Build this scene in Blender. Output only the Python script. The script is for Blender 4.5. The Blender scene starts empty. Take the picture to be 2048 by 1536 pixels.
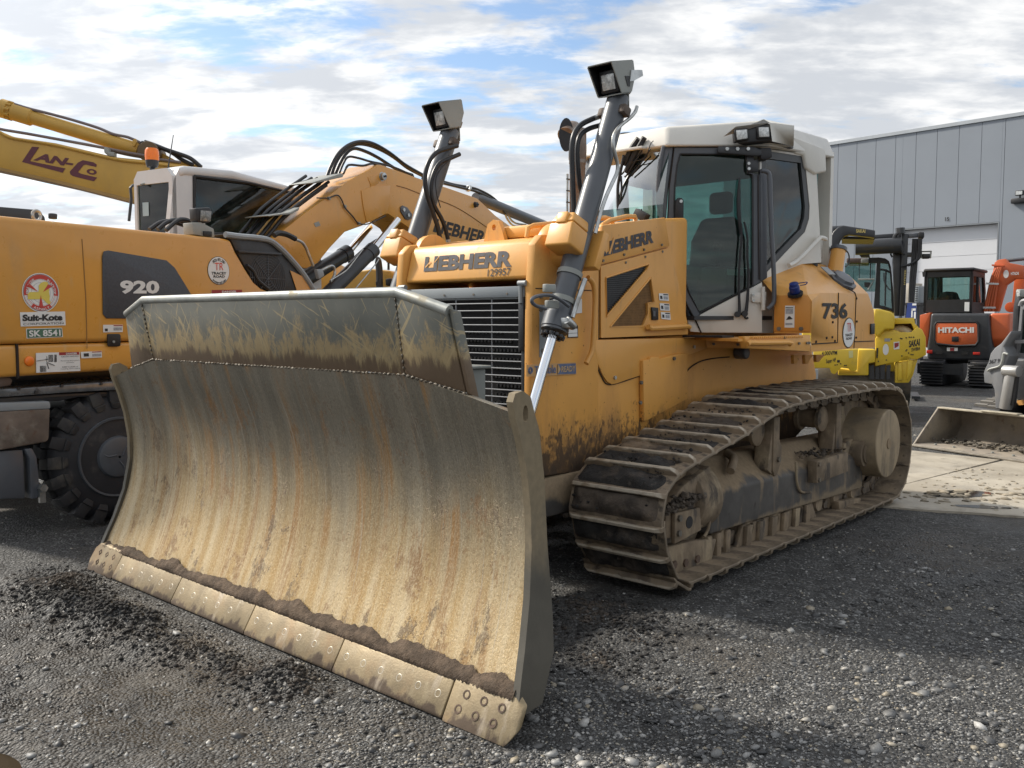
import bpy, bmesh, math, random
import numpy as np
from mathutils import Vector, Matrix
random.seed(7); rng = np.random.default_rng(7)
S = bpy.context.scene
COL = S.collection
R = math.radians

# ---------------------------------------------------------------- camera
cam = bpy.data.cameras.new('camera'); cam_ob = bpy.data.objects.new('camera', cam); COL.objects.link(cam_ob)
cam.sensor_width = 36.0; cam.lens = 31.64; cam.clip_start = 0.05; cam.clip_end = 2500
cam_ob.location = (4.028, -2.424, 1.6); cam_ob.rotation_euler = (R(90 - 4.068), 0, R(41.845))
S.camera = cam_ob

# ---------------------------------------------------------------- sun, sky, exposure
SUN_EL = 39.0
SUN_AZ = (-0.970, -0.243)                       # towards the sun
sun = bpy.data.lights.new('sun', 'SUN'); sun.energy = 3.1; sun.angle = R(4.5); sun.color = (1.0, 0.93, 0.82)
sun_ob = bpy.data.objects.new('sun', sun); COL.objects.link(sun_ob)
sv = Vector((SUN_AZ[0] * math.cos(R(SUN_EL)), SUN_AZ[1] * math.cos(R(SUN_EL)), math.sin(R(SUN_EL)))).normalized()
sun_ob.rotation_euler = sv.to_track_quat('Z', 'Y').to_euler()
sun_ob.location = (-20, -5, 20)

W = bpy.data.worlds.new('World'); S.world = W; W.use_nodes = True
S.view_settings.view_transform = 'Standard'; S.view_settings.look = 'None'
S.view_settings.gamma = 1.0; S.view_settings.use_curve_mapping = False
S.view_settings.exposure = 0.85


class NT:
    """small node-tree writer"""
    def __init__(self, nt): self.nt = nt; self.n = nt.nodes; self.l = nt.links
    def add(self, t, **kw):
        nd = self.n.new(t)
        for k, v in kw.items():
            if hasattr(nd, k): setattr(nd, k, v)
        return nd
    def put(self, sock, v):
        if v is None: return
        if isinstance(v, bpy.types.NodeSocket): self.l.new(v, sock)
        else:
            if sock.type == 'RGBA' and len(v) == 3: v = (*v, 1)
            sock.default_value = v
    def math(self, op, a, b=None, c=None, clamp=False):
        nd = self.add('ShaderNodeMath', operation=op, use_clamp=clamp)
        self.put(nd.inputs[0], a); self.put(nd.inputs[1], b)
        if c is not None: self.put(nd.inputs[2], c)
        return nd.outputs[0]
    def vmath(self, op, a, b=None):
        nd = self.add('ShaderNodeVectorMath', operation=op)
        self.put(nd.inputs[0], a); self.put(nd.inputs[1], b)
        return nd.outputs[0] if op not in ('DOT_PRODUCT', 'LENGTH') else nd.outputs['Value']
    def noise(self, vec, scale, detail=4, rough=.55, dist=0.0):
        nd = self.add('ShaderNodeTexNoise'); self.put(nd.inputs['Vector'], vec)
        nd.inputs['Scale'].default_value = scale; nd.inputs['Detail'].default_value = detail
        nd.inputs['Roughness'].default_value = rough; nd.inputs['Distortion'].default_value = dist
        return nd.outputs['Fac']
    def smooth(self, v, lo, hi, a=0.0, b=1.0):
        nd = self.add('ShaderNodeMapRange', interpolation_type='SMOOTHSTEP', clamp=True)
        self.put(nd.inputs[0], v)
        for i, q in enumerate((lo, hi, a, b)): nd.inputs[i + 1].default_value = q
        return nd.outputs[0]
    def mix(self, f, a, b, kind='MIX'):
        nd = self.add('ShaderNodeMix', data_type='RGBA', blend_type=kind)
        self.put(nd.inputs[0], f); self.put(nd.inputs[6], a); self.put(nd.inputs[7], b)
        return nd.outputs[2]
    def mapping(self, vec, scale=(1, 1, 1), loc=(0, 0, 0), rot=(0, 0, 0)):
        nd = self.add('ShaderNodeMapping'); self.put(nd.inputs[0], vec)
        nd.inputs['Scale'].default_value = scale; nd.inputs['Location'].default_value = loc; nd.inputs['Rotation'].default_value = rot
        return nd.outputs[0]


def build_world():
    t = NT(W.node_tree); t.n.clear()
    sky = t.add('ShaderNodeTexSky', sky_type='NISHITA', sun_disc=False)
    sky.sun_elevation = R(SUN_EL); sky.sun_rotation = math.atan2(SUN_AZ[0], SUN_AZ[1]) % (2 * math.pi)
    sky.air_density = 1.0; sky.dust_density = 0.6; sky.ozone_density = 1.6
    d = t.add('ShaderNodeTexCoord').outputs['Generated']
    d = t.vmath('NORMALIZE', d)
    sep = t.add('ShaderNodeSeparateXYZ'); t.l.new(d, sep.inputs[0])
    z = t.math('MAXIMUM', sep.outputs[2], 0.0)
    den = t.math('ADD', z, 0.17)
    px = t.math('DIVIDE', sep.outputs[0], den); py = t.math('DIVIDE', sep.outputs[1], den)
    comb = t.add('ShaderNodeCombineXYZ'); t.l.new(px, comb.inputs[0]); t.l.new(py, comb.inputs[1])
    p = t.mapping(comb.outputs[0], rot=(0, 0, R(-41)))
    p1 = t.mapping(p, scale=(0.85, 1.5, 1), loc=(9.2, 8.8, 0))
    big = t.noise(p1, 1.15, 2, .5, .2)
    mid = t.noise(p1, 4.6, 9, .60, .2)
    cov = t.math('ADD', t.math('MULTIPLY', big, 0.45), t.math('MULTIPLY', mid, 0.62))
    mask = t.smooth(cov, 0.395, 0.53)
    # near the horizon cloud layers close up
    hz = t.smooth(z, 0.0, 0.14, 0.6, 0.0)
    mask = t.math('MAXIMUM', mask, hz)
    shade = t.math('ADD', t.math('MULTIPLY', t.noise(t.mapping(p1, loc=(.05, .09, 0)), 4.6, 8, .58, .2), .62), t.math('MULTIPLY', t.noise(t.mapping(p, loc=(1.3, 7.7, 0)), 1.7, 4, .55, .2), .5))
    shade = t.smooth(shade, 0.64, 0.44)
    sd = t.vmath('DOT_PRODUCT', d, tuple(sv))
    glow = t.math('POWER', t.math('MAXIMUM', sd, 0.0), 5.0)
    cloud = t.mix(shade, (0.40, 0.42, 0.45), (0.65, 0.65, 0.645))
    gain = t.math('MULTIPLY_ADD', glow, 0.9, 0.92)
    cl = t.vmath('SCALE', cloud); t.l.new(gain, cl.node.inputs['Scale'])
    sk = t.vmath('SCALE', sky.outputs[0]); sk.node.inputs['Scale'].default_value = 0.095
    out = t.mix(mask, sk, cl)
    low = t.smooth(sep.outputs[2], -0.06, 0.0)
    out = t.mix(low, (0.16, 0.16, 0.155), out)
    bg = t.add('ShaderNodeBackground'); t.l.new(out, bg.inputs[0]); bg.inputs[1].default_value = 1.0
    o = t.add('ShaderNodeOutputWorld'); t.l.new(bg.outputs[0], o.inputs[0])
build_world()

# ---------------------------------------------------------------- materials
def M(name, col, rough=.5, metal=0.0, var=.12, vs=2.5, bump=0.0, bs=80.0, dirt=(), rvar=.1, coat=0.0, spec=.5):
    """procedural paint / metal / rubber: colour variation, layers of dirt, wear and fine relief.
    dirt entry: (colour, noise scale, stretch xyz, lo, hi, z range or None, strength[, roughness])"""
    m = bpy.data.materials.new(name); m.use_nodes = True
    t = NT(m.node_tree); b = t.n['Principled BSDF']
    co = t.add('ShaderNodeTexCoord').outputs['Object']
    n1 = t.noise(co, vs, 5, .6)
    f = t.smooth(n1, .3, .7)
    dk = tuple(c * (1 - var) for c in col); lt = tuple(min(1, c * (1 + var)) for c in col)
    c = t.mix(f, dk, lt)
    r = t.math('MULTIPLY_ADD', t.noise(co, vs * 4.3, 4, .6), rvar * 2, rough - rvar)
    me = metal
    sep = None
    for i, dd in enumerate(dirt):
        dc, sc, st, lo, hi, zr, amt = dd[:7]
        nz = t.noise(t.mapping(co, scale=st, loc=(i * 3.7, i * 1.9, i * 5.3)), sc, 6, .62, .2)
        if zr is not None:
            if sep is None:
                s_ = t.add('ShaderNodeSeparateXYZ'); t.l.new(co, s_.inputs[0]); sep = s_.outputs[2]
            zz = t.smooth(sep, min(zr), max(zr), *((1, 0) if zr[0] < zr[1] else (0, 1)))
            nz = t.math('ADD', nz, t.math('MULTIPLY', t.math('SUBTRACT', zz, .5), .55))
        k = t.math('MULTIPLY', t.smooth(nz, lo, hi), amt)
        dcol = t.mix(t.noise(co, 35, 3), tuple(q * .7 for q in dc), tuple(min(1, q * 1.3) for q in dc))
        c = t.mix(k, c, dcol)
        rr = dd[7] if len(dd) > 7 else .9
        r = t.math('ADD', t.math('MULTIPLY', r, t.math('SUBTRACT', 1.0, k)), t.math('MULTIPLY', k, rr))
        me_n = t.math('MULTIPLY', t.math('SUBTRACT', 1.0, k), me) if not (isinstance(me, float) and me == 0) else 0.0
        me = me_n
    t.put(b.inputs['Base Color'], c); t.put(b.inputs['Roughness'], r); t.put(b.inputs['Metallic'], me)
    b.inputs['Coat Weight'].default_value = coat; b.inputs['Coat Roughness'].default_value = .15
    b.inputs['Specular IOR Level'].default_value = spec
    if bump:
        h = t.math('ADD', t.noise(co, bs, 5, .65), t.math('MULTIPLY', t.noise(co, bs * .2, 3), .6))
        bn = t.add('ShaderNodeBump'); bn.inputs['Strength'].default_value = min(1, bump); bn.inputs['Distance'].default_value = .012
        t.l.new(h, bn.inputs['Height']); t.l.new(bn.outputs[0], b.inputs['Normal'])
    return m

MUDC = (.045, .036, .028); DUST = (.30, .22, .14); RUST = (.22, .085, .025)
YEL = (.70, .345, .075)
I3 = (1, 1, 1)
paint = M('machine_yellow_paint', YEL, .42, var=.05, vs=1.3, bump=.03, bs=30, coat=.15,
          dirt=[((.42, .20, .06), 2.2, (1, 1, .5), .50, .75, None, .45, .7), ((.46, .26, .10), 9, (1.5, 1.5, .22), .56, .72, None, .45, .7), ((.05, .03, .02), 30, I3, .70, .74, None, .8), ((.10, .06, .03), 14, (1, 1, .7), .68, .74, None, .6)])
paint_low = M('machine_yellow_paint_muddy', YEL, .5, var=.06, vs=1.3, bump=.05, bs=30,
          dirt=[((.36, .18, .07), 2.5, (1, 1, .4), .45, .75, None, .5, .8), ((.07, .042, .024), 24, (1, 1, .8), .62, .76, (.62, 1.5), .7), ((.17, .10, .045), 5, (1.2, 1.2, .5), .46, .72, (.60, 1.35), .6), (MUDC, 13, (1.2, 1.2, .55), .56, .80, (.55, 1.06), .9), ((.07, .045, .028), 26, (1, 1, .5), .60, .70, (.6, 1.3), .8), ((.04, .025, .018), 26, I3, .67, .71, None, .8)])
white_paint = M('cab_white_paint', (.62, .60, .55), .4, var=.05, coat=.15, dirt=[((.30, .25, .18), 3, I3, .55, .8, None, .35)])
grey_paint = M('dark_grey_paint', (.075, .082, .095), .4, var=.1, coat=.1, dirt=[(DUST, 3.5, I3, .55, .85, None, .22)])
grey_cyl = M('cylinder_grey_paint', (.085, .093, .105), .38, var=.1, coat=.1, dirt=[((.2, .17, .13), 5, (1, 1, .5), .55, .85, None, .3)])
mid_grey = M('light_grey_paint', (.26, .285, .30), .45, var=.08, dirt=[(DUST, 4, I3, .55, .8, None, .3)])
lamp_grey = M('lamp_housing_paint', (.27, .28, .26), .5, var=.1, dirt=[((.30, .26, .18), 6, I3, .5, .8, None, .4)])
black = M('black_plastic', (.014, .014, .016), .5, var=.3, dirt=[((.12, .10, .08), 6, I3, .55, .9, None, .3)])
hose_m = M('hose_rubber', (.014, .0145, .017), .42, var=.3, dirt=[((.12, .10, .08), 9, I3, .58, .85, None, .35)])
rubber = M('tyre_rubber', (.018, .019, .023), .62, var=.25, bump=.1, bs=60, dirt=[((.13, .115, .095), 5, I3, .52, .75, None, .55)])
seam_m = M('dark_seam', (.022, .014, .010), .8)
chrome = M('chrome_rod', (.75, .77, .80), .12, 1.0, var=.04, rvar=.03)
zinc = M('zinc_steel', (.46, .47, .46), .35, .9, var=.2, vs=14, dirt=[((.22, .17, .11), 8, I3, .55, .75, None, .5)])
steel_dirty = M('dirty_steel', (.17, .155, .13), .55, .5, var=.25, vs=9, bump=.1, dirt=[((.20, .15, .10), 5, I3, .45, .7, None, .8), (RUST, 11, I3, .62, .75, None, .5)])
track_metal = M('track_shoe_steel', (.22, .175, .125), .5, .35, var=.25, vs=11, bump=.12, bs=50,
          dirt=[((.25, .19, .125), 6, (1, 1, 1), .44, .62, None, .85), ((.09, .068, .05), 7, (.7, 1, 1), .50, .66, None, .85), (MUDC, 9, (.7, 1, 1), .58, .68, None, .9), ((.44, .39, .31), 9, (.8, 1, 1), .56, .74, (-.012, -.045), .7, .38)])
frame_m = M('track_frame_dusty_paint', (.072, .066, .060), .6, var=.2, vs=5, bump=.06,
          dirt=[((.25, .185, .115), 3.0, (1, 1, .4), .44, .60, (.62, .38), .97), ((.27, .20, .125), 7, (1, 1, .22), .50, .64, None, .8), ((.22, .17, .11), 5, (1, 1, .6), .5, .7, (.18, .34), .9), (MUDC, 5, I3, .64, .75, None, .8)])
dusty_m = M('caked_undercarriage', (.185, .138, .09), .8, var=.3, vs=6, bump=.25, bs=40, dirt=[((.31, .245, .16), 7, (1, 1, .35), .50, .66, None, .85), ((.06, .05, .042), 6, (1, 1, .5), .54, .66, None, .9), ((.03, .027, .024), 11, I3, .64, .72, None, .8, .45), ((.12, .06, .025), 9, I3, .66, .74, None, .6)])
hub_m = M('final_drive_dusty_steel', (.26, .20, .125), .55, .2, var=.25, vs=3, bump=.06, dirt=[((.13, .105, .075), 4, (1, 2.5, .6), .45, .7, None, .75), ((.34, .27, .18), 7, (1, 3, .4), .55, .72, None, .6)])
mud_m = M('dried_mud', (.07, .055, .042), .95, var=.5, vs=8, bump=.8, bs=45, dirt=[((.19, .14, .09), 4, I3, .5, .68, None, .9)])
soil_m = M('black_soil', (.020, .0185, .0175), .85, var=.5, vs=12, bump=.9, bs=60, dirt=[((.085, .066, .05), 3, I3, .50, .64, None, .75), ((.10, .085, .07), 18, I3, .58, .7, None, .7)])
mesh_m = M('dusty_brown_screen', (.20, .105, .035), .8, var=.3, vs=20)
decal_w = M('white_decal', (.72, .72, .70), .5, var=.03)
decal_k = M('black_lettering', (.028, .026, .026), .7, var=.15)
decal_g = M('worn_grey_lettering', (.075, .073, .08), .75, var=.2, vs=12)
decal_r = M('red_decal', (.50, .05, .04), .5, var=.05)
decal_dr = M('dark_red_decal', (.30, .03, .035), .5, var=.05)
decal_b = M('blue_decal', (.10, .13, .22), .5, var=.15, vs=20)
decal_gn = M('green_decal', (.06, .15, .10), .5, var=.05)
decal_y = M('yellow_decal', (.68, .55, .10), .5, var=.05)
decal_t = M('grey_print', (.33, .34, .36), .5, var=.2, vs=60)
text_w = M('white_lettering', (.70, .70, .68), .5, var=.03)
gold_t = M('gold_lettering', (.55, .43, .14), .5, var=.05)
maroon = M('maroon_lettering', (.10, .018, .028), .45, var=.06)
orange_l = M('amber_plastic', (.85, .20, .02), .25, var=.05)
redl = M('red_reflector', (.50, .03, .02), .3, var=.05)
lamp_glass = M('lamp_glass', (.55, .56, .55), .12, .3, var=.35, vs=40, bump=.3, bs=90)
cat_yel = M('ochre_yellow_paint', (.50, .30, .055), .5, var=.06, dirt=[((.28, .20, .10), 2, (1, 1, .4), .5, .8, None, .35)])
sak_yel = M('roller_yellow_paint', (.70, .48, .035), .42, var=.05, coat=.1, dirt=[((.30, .22, .10), 4, I3, .58, .8, None, .45)])
org = M('excavator_orange_paint', (.52, .105, .03), .4, var=.06, coat=.1, dirt=[((.30, .14, .08), 4, I3, .58, .85, None, .3)])
char_p = M('charcoal_paint', (.03, .032, .036), .4, var=.1, dirt=[((.15, .13, .10), 4, I3, .56, .8, None, .3)])
ctl_grey = M('loader_grey_paint', (.16, .165, .175), .45, var=.1, dirt=[((.24, .21, .17), 4, I3, .5, .8, None, .4)])
bucket_m = M('bucket_worn_steel', (.22, .19, .155), .6, .2, var=.2, vs=4, bump=.08, dirt=[((.27, .23, .17), 3, I3, .42, .66, None, .8), ((.12, .06, .025), 5, (1, 1, .6), .60, .72, None, .7), ((.06, .05, .045), 3, I3, .6, .7, None, .7)])
grn_wht = M('wet_painted_deck', (.16, .17, .18), .18, .3, var=.3, vs=8, dirt=[((.05, .045, .04), 8, I3, .55, .65, None, .8)])

def glass_mat(name, tint, rough=.02, mixf=.5, dark=(.02, .03, .03)):
    m = bpy.data.materials.new(name); m.use_nodes = True; t = NT(m.node_tree); t.n.clear()
    tr = t.add('ShaderNodeBsdfTransparent'); t.put(tr.inputs[0], tint)
    gl = t.add('ShaderNodeBsdfGlossy'); gl.inputs['Roughness'].default_value = rough
    co = t.add('ShaderNodeTexCoord').outputs['Object']
    fr = t.add('ShaderNodeFresnel'); fr.inputs[0].default_value = 1.52
    df = t.add('ShaderNodeBsdfDiffuse'); t.put(df.inputs[0], (.30, .29, .26))
    du = t.smooth(t.noise(co, 6, 5, .6), .45, .8, .015, .07)
    m1 = t.add('ShaderNodeMixShader'); t.l.new(t.math('MULTIPLY', fr.outputs[0], 1.1, clamp=True), m1.inputs[0]); t.l.new(tr.outputs[0], m1.inputs[1]); t.l.new(gl.outputs[0], m1.inputs[2])
    m2 = t.add('ShaderNodeMixShader'); t.l.new(du, m2.inputs[0]); t.l.new(m1.outputs[0], m2.inputs[1]); t.l.new(df.outputs[0], m2.inputs[2])
    o = t.add('ShaderNodeOutputMaterial'); t.l.new(m2.outputs[0], o.inputs[0])
    return m
glass_t = glass_mat('tinted_cab_glass', (.46, .62, .60))
glass_w = glass_mat('green_screen_glass', (.36, .56, .50))
glass_d = glass_mat('dark_cab_glass', (.48, .62, .60))

# ---------------------------------------------------------------- mesh building
def V(p): return Vector(p)
def frame_of(ax):
    ax = V(ax).normalized(); a = Vector((0, 0, 1)) if abs(ax.z) < .9 else Vector((1, 0, 0))
    u = ax.cross(a).normalized(); return u, ax.cross(u).normalized(), ax
def offs(thing):
    o = thing
    while o is not None:
        if 'ox' in BASE.get(o.name, {}): return BASE[o.name]['ox']
        o = o.parent
    return Vector((0, 0, 0))
BASE = {}

class MB:
    def __init__(self): self.bm = bmesh.new()
    def poly(self, pts): 
        vs = [self.bm.verts.new(p) for p in pts]
        try: return self.bm.faces.new(vs)
        except ValueError: return None
    def prism(self, pts, off):
        off = V(off); a = [self.bm.verts.new(p) for p in pts]; b = [self.bm.verts.new(V(p) + off) for p in pts]
        n = len(pts); fs = [self.bm.faces.new(a), self.bm.faces.new(b[::-1])]
        for i in range(n): fs.append(self.bm.faces.new((a[i], b[i], b[(i + 1) % n], a[(i + 1) % n])))
        return self
    def loft(self, A, B):
        a = [self.bm.verts.new(p) for p in A]; b = [self.bm.verts.new(p) for p in B]; n = len(a)
        self.bm.faces.new(a); self.bm.faces.new(b[::-1])
        for i in range(n): self.bm.faces.new((a[i], b[i], b[(i + 1) % n], a[(i + 1) % n]))
        return self
    def box(self, c, s, rot=None):
        c = V(c); h = [q / 2 for q in s]; vs = []
        for x in (-1, 1):
            for y in (-1, 1):
                for z in (-1, 1):
                    p = Vector((x * h[0], y * h[1], z * h[2]))
                    if rot is not None: p = rot @ p
                    vs.append(self.bm.verts.new(c + p))
        for f in ((0, 1, 3, 2), (4, 6, 7, 5), (0, 4, 5, 1), (2, 3, 7, 6), (0, 2, 6, 4), (1, 5, 7, 3)): self.bm.faces.new([vs[i] for i in f])
        return self
    def b2(self, lo, hi):
        lo, hi = V(lo), V(hi); return self.box((lo + hi) / 2, [abs(q) for q in (hi - lo)])
    def bar(self, a, b, w, h=None, up=(0, 0, 1)):
        a, b = V(a), V(b); ax = (b - a); L = ax.length; ax.normalize(); h = h or w
        up = V(up); u = ax.cross(up)
        if u.length < 1e-4: u = ax.cross(Vector((1, 0, 0)))
        u.normalize(); v = u.cross(ax)
        rot = Matrix((u, ax, v)).transposed()
        return self.box((a + b) / 2, (w, L, h), rot)
    def cyl(self, a, b, r, r2=None, seg=24, caps=True):
        a, b = V(a), V(b); return self.lathe(a, b - a, [(0, r), ((b - a).length, r if r2 is None else r2)], seg, caps)
    def lathe(self, o, ax, prof, seg=24, caps=True):
        u, v, w = frame_of(ax); o = V(o); rings = []
        for t, r in prof:
            rings.append([self.bm.verts.new(o + w * t + (u * math.cos(2 * math.pi * k / seg) + v * math.sin(2 * math.pi * k / seg)) * r) for k in range(seg)])
        for A, B in zip(rings, rings[1:]):
            for k in range(seg): self.bm.faces.new((A[k], A[(k + 1) % seg], B[(k + 1) % seg], B[k]))
        if caps:
            self.bm.faces.new(rings[0][::-1]); self.bm.faces.new(rings[-1])
        return self
    def tube(self, pts, r, seg=10, smooth=True, sub=6, close=False):
        P = [V(p) for p in pts]
        if smooth and len(P) > 2:
            Q = []; n = len(P)
            for i in range(n - 1):
                p0, p1, p2, p3 = P[max(i - 1, 0)], P[i], P[i + 1], P[min(i + 2, n - 1)]
                for k in range(sub):
                    t = k / sub
                    Q.append(.5 * ((2 * p1) + (p2 - p0) * t + (2 * p0 - 5 * p1 + 4 * p2 - p3) * t * t + (3 * p1 - p0 - 3 * p2 + p3) * t ** 3))
            Q.append(P[-1]); P = Q
        rings = []; pu = None
        for i, p in enumerate(P):
            d = (P[min(i + 1, len(P) - 1)] - P[max(i - 1, 0)])
            if d.length < 1e-9: continue
            d.normalize()
            if pu is None: u, v, _ = frame_of(d)
            else:
                u = (pu - d * pu.dot(d)); u = u.normalized() if u.length > 1e-6 else frame_of(d)[0]; v = d.cross(u)
            pu = u
            rr = r if not callable(r) else r(i / (len(P) - 1))
            rings.append([self.bm.verts.new(p + (u * math.cos(2 * math.pi * k / seg) + v * math.sin(2 * math.pi * k / seg)) * rr) for k in range(seg)])
        for A, B in zip(rings, rings[1:]):
            for k in range(seg): self.bm.faces.new((A[k], A[(k + 1) % seg], B[(k + 1) % seg], B[k]))
        self.bm.faces.new(rings[0][::-1]); self.bm.faces.new(rings[-1])
        return self
    def torus(self, c, ax, Rr, r, seg=32, rs=8):
        u, v, w = frame_of(ax); c = V(c); rings = []
        for i in range(seg):
            a = 2 * math.pi * i / seg; d = u * math.cos(a) + v * math.sin(a)
            rings.append([self.bm.verts.new(c + d * (Rr + r * math.cos(2 * math.pi * k / rs)) + w * r * math.sin(2 * math.pi * k / rs)) for k in range(rs)])
        for i in range(seg):
            A, B = rings[i], rings[(i + 1) % seg]
            for k in range(rs): self.bm.faces.new((A[k], A[(k + 1) % rs], B[(k + 1) % rs], B[k]))
        return self
    def grid(self, rows):
        g = [[self.bm.verts.new(p) for p in r] for r in rows]
        for A, B in zip(g, g[1:]):
            for k in range(len(A) - 1): self.bm.faces.new((A[k], A[k + 1], B[k + 1], B[k]))
        return self
    def holed(self, outer, holes, off):
        """plate with openings: outer loop and hole loops lie in one plane, thickness = off"""
        tmp = bmesh.new(); edges = []
        for loop in [outer] + list(holes):
            vs = [tmp.verts.new(p) for p in loop]
            for i in range(len(vs)): edges.append(tmp.edges.new((vs[i], vs[(i + 1) % len(vs)])))
        bmesh.ops.triangle_fill(tmp, use_beauty=True, use_dissolve=False, edges=edges)
        off = V(off)
        for f in tmp.faces:
            co = [v.co.copy() for v in f.verts]
            self.bm.faces.new([self.bm.verts.new(p) for p in co]); self.bm.faces.new([self.bm.verts.new(p + off) for p in co[::-1]])
        tmp.free()
        for loop in [outer] + list(holes):
            L = [V(p) for p in loop]
            for i in range(len(L)):
                a, b = L[i], L[(i + 1) % len(L)]
                self.bm.faces.new([self.bm.verts.new(q) for q in (a, b, b + off, a + off)])
        return self
    def mesh(self, name, bev=0.0, smooth=40, seg=2, weld=True):
        bm = self.bm
        if weld: bmesh.ops.remove_doubles(bm, verts=bm.verts, dist=1e-5)
        bmesh.ops.recalc_face_normals(bm, faces=bm.faces)
        if bev:
            ed = [e for e in bm.edges if len(e.link_faces) == 2 and e.calc_face_angle(0) > R(28)]
            if ed: bmesh.ops.bevel(bm, geom=ed, offset=bev, segments=seg, profile=.5, affect='EDGES', clamp_overlap=True)
        me = bpy.data.meshes.new(name); bm.to_mesh(me); bm.free()
        if smooth:
            me.polygons.foreach_set('use_smooth', [True] * len(me.polygons)); me.set_sharp_from_angle(angle=R(smooth))
        return me
    def build(self, name, mat, parent=None, bev=0.0, smooth=40, label=None, kind=None, seg=2):
        me = self.mesh(name, bev, smooth, seg)
        o_ = offs(parent) if parent is not None else Vector((0, 0, 0))
        if o_.length: me.transform(Matrix.Translation(-o_))
        for mm in (mat if isinstance(mat, (list, tuple)) else [mat]): me.materials.append(mm)
        ob = bpy.data.objects.new(name, me); COL.objects.link(ob)
        if parent is not None: ob.parent = parent
        if label: ob['label'] = label
        if kind: ob['kind'] = kind
        return ob

def thing(name, label, cat, fr=None, group=None, ox=None):
    o = bpy.data.objects.new(name, None); COL.objects.link(o); o.empty_display_size = .3
    o['label'] = label; o['category'] = cat
    if group: o['group'] = group
    if fr: o.location = fr[0]; o.rotation_euler = (0, 0, R(fr[1]))
    if ox: o.location = ox; BASE[o.name] = {'ox': Vector(ox)}
    return o
def inst(name, me, parent, loc, rot=(0, 0, 0), sc=None):
    o = bpy.data.objects.new(name, me); COL.objects.link(o); o.parent = parent
    o.location = V(loc) - offs(parent); o.rotation_euler = rot
    if sc: o.scale = sc
    return o
def quad(name, pts, mat, parent, n=None, lift=.003, th=.002):
    """thin printed plate: pts in order, lifted off its carrier along n (towards the viewer side)"""
    p = [V(q) for q in pts]; nn = (p[1] - p[0]).cross(p[2] - p[0]).normalized() if n is None else V(n).normalized()
    b = MB(); b.prism([q + nn * lift for q in p], nn * th)
    return b.build(name, mat, parent, smooth=0)

def text_verts(s, bold=0.0, res=3):
    cu = bpy.data.curves.new('lettering', 'FONT'); cu.body = s; cu.resolution_u = res; cu.offset = bold; cu.fill_mode = 'FRONT'
    ob = bpy.data.objects.new('lettering', cu); COL.objects.link(ob)
    dg = bpy.context.evaluated_depsgraph_get(); me = bpy.data.meshes.new_from_object(ob.evaluated_get(dg))
    vs = np.array([v.co[:2] for v in me.vertices]); fs = [tuple(p.vertices) for p in me.polygons]
    COL.objects.unlink(ob); bpy.data.objects.remove(ob); bpy.data.curves.remove(cu); bpy.data.meshes.remove(me)
    return vs, fs
def text(s, bl, br, tl, mat, parent, bold=0.0, n=None, lift=.003, name='lettering', curve=None):
    """flat print fitted to the parallelogram bl-br-tl"""
    vs, fs = text_verts(s, bold)
    lo, hi = vs.min(0), vs.max(0); q = (vs - lo) / (hi - lo)
    bl, br, tl = V(bl), V(br), V(tl); r, u = br - bl, tl - bl
    nn = r.cross(u).normalized() if n is None else V(n).normalized()
    co = [bl + r * float(a) + u * float(b) + nn * lift for a, b in q]
    o_ = offs(parent); me = bpy.data.meshes.new(name); me.from_pydata([tuple(c - o_) for c in co], [], fs); me.materials.append(mat)
    ob = bpy.data.objects.new(name, me); COL.objects.link(ob); ob.parent = parent
    return ob
def text_arc(s, c, r, a0, a1, size, ux, uy, mat, parent, flip=False, lift=.005, bold=0.01):
    """letters set round a circle; angles in degrees, ux/uy span the plane"""
    c, ux, uy = V(c), V(ux).normalized(), V(uy).normalized(); nn = ux.cross(uy)
    allv, allf = [], []; k = len(s); o_ = offs(parent)
    for i, ch in enumerate(s):
        if ch == ' ': continue
        vs, fs = text_verts(ch, bold, 2); a = R(a0 + (a1 - a0) * (i + .5) / k)
        wmid = (vs[:, 0].min() + vs[:, 0].max()) / 2
        rad = Vector((math.cos(a), math.sin(a))); tan = Vector((math.sin(a), -math.cos(a)))
        if flip: tan = -tan
        base = len(allv)
        for x, y in vs:
            up = rad if not flip else -rad
            p2 = rad * r + tan * float((x - wmid) * size) + up * float((y - .35) * size)
            allv.append(tuple(c + ux * p2.x + uy * p2.y + nn * lift - o_))
        allf += [tuple(base + q for q in f) for f in fs]
    me = bpy.data.meshes.new('lettering'); me.from_pydata(allv, [], allf); me.materials.append(mat)
    ob = bpy.data.objects.new('lettering', me); COL.objects.link(ob); ob.parent = parent
    return ob
def disc(name, c, r, ux, uy, mat, parent, lift=.003, th=.002, seg=40, ry=None):
    c, ux, uy = V(c), V(ux).normalized(), V(uy).normalized(); nn = ux.cross(uy); ry = ry or r
    b = MB(); b.prism([c + nn * lift + ux * r * math.cos(2 * math.pi * k / seg) + uy * ry * math.sin(2 * math.pi * k / seg) for k in range(seg)], nn * th)
    return b.build(name, mat, parent, smooth=0)
def bolt(p, n, r, parent, mat=None, h=None, name='bolt'):
    n = V(n).normalized(); b = MB(); b.cyl(V(p) - n * .003, V(p) + n * (h or r * .8), r, seg=6); return b.build(name, mat or steel_dirty, parent, smooth=0)
def lump(b, c, r, sq=(1, 1, 1), sub=1, jit=.35):
    tmp = bmesh.new(); bmesh.ops.create_icosphere(tmp, subdivisions=sub, radius=1.0)
    mp = {}
    for v in tmp.verts:
        k = 1 + random.uniform(-jit, jit); mp[v.index] = b.bm.verts.new((c[0] + v.co.x * r * sq[0] * k, c[1] + v.co.y * r * sq[1] * k, c[2] + v.co.z * r * sq[2] * k))
    for f in tmp.faces: b.bm.faces.new([mp[v.index] for v in f.verts])
    tmp.free()

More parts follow.
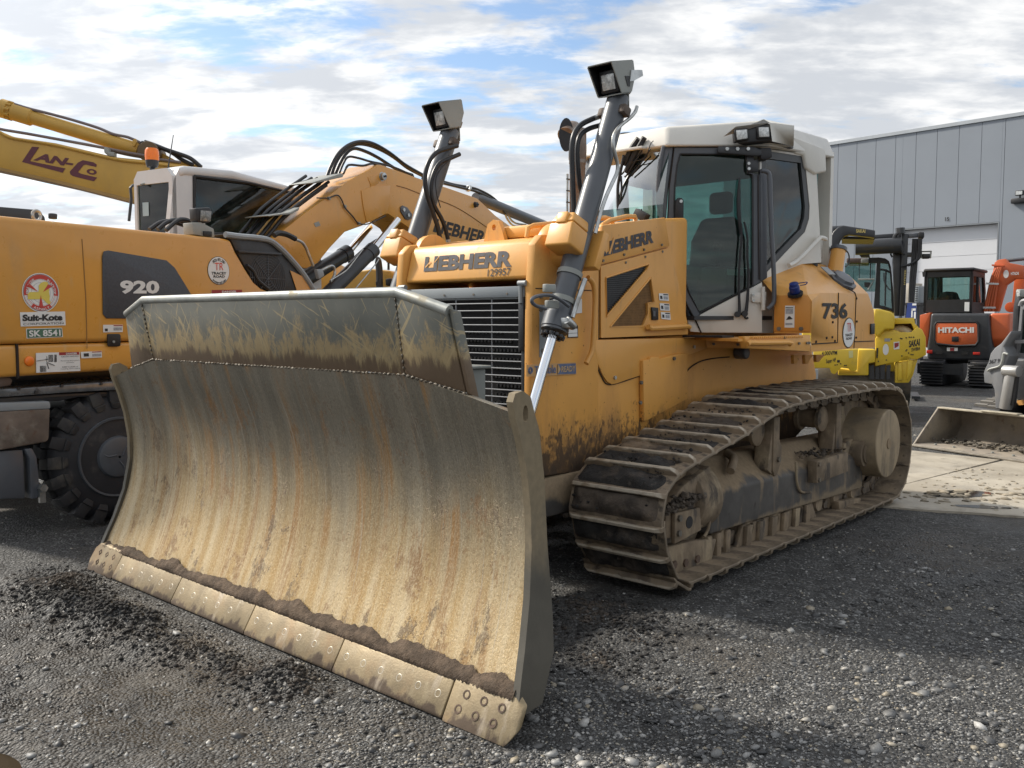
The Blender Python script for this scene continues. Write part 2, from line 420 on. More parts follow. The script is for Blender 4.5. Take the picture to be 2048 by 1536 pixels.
# ================================================================ SETTING
def hash2(ix, iy, seed):
    h = (ix.astype(np.int64) * 374761393 + iy.astype(np.int64) * 668265263 + seed * 974711) & 0x7fffffff
    h = ((h ^ (h >> 13)) * 1274126177) & 0x7fffffff
    return ((h ^ (h >> 16)) & 0xffff) / 65535.0
def vnoise(x, y, seed=0):
    ix, iy = np.floor(x), np.floor(y); fx, fy = x - ix, y - iy
    fx = fx * fx * (3 - 2 * fx); fy = fy * fy * (3 - 2 * fy)
    a = hash2(ix, iy, seed); b = hash2(ix + 1, iy, seed); c = hash2(ix, iy + 1, seed); d = hash2(ix + 1, iy + 1, seed)
    return (a * (1 - fx) + b * fx) * (1 - fy) + (c * (1 - fx) + d * fx) * fy
def fbm(x, y, oct=4, seed=0):
    s = 0; a = .5
    for i in range(oct): s = s + a * (vnoise(x, y, seed + i * 17) - .5); x = x * 2.03; y = y * 2.03; a *= .5
    return s
def bump2(x, y, cx, cy, rx, ry, ang=0.0):
    c, s = math.cos(ang), math.sin(ang); dx, dy = x - cx, y - cy
    u, v = (dx * c + dy * s) / rx, (-dx * s + dy * c) / ry
    return np.exp(-(u * u + v * v) * 2)
def ground_h(x, y):
    near = np.exp(-(((x - 1) / 9) ** 2 + ((y - 2) / 9) ** 2))
    h = near * (.050 * fbm(x * .9, y * .9, 3, 1) + .032 * fbm(x * 4, y * 4, 4, 5) + .012 * fbm(x * 16, y * 16, 3, 9))
    rough = .5 + fbm(x * 6, y * 6, 4, 31)
    left = np.exp(-(((x + .35) / 1.7) ** 2 + ((y + .75) / .55) ** 2))
    h += left * (.055 * fbm(x * 5, y * 7, 5, 51) + .03 * np.abs(fbm(x * 11, y * 13, 4, 61)))
    # ploughed soil ridge in front of the blade's far end, mounds by the cutting edge, soil by the track nose
    h += .11 * bump2(x, y, -.85, -.40, 1.0, .26, .1) * rough * 1.6
    h += .05 * bump2(x, y, -1.5, -.25, .6, .3, .3) * rough * 1.5
    h += .075 * bump2(x, y, .72, -.20, .22, .16) * (.4 + rough)
    h += .035 * bump2(x, y, 1.2, -.12, .35, .12) * (.4 + rough)
    h += .045 * bump2(x, y, 1.3, 1.45, .55, .45, .5) * rough * 1.6
    h += .03 * bump2(x, y, .3, -.3, .8, .2) * rough * 1.4
    for (x0, y0, x1, y1, w) in ((1.9, -1.2, 4.2, 2.0, .16), (2.35, -1.5, 4.7, 1.7, .16), (2.0, 2.2, 3.6, 5.0, .2), (-3.0, -1.2, .6, -.85, .18), (-3.0, -.75, .2, -.62, .15)):
        L = math.hypot(x1 - x0, y1 - y0); t = ((x - x0) * (x1 - x0) + (y - y0) * (y1 - y0)) / L; d = ((x - x0) * (y1 - y0) - (y - y0) * (x1 - x0)) / L + .06 * np.sin(t * 1.3)
        k = np.clip(t / .4, 0, 1) * np.clip((L - t) / .4, 0, 1)
        h += k * (-.014 * np.exp(-(d / w) ** 4) + .013 * np.exp(-((np.abs(d) - w * 1.35) / (w * .4)) ** 2) + .004 * np.exp(-(d / w) ** 4) * np.sign(np.sin(t * 42 + np.abs(d) * 20)))
    # the ground stays under the tracks, the cutting edge, the tyres and the concrete
    keep = 1 - np.clip(bump2(x, y, 1.03, 3.9, .75, 2.6) * 3, 0, 1)
    h = np.where((np.abs(np.abs(x) - 1.03) < .40) & (y > 1.75) & (y < 6.0), np.minimum(h, -.012), h)
    h = np.where((np.abs(x) < 1.9) & (y > -.02) & (y < .3), np.minimum(h, -.005), h)
    h = np.where((x > .35) & (y > 5.3) & (y < 9.3), np.minimum(h, -.012), h)
    # hollows that hold water
    h = np.where((x > -.1), h, h) - .05 * bump2(x, y, .50, -1.30, .22, .10, .2)
    return h

def ground_material():
    m = bpy.data.materials.new('gravel_yard'); m.use_nodes = True; t = NT(m.node_tree); b = t.n['Principled BSDF']
    co = t.add('ShaderNodeTexCoord').outputs['Object']
    n1 = t.noise(co, .55, 5, .6); n2 = t.noise(co, 7, 6, .65); n3 = t.noise(co, 60, 4, .7)
    vo = t.add('ShaderNodeTexVoronoi', feature='F1'); t.l.new(co, vo.inputs['Vector']); vo.inputs['Scale'].default_value = 70
    vo.inputs['Randomness'].default_value = 1
    sepc = t.add('ShaderNodeSeparateColor'); t.l.new(vo.outputs['Color'], sepc.inputs[0])
    c = t.mix(t.smooth(n2, .3, .7), (.026, .0255, .025), (.066, .065, .062))
    chips = t.smooth(sepc.outputs[0], .72, .98)
    c = t.mix(t.math('MULTIPLY', chips, .75), c, (.22, .22, .215))
    c = t.mix(t.math('MULTIPLY', t.smooth(n1, .50, .70), .65), c, (.105, .088, .068))
    c = t.mix(t.math('MULTIPLY', t.smooth(n3, .55, .8), .5), c, (.14, .135, .125))
    wet = t.smooth(t.noise(t.mapping(co, loc=(4, 2, 0)), .9, 4, .6), .50, .66)
    c = t.mix(t.math('MULTIPLY', wet, .55), c, (.018, .0175, .017))
    muddy = t.smooth(t.vmath('LENGTH', t.vmath('MULTIPLY', t.vmath('SUBTRACT', co, (-.35, -.70, 0)), (.55, 1.6, 0))), 1.25, .55)
    muddy = t.math('MULTIPLY', muddy, t.smooth(t.noise(co, 3, 5, .65), .36, .56))
    c = t.mix(t.math('MULTIPLY', muddy, .8), c, t.mix(t.smooth(n2, .4, .65), (.020, .0175, .0155), (.055, .046, .037)))
    wet = t.math('MAXIMUM', wet, t.math('MULTIPLY', muddy, .9))
    r = t.math('MULTIPLY_ADD', wet, -.46, .76)
    t.put(b.inputs['Base Color'], c); t.put(b.inputs['Roughness'], r)
    h = t.math('ADD', t.math('MULTIPLY', vo.outputs['Distance'], -1.2), t.math('ADD', t.noise(co, 45, 5, .7), t.math('MULTIPLY', n2, .8)))
    bn = t.add('ShaderNodeBump'); bn.inputs['Strength'].default_value = .9; bn.inputs['Distance'].default_value = .02
    t.l.new(h, bn.inputs['Height']); t.l.new(bn.outputs[0], b.inputs['Normal'])
    return m
ground_m = ground_material()

def axis_steps(c, half, fine):
    a = list(np.arange(c - half, c + half + 1e-6, fine)); s = fine; p = a[-1]; q = a[0]; hi, lo = [], []
    while p < 900: s *= 1.16; p += s; hi.append(p)
    s = fine
    while q > -900: s *= 1.16; q -= s; lo.append(q)
    return np.array(lo[::-1] + a + hi)
def build_ground():
    xs, ys = axis_steps(.9, 3.4, .022), axis_steps(.9, 3.0, .022)
    X, Y = np.meshgrid(xs, ys); Z = ground_h(X, Y)
    me = bpy.data.meshes.new('ground'); nx, ny = len(xs), len(ys)
    co = np.stack([X, Y, Z], -1).reshape(-1, 3)
    i = np.arange(nx * ny).reshape(ny, nx)
    q = np.stack([i[:-1, :-1], i[:-1, 1:], i[1:, 1:], i[1:, :-1]], -1).reshape(-1, 4)
    me.vertices.add(len(co)); me.vertices.foreach_set('co', co.ravel().astype(np.float32))
    me.loops.add(q.size); me.loops.foreach_set('vertex_index', q.ravel().astype(np.int32))
    me.polygons.add(len(q)); me.polygons.foreach_set('loop_start', np.arange(0, q.size, 4, dtype=np.int32))
    me.polygons.foreach_set('use_smooth', np.ones(len(q), bool))
    me.update(calc_edges=True); me.materials.append(ground_m)
    o = bpy.data.objects.new('ground', me); COL.objects.link(o); o['kind'] = 'structure'
build_ground()

def island_material(name, stops, rough=.8, bump=.0):
    m = bpy.data.materials.new(name); m.use_nodes = True; t = NT(m.node_tree); b = t.n['Principled BSDF']
    g = t.add('ShaderNodeNewGeometry'); rp = t.add('ShaderNodeValToRGB'); t.l.new(g.outputs['Random Per Island'], rp.inputs[0])
    el = rp.color_ramp.elements
    while len(el) < len(stops): el.new(.5)
    for e, (p, c) in zip(el, stops): e.position = p; e.color = (*c, 1)
    co = t.add('ShaderNodeTexCoord').outputs['Object']
    c = t.mix(t.noise(co, 120, 3), rp.outputs[0], tuple([0.0] * 3)) if False else rp.outputs[0]
    n = t.noise(co, 140, 3, .6)
    mul = t.math('MULTIPLY_ADD', n, .8, .6); sc = t.vmath('SCALE', c); t.l.new(mul, sc.node.inputs['Scale'])
    t.put(b.inputs['Base Color'], sc)
    t.put(b.inputs['Roughness'], t.math('MULTIPLY_ADD', t.noise(co, 2, 2), .4, rough - .3))
    return m
stone_m = island_material('gravel_stones', [(0, (.035, .036, .037)), (.35, (.07, .07, .07)), (.55, (.125, .125, .122)), (.72, (.20, .20, .196)), (.86, (.31, .305, .29)), (.96, (.25, .215, .155)), (1, (.42, .415, .40))], .62)

def ico_template():
    tmp = bmesh.new(); bmesh.ops.create_icosphere(tmp, subdivisions=1, radius=1.0)
    v = np.array([p.co[:] for p in tmp.verts]); f = np.array([[q.index for q in p.verts] for p in tmp.faces]); tmp.free(); return v, f
def scatter(name, P, rad, flat, mat, jit=.3, kind='stuff'):
    v, f = ico_template(); n, k = len(P), len(v)
    J = 1 + rng.uniform(-jit, jit, (n, k, 1)); A = v[None] * J
    sx = rng.uniform(.65, 1.35, (n, 1)); A[:, :, 0] *= sx; A[:, :, 2] *= flat[:, None]
    ang = rng.uniform(0, 2 * np.pi, n); c, s = np.cos(ang)[:, None], np.sin(ang)[:, None]
    til = rng.normal(0, .35, (n, 2)); A[:, :, 2] += A[:, :, 0] * til[:, :1] * .6 + A[:, :, 1] * til[:, 1:] * .6
    x, y = A[:, :, 0] * c - A[:, :, 1] * s, A[:, :, 0] * s + A[:, :, 1] * c
    co = np.stack([x, y, A[:, :, 2]], -1) * rad[:, None, None] + P[:, None, :]
    F = (f[None] + (np.arange(n) * k)[:, None, None]).reshape(-1, 3)
    me = bpy.data.meshes.new(name); me.vertices.add(n * k); me.vertices.foreach_set('co', co.ravel().astype(np.float32))
    me.loops.add(F.size); me.loops.foreach_set('vertex_index', F.ravel().astype(np.int32))
    me.polygons.add(len(F)); me.polygons.foreach_set('loop_start', np.arange(0, F.size, 3, dtype=np.int32))
    me.update(calc_edges=True); me.materials.append(mat)
    o = bpy.data.objects.new(name, me); COL.objects.link(o); o['kind'] = kind
    return o
def build_gravel():
    # ground positions spread over the part of the yard in front of the lens, thinning with distance
    n = 200000
    a = rng.uniform(-.68, .66, n) + 0; D = 1.55 / np.sqrt(rng.uniform(.012, .5, n)) * .98
    cx, cy, yaw = 4.028, -2.424, R(41.845)
    f = D; r = np.tan(a) * D
    x = cx + r * math.cos(yaw) - f * math.sin(yaw); y = cy + r * math.sin(yaw) + f * math.cos(yaw)
    dens = .38 + 3.0 * fbm(x * 1.1, y * 1.1, 4, 77) + 1.2 * fbm(x * 5, y * 5, 3, 41)
    strip = bump2(x, y, 2.15, .62, 1.0, .32, .2) + .8 * bump2(x, y, 2.3, -.2, .8, .8) + .6 * bump2(x, y, 2.5, 3.0, 1.2, 1.8)
    dens = dens * .55 + strip * .55
    soil = bump2(x, y, -.6, -.55, 1.7, .6) + bump2(x, y, 1.2, 1.4, .8, .6)
    dens = dens - .55 * np.clip(soil, 0, 1)
    keep = rng.uniform(0, 1, n) < np.clip(dens + .18, .08, 1)
    keep &= ~((np.abs(np.abs(x) - 1.03) < .36) & (y > 1.9) & (y < 5.9)); keep &= ~((np.abs(x) < 1.86) & (y > -.03) & (y < .25))
    keep &= ~((x > .30) & (y > 5.25) & (y < 9.3))
    x, y, D = x[keep], y[keep], D[keep]
    q = rng.uniform(0, 1, len(x))
    rad = np.where(q < .76, rng.uniform(.0024, .0055, len(x)), np.where(q < .98, rng.uniform(.005, .0095, len(x)), rng.uniform(.010, .024, len(x))))
    rad = rad * (1 + np.clip(D - 4, 0, 8) * .06)
    z = ground_h(x, y) + rad * .12
    scatter('gravel', np.stack([x, y, z], -1), rad * 1.08, rng.uniform(.22, .62, len(x)), stone_m)
build_gravel()
def build_clods():
    P, rr = [], []
    for cx, cy, rx, ry, n, r0, r1 in [(-.85, -.40, .95, .24, 5200, .002, .014), (-1.5, -.25, .6, .3, 2200, .002, .011), (.72, -.2, .3, .2, 700, .0025, .014), (1.25, 1.45, .6, .4, 2600, .002, .015), (.3, -.3, 1.0, .2, 1400, .0025, .013), (1.6, .95, .5, .3, 700, .003, .014)]:
        q = rng.normal(0, .42, (n, 2)) * [rx, ry] + [cx, cy]; P.append(q); rr.append(r0 + (r1 - r0) * rng.uniform(0, 1, n) ** 4)
    q = np.concatenate(P); r = np.concatenate(rr)
    k = ~((np.abs(q[:, 0]) < 1.9) & (q[:, 1] > -.02) & (q[:, 1] < .3)) & ~((np.abs(q[:, 0] - 1.03) < .36) & (q[:, 1] > 1.9)); q, r = q[k], r[k]
    z = ground_h(q[:, 0], q[:, 1]) + r * .2
    scatter('soil_clods', np.column_stack([q, z]), r, rng.uniform(.45, .95, len(r)), soil_m, .5)
build_clods()

# water in the hollows
water_m = M('puddle_water', (.03, .026, .02), .04, var=.1, rvar=.01)
def puddle(name, cx, cy, rx, ry, ang, z, seed):
    b = MB(); P = []
    for k in range(48):
        a = 2 * math.pi * k / 48; rr = 1 + .5 * float(fbm(np.array([math.cos(a) * 1.7 + seed]), np.array([math.sin(a) * 1.7]), 3, seed)[0])
        u, v = math.cos(a) * rx * rr, math.sin(a) * ry * rr
        P.append((cx + u * math.cos(ang) - v * math.sin(ang), cy + u * math.sin(ang) + v * math.cos(ang), z))
    b.poly(P); return b.build(name, water_m, smooth=0, kind='structure')
puddle('puddle', .50, -1.30, .20, .085, .2, -.028, 3)

# concrete apron on the far side of the tracks
def concrete_material():
    m = bpy.data.materials.new('muddy_concrete'); m.use_nodes = True; t = NT(m.node_tree); b = t.n['Principled BSDF']
    co = t.add('ShaderNodeTexCoord').outputs['Object']
    c = t.mix(t.smooth(t.noise(co, 1.2, 6, .6), .35, .65), (.29, .255, .20), (.40, .36, .29))
    c = t.mix(t.math('MULTIPLY', t.smooth(t.noise(co, 5, 6, .65), .52, .72), .7), c, (.16, .135, .10))
    t.put(b.inputs['Base Color'], c)
    t.put(b.inputs['Roughness'], t.smooth(t.noise(co, 1.5, 4), .4, .62, .82, .38))
    bn = t.add('ShaderNodeBump'); bn.inputs['Strength'].default_value = .5; bn.inputs['Distance'].default_value = .01
    t.l.new(t.noise(co, 40, 5, .7), bn.inputs['Height']); t.l.new(bn.outputs[0], b.inputs['Normal'])
    return m
conc_m = concrete_material()
def build_apron():
    def edge(pts, seed):
        out = []
        for (x0, y0), (x1, y1) in zip(pts, pts[1:]):
            n = max(2, int(math.hypot(x1 - x0, y1 - y0) / .12))
            for k in range(n):
                t = k / n; x, y = x0 + (x1 - x0) * t, y0 + (y1 - y0) * t; j = float(fbm(np.array([x * 3.]), np.array([y * 3.]), 3, seed)[0]) * .22
                out.append((x + j, y + j * .9, .004))
        return out
    # two slabs with a joint between them; a ragged near edge where gravel laps over
    A = edge([(1.13, 6.57), (.62, 5.62), (1.30, 5.40), (1.75, 5.55), (2.3, 5.74), (4.2, 6.3)], 5) + [(6.5, 7.0, .004), (6.8, 10.0, .004), (1.42, 8.9, .004)]
    b = MB(); b.prism(A, (0, 0, -.10)); b.build('concrete_slab', conc_m, smooth=0, kind='structure')
    B = [(1.08, 6.60, .004), (1.37, 8.92, .004), (-.6, 9.1, .004)] + edge([(-.6, 9.1), (-1.0, 7.2), (.0, 6.3), (.58, 5.66)], 9)
    b = MB(); b.prism(B, (0, 0, -.10)); b.build('concrete_slab', conc_m, smooth=0, kind='structure')
    puddle('puddle', 1.62, 6.42, .34, .17, .9, .007, 8); puddle('puddle', 1.95, 5.92, .22, .07, .5, .007, 12)
    # track prints pressed into the mud skin
    b = MB()
    for row in range(15):
        for s in (-1, 0, 1):
            for k in range(2):
                t = row * .115; cx = 1.36 + t * .80 + s * .17 + k * .06 + random.uniform(-.03, .03); cy = 5.98 + t * .95 - s * .13 + random.uniform(-.03, .03)
                if random.random() < .25: continue
                lump(b, (cx, cy, .008), random.uniform(.035, .06), (1.0, .45, .30), 1, .35)
    for k in range(240):
        lump(b, (random.uniform(1.2, 2.9), random.uniform(5.8, 8.2), .005), random.uniform(.008, .03), (1, 1, .45), 1, .4)
    b.build('mud_prints', M('pale_mud', (.26, .225, .17), .8, var=.3, vs=10, bump=.2), kind='stuff', smooth=60)
build_apron()

# ---------------------------------------------------------------- warehouse
def build_warehouse():
    fr = ((-9.81, 38.879, 0.0), -6.16)
    th = thing('warehouse', 'large grey metal-panelled warehouse with a white roller door under the number 15', 'warehouse', fr)
    wm = M('grey_cladding', (.245, .27, .305), .45, var=.03, vs=.4, spec=.4); wm2 = M('pale_roof_trim', (.40, .43, .46), .5, var=.04)
    dm = M('white_door_panel', (.62, .63, .655), .5, var=.03, vs=.3); bm_ = M('grey_base_cladding', (.16, .175, .20), .5, var=.06)
    top = 9.72; p = .9005; x0 = -4.072 - p * 6; dl, dr, dt = -.145, 3.93, 5.60
    x = x0
    while x < 16:
        segs = [(x + .006, x + p - .006)]
        for a, c in segs:
            parts = []
            if c <= dl or a >= dr: parts = [(a, c, 0)]
            else:
                if a < dl: parts.append((a, dl, 0))
                if c > dr: parts.append((dr, c, 0))
                parts.append((max(a, dl), min(c, dr), dt))
            for a2, c2, zb in parts:
                if c2 - a2 < .02: continue
                b = MB(); b.b2((a2, 0, zb + .003), (c2, .12, top)); b.build('wall_panel', wm, th, bev=.008, smooth=0)
        x += p
    b = MB(); b.b2((x0, .03, 0), (dl, 30, top - .02)); b.b2((dr, .03, 0), (16.5, 30, top - .02)); b.b2((dl, .03, dt), (dr, 30, top - .02)); b.b2((dl, .5, 0), (dr, 30, dt)); b.build('wall_core', M('panel_joint', (.17, .19, .215), .7), th, smooth=0)
    b = MB(); b.b2((x0 - .1, -.06, top), (16.6, 30.1, top + .16)); b.build('roof_trim', wm2, th, bev=.01, smooth=0)
    d = MB(); d.b2((dl + .05, .30, 0), (dr - .05, .36, dt - .04)); door = d.build('roller_door', M('door_joint', (.42, .44, .46), .6), th, smooth=0)
    n = 9; h = (dt - .05) / n
    for k in range(n):
        b = MB(); b.b2((dl + .06, .255, k * h + .006), (dr - .06, .30, (k + 1) * h - .006)); b.build('door_panel', dm, door, bev=.006, smooth=0)
    b = MB(); b.b2((dl, -.01, dt - .05), (dr, .30, dt)); b.b2((dl, -.01, 0), (dl + .05, .30, dt - .053)); b.b2((dr - .05, -.01, 0), (dr, .30, dt - .053)); b.build('door_frame', M('door_frame_paint', (.20, .215, .23), .5), th, smooth=0)
    text('15', *[(1.773, 0.0, 5.79), (1.939, -0.0, 5.783), (1.768, 0.0, 5.959)], decal_k, th, bold=.02, n=(0, -1, 0), lift=.02)
    # twin flood lamp over the wall pack
    c = (4.676, 0.0, 6.361)
    b = MB(); b.box((c[0], -.12, c[2]), (.55, .22, .20)); lp = b.build('wall_lamp', black, th, bev=.03)
    b = MB(); b.box((c[0] + .03, -.16, c[2] + .30), (.30, .14, .20)); b.cyl((c[0] + .03, -.1, c[2] + .08), (c[0] + .03, -.1, c[2] + .25), .03); b.build('lamp_head', black, lp, bev=.02)
    b = MB(); b.b2((c[0] - .09, -.236, c[2] + .23), (c[0] + .15, -.232, c[2] + .37)); b.build('lens', lamp_glass, lp)
    # loading plinth in dark blocks beyond the loader
    b = MB(); b.b2((4.3, -3.2, 0), (9.0, -2.9, 1.55)); w = b.build('block_wall', bm_, None, smooth=0); w.location = fr[0]; w.rotation_euler = (0, 0, R(fr[1]))
    w['label'] = 'low dark grey block wall beyond the orange excavator boom'; w['category'] = 'wall'
build_warehouse()
def build_wallside():
    fr = ((-9.81, 38.879, 0.0), -6.16)
    # air conditioner boxes on a rack and a blue board standing by the wall, seen past the forklift mast
    th = thing('air_conditioner', 'beige air conditioner box with dark grille on a rack by the roller door', 'air conditioner', fr)
    a, c = (1.543, -3.0, 2.292), (2.07, -3.0, 2.967)
    b = MB(); b.b2((a[0], -3, a[2]), ((a[0] + c[0]) / 2 + .1, -2.3, c[2] + .12)); b.build('casing', M('beige_casing', (.40, .36, .30), .6), th, bev=.02)
    b = MB(); b.b2(((a[0] + c[0]) / 2 + .1, -3, a[2]), (c[0], -2.3, c[2])); b.build('fan_grille', mid_grey, th, bev=.02)
    b = MB()
    for k in range(7): b.b2(((a[0] + c[0]) / 2 + .13, -3.02, a[2] + .08 + k * .09), (c[0] - .04, -3.0, a[2] + .11 + k * .09))
    b.build('slats', black, th, kind='stuff')
    b = MB(); b.b2((a[0] - .1, -3.1, a[2] - .1), (c[0] + .1, -2.2, a[2])); 
    for xx in (a[0], c[0] - .06): b.b2((xx, -3.0, 0), (xx + .06, -2.4, a[2] - .1))
    b.build('rack', black, th)
    sg = thing('blue_sign', 'blue board with a white emblem standing behind the forklift mast', 'sign', fr)
    P = [(2.473, -5.0, 1.638), (2.877, -5.0, 1.638), (2.858, -5.0, 2.248), (2.531, -5.0, 2.253)]
    b = MB(); b.prism(P, (0, .06, 0)); b.build('board', M('blue_board', (.02, .045, .20), .4), sg)
    for f0, f1, g0, g1 in [(.55, .95, .52, .66), (.62, 1.0, .85, .97), (.55, .68, .1, .66), (.8, .98, .02, .45)]:
        x0_, x1_ = P[0][0], P[1][0]; z0, z1 = P[0][2], P[2][2]; w = x1_ - x0_; h = z1 - z0
        quad('emblem', [(x0_ + w * f0, -5.0, z0 + h * g0), (x0_ + w * f1, -5.0, z0 + h * g0), (x0_ + w * f1, -5.0, z0 + h * g1), (x0_ + w * f0, -5.0, z0 + h * g1)], text_w, sg, n=(0, -1, 0), lift=.01)
    b = MB(); 
    for xx in (P[0][0] + .05, P[1][0] - .1): b.b2((xx, -4.98, 0), (xx + .06, -4.92, P[0][2] + .1))
    b.build('post', black, sg)
build_wallside()

# ================================================================ BULLDOZER
DZ = thing('bulldozer', 'yellow crawler bulldozer with a wide worn blade and white and grey cab', 'bulldozer', ox=(0, 3.9, 0))
NX, ND = (1, 0, 0), (.668, -.744, 0)

# ---------------- blade
def blade_material():
    m = bpy.data.materials.new('worn_blade_steel'); m.use_nodes = True; t = NT(m.node_tree); b = t.n['Principled BSDF']
    co = t.add('ShaderNodeTexCoord').outputs['Object']
    s_ = t.add('ShaderNodeSeparateXYZ'); t.l.new(co, s_.inputs[0]); z = s_.outputs[2]
    st = t.noise(t.mapping(co, scale=(7, 1.0, .22)), 1.3, 9, .70, .08)
    st2 = t.noise(t.mapping(co, scale=(30, 2, .6), loc=(3, 0, 0)), 1.0, 7, .74, .1)
    bl = t.noise(t.mapping(co, scale=(1.5, 1.3, .7)), 1.6, 9, .70, .15)
    low = t.smooth(t.math('ADD', z, t.math('MULTIPLY', t.math('SUBTRACT', bl, .5), 1.0)), 1.15, .25)      # dust and rust tan, with sunlight on the lower face painted in
    steel = t.mix(t.smooth(st, .35, .65), (.165, .152, .122), (.25, .226, .178))
    lit_dust = t.mix(t.smooth(st, .36, .64), (.42, .275, .11), (.54, .43, .265))
    c = t.mix(low, steel, lit_dust)
    c = t.mix(t.math('MULTIPLY', t.smooth(st2, .54, .72), .40), c, (.36, .33, .27))
    gate = t.smooth(t.noise(t.mapping(co, scale=(1.6, 1, .9), loc=(5, 3, 2)), 1.3, 4, .6, .6), .46, .60)
    rs = t.noise(t.mapping(co, scale=(13, 1, .42), loc=(8, 2, 1)), 1.0, 8, .74, .15)
    rust = t.math('MULTIPLY', t.math('MULTIPLY', t.smooth(rs, .48, .63), gate), .9)
    c = t.mix(rust, c, (.27, .14, .04))
    pt = t.noise(t.mapping(co, scale=(3.4, 1, 2.1), loc=(1, 6, 3)), 1.6, 10, .80, .12)
    rust2 = t.math('MULTIPLY', t.smooth(pt, .555, .625), .72)
    c = t.mix(rust2, c, (.21, .11, .04))
    sp = t.noise(t.mapping(co, scale=(2.4, 1, 1.5), loc=(2, 7, 1)), 1.9, 10, .82, .12)
    spl = t.math('MULTIPLY', t.smooth(sp, .565, .63), .75)
    c = t.mix(spl, c, (.16, .115, .075))
    rt = t.mapping(co, rot=(0, R(4), 0))
    sc = t.noise(t.mapping(rt, scale=(60, 4, .8)), 1.0, 2, .5)
    c = t.mix(t.math('MULTIPLY', t.smooth(sc, .66, .70), .35), c, (.42, .39, .33))
    fine = t.noise(t.mapping(co, scale=(1, 1, .4)), 150, 4, .75)
    c = t.mix(t.math('MULTIPLY', t.math('MULTIPLY', t.smooth(fine, .50, .66), t.math('MULTIPLY_ADD', low, .75, .25)), .65), c, (.60, .50, .34))  # pale grain with sparkle painted in, stronger low on the face
    c = t.mix(t.math('MULTIPLY', t.smooth(fine, .48, .32), .5), c, (.14, .09, .04))
    rust = t.math('MAXIMUM', rust, rust2)
    t.put(b.inputs['Base Color'], c)
    t.put(b.inputs['Metallic'], t.math('MULTIPLY', t.math('SUBTRACT', 1, t.math('MAXIMUM', rust, spl)), .45))
    t.put(b.inputs['Roughness'], t.math('ADD', t.math('MULTIPLY_ADD', st, .22, .38), t.math('MULTIPLY', t.math('MAXIMUM', rust, spl), .3)))
    bn = t.add('ShaderNodeBump'); bn.inputs['Strength'].default_value = .55; bn.inputs['Distance'].default_value = .006
    t.l.new(t.math('ADD', fine, t.math('MULTIPLY', spl, 2.0)), bn.inputs['Height']); t.l.new(bn.outputs[0], b.inputs['Normal'])
    return m
def spill_material():
    m = bpy.data.materials.new('scratched_spill_plate_paint'); m.use_nodes = True; t = NT(m.node_tree); b = t.n['Principled BSDF']
    co = t.add('ShaderNodeTexCoord').outputs['Object']
    s_ = t.add('ShaderNodeSeparateXYZ'); t.l.new(co, s_.inputs[0]); z = s_.outputs[2]
    c = t.mix(t.smooth(t.noise(co, 3, 5), .3, .7), (.112, .115, .098), (.16, .16, .135))
    n = t.noise(t.mapping(co, scale=(2.8, 1, 1.2)), 4.5, 12, .84, .15)
    zz = t.smooth(z, 1.70, 1.36)
    k = t.smooth(t.math('ADD', n, t.math('MULTIPLY', t.math('SUBTRACT', zz, .5), .24)), .455, .575)
    c = t.mix(t.math('MULTIPLY', k, .9), c, t.mix(t.noise(co, 30, 4), (.29, .205, .10), (.42, .32, .165)))
    for i, (rot, th) in enumerate([(24, .615), (-38, .625), (64, .63)]):
        w = t.noise(t.mapping(t.mapping(co, rot=(0, R(rot), 0)), scale=(46, 6, 2.6), loc=(i * 5, 1, 2)), 1.0, 3, .6, .12)
        c = t.mix(t.math('MULTIPLY', t.smooth(w, th, th + .03), .6), c, (.40, .31, .165))
    n2 = t.noise(t.mapping(co, scale=(8, 1, 1.4), loc=(4, 4, 4)), 1.6, 10, .78, .1)
    z2 = t.smooth(z, 1.52, 1.36)
    k2 = t.smooth(t.math('ADD', n2, t.math('MULTIPLY', t.math('SUBTRACT', z2, .5), .38)), .46, .62)
    c = t.mix(t.math('MULTIPLY', k2, .85), c, (.095, .06, .04))
    t.put(b.inputs['Base Color'], c); b.inputs['Roughness'].default_value = .5; b.inputs['Metallic'].default_value = .15
    bn = t.add('ShaderNodeBump'); bn.inputs['Strength'].default_value = .25; bn.inputs['Distance'].default_value = .004
    t.l.new(n, bn.inputs['Height']); t.l.new(bn.outputs[0], b.inputs['Normal'])
    return m
blade_m, spill_m = blade_material(), spill_material()
edge_m = M('cutting_edge_steel', (.265, .205, .12), .5, .3, var=.2, vs=7, bump=.18, bs=120, dirt=[((.37, .295, .18), 14, (1.5, 1, .35), .50, .72, None, .6, .5), ((.30, .17, .07), 4, (1, 1, .5), .5, .72, None, .6, .6), ((.08, .055, .04), 9, (1.6, 1, 1), .53, .70, (-.02, .12), .9), ((.5, .42, .32), 5, (2, 1, .4), .58, .7, None, .5, .45)])
rim_m = M('rubbed_plate_edge', (.30, .31, .29), .4, .4, var=.2, vs=9, dirt=[((.3, .24, .13), 6, I3, .55, .7, None, .6)])
BPZ = [.13, .20, .32, .50, .68, .85, 1.0, 1.13, 1.25, 1.38]
BPY = [.10, .125, .18, .24, .272, .272, .25, .215, .165, .125]
def bhw(z): return float(np.interp(z, [.13, .32, .52, .75], [1.785, 1.75, 1.72, 1.70]))
def btop(x): return float(np.interp(abs(x), [0, 1.12, 1.455, 1.71], [1.365, 1.365, 1.30, 1.24]))
def by(z): return float(np.interp(z, BPZ, BPY))
bolt_m = M('worn_bolt_head', (.42, .38, .31), .5, .3, var=.3, vs=40)
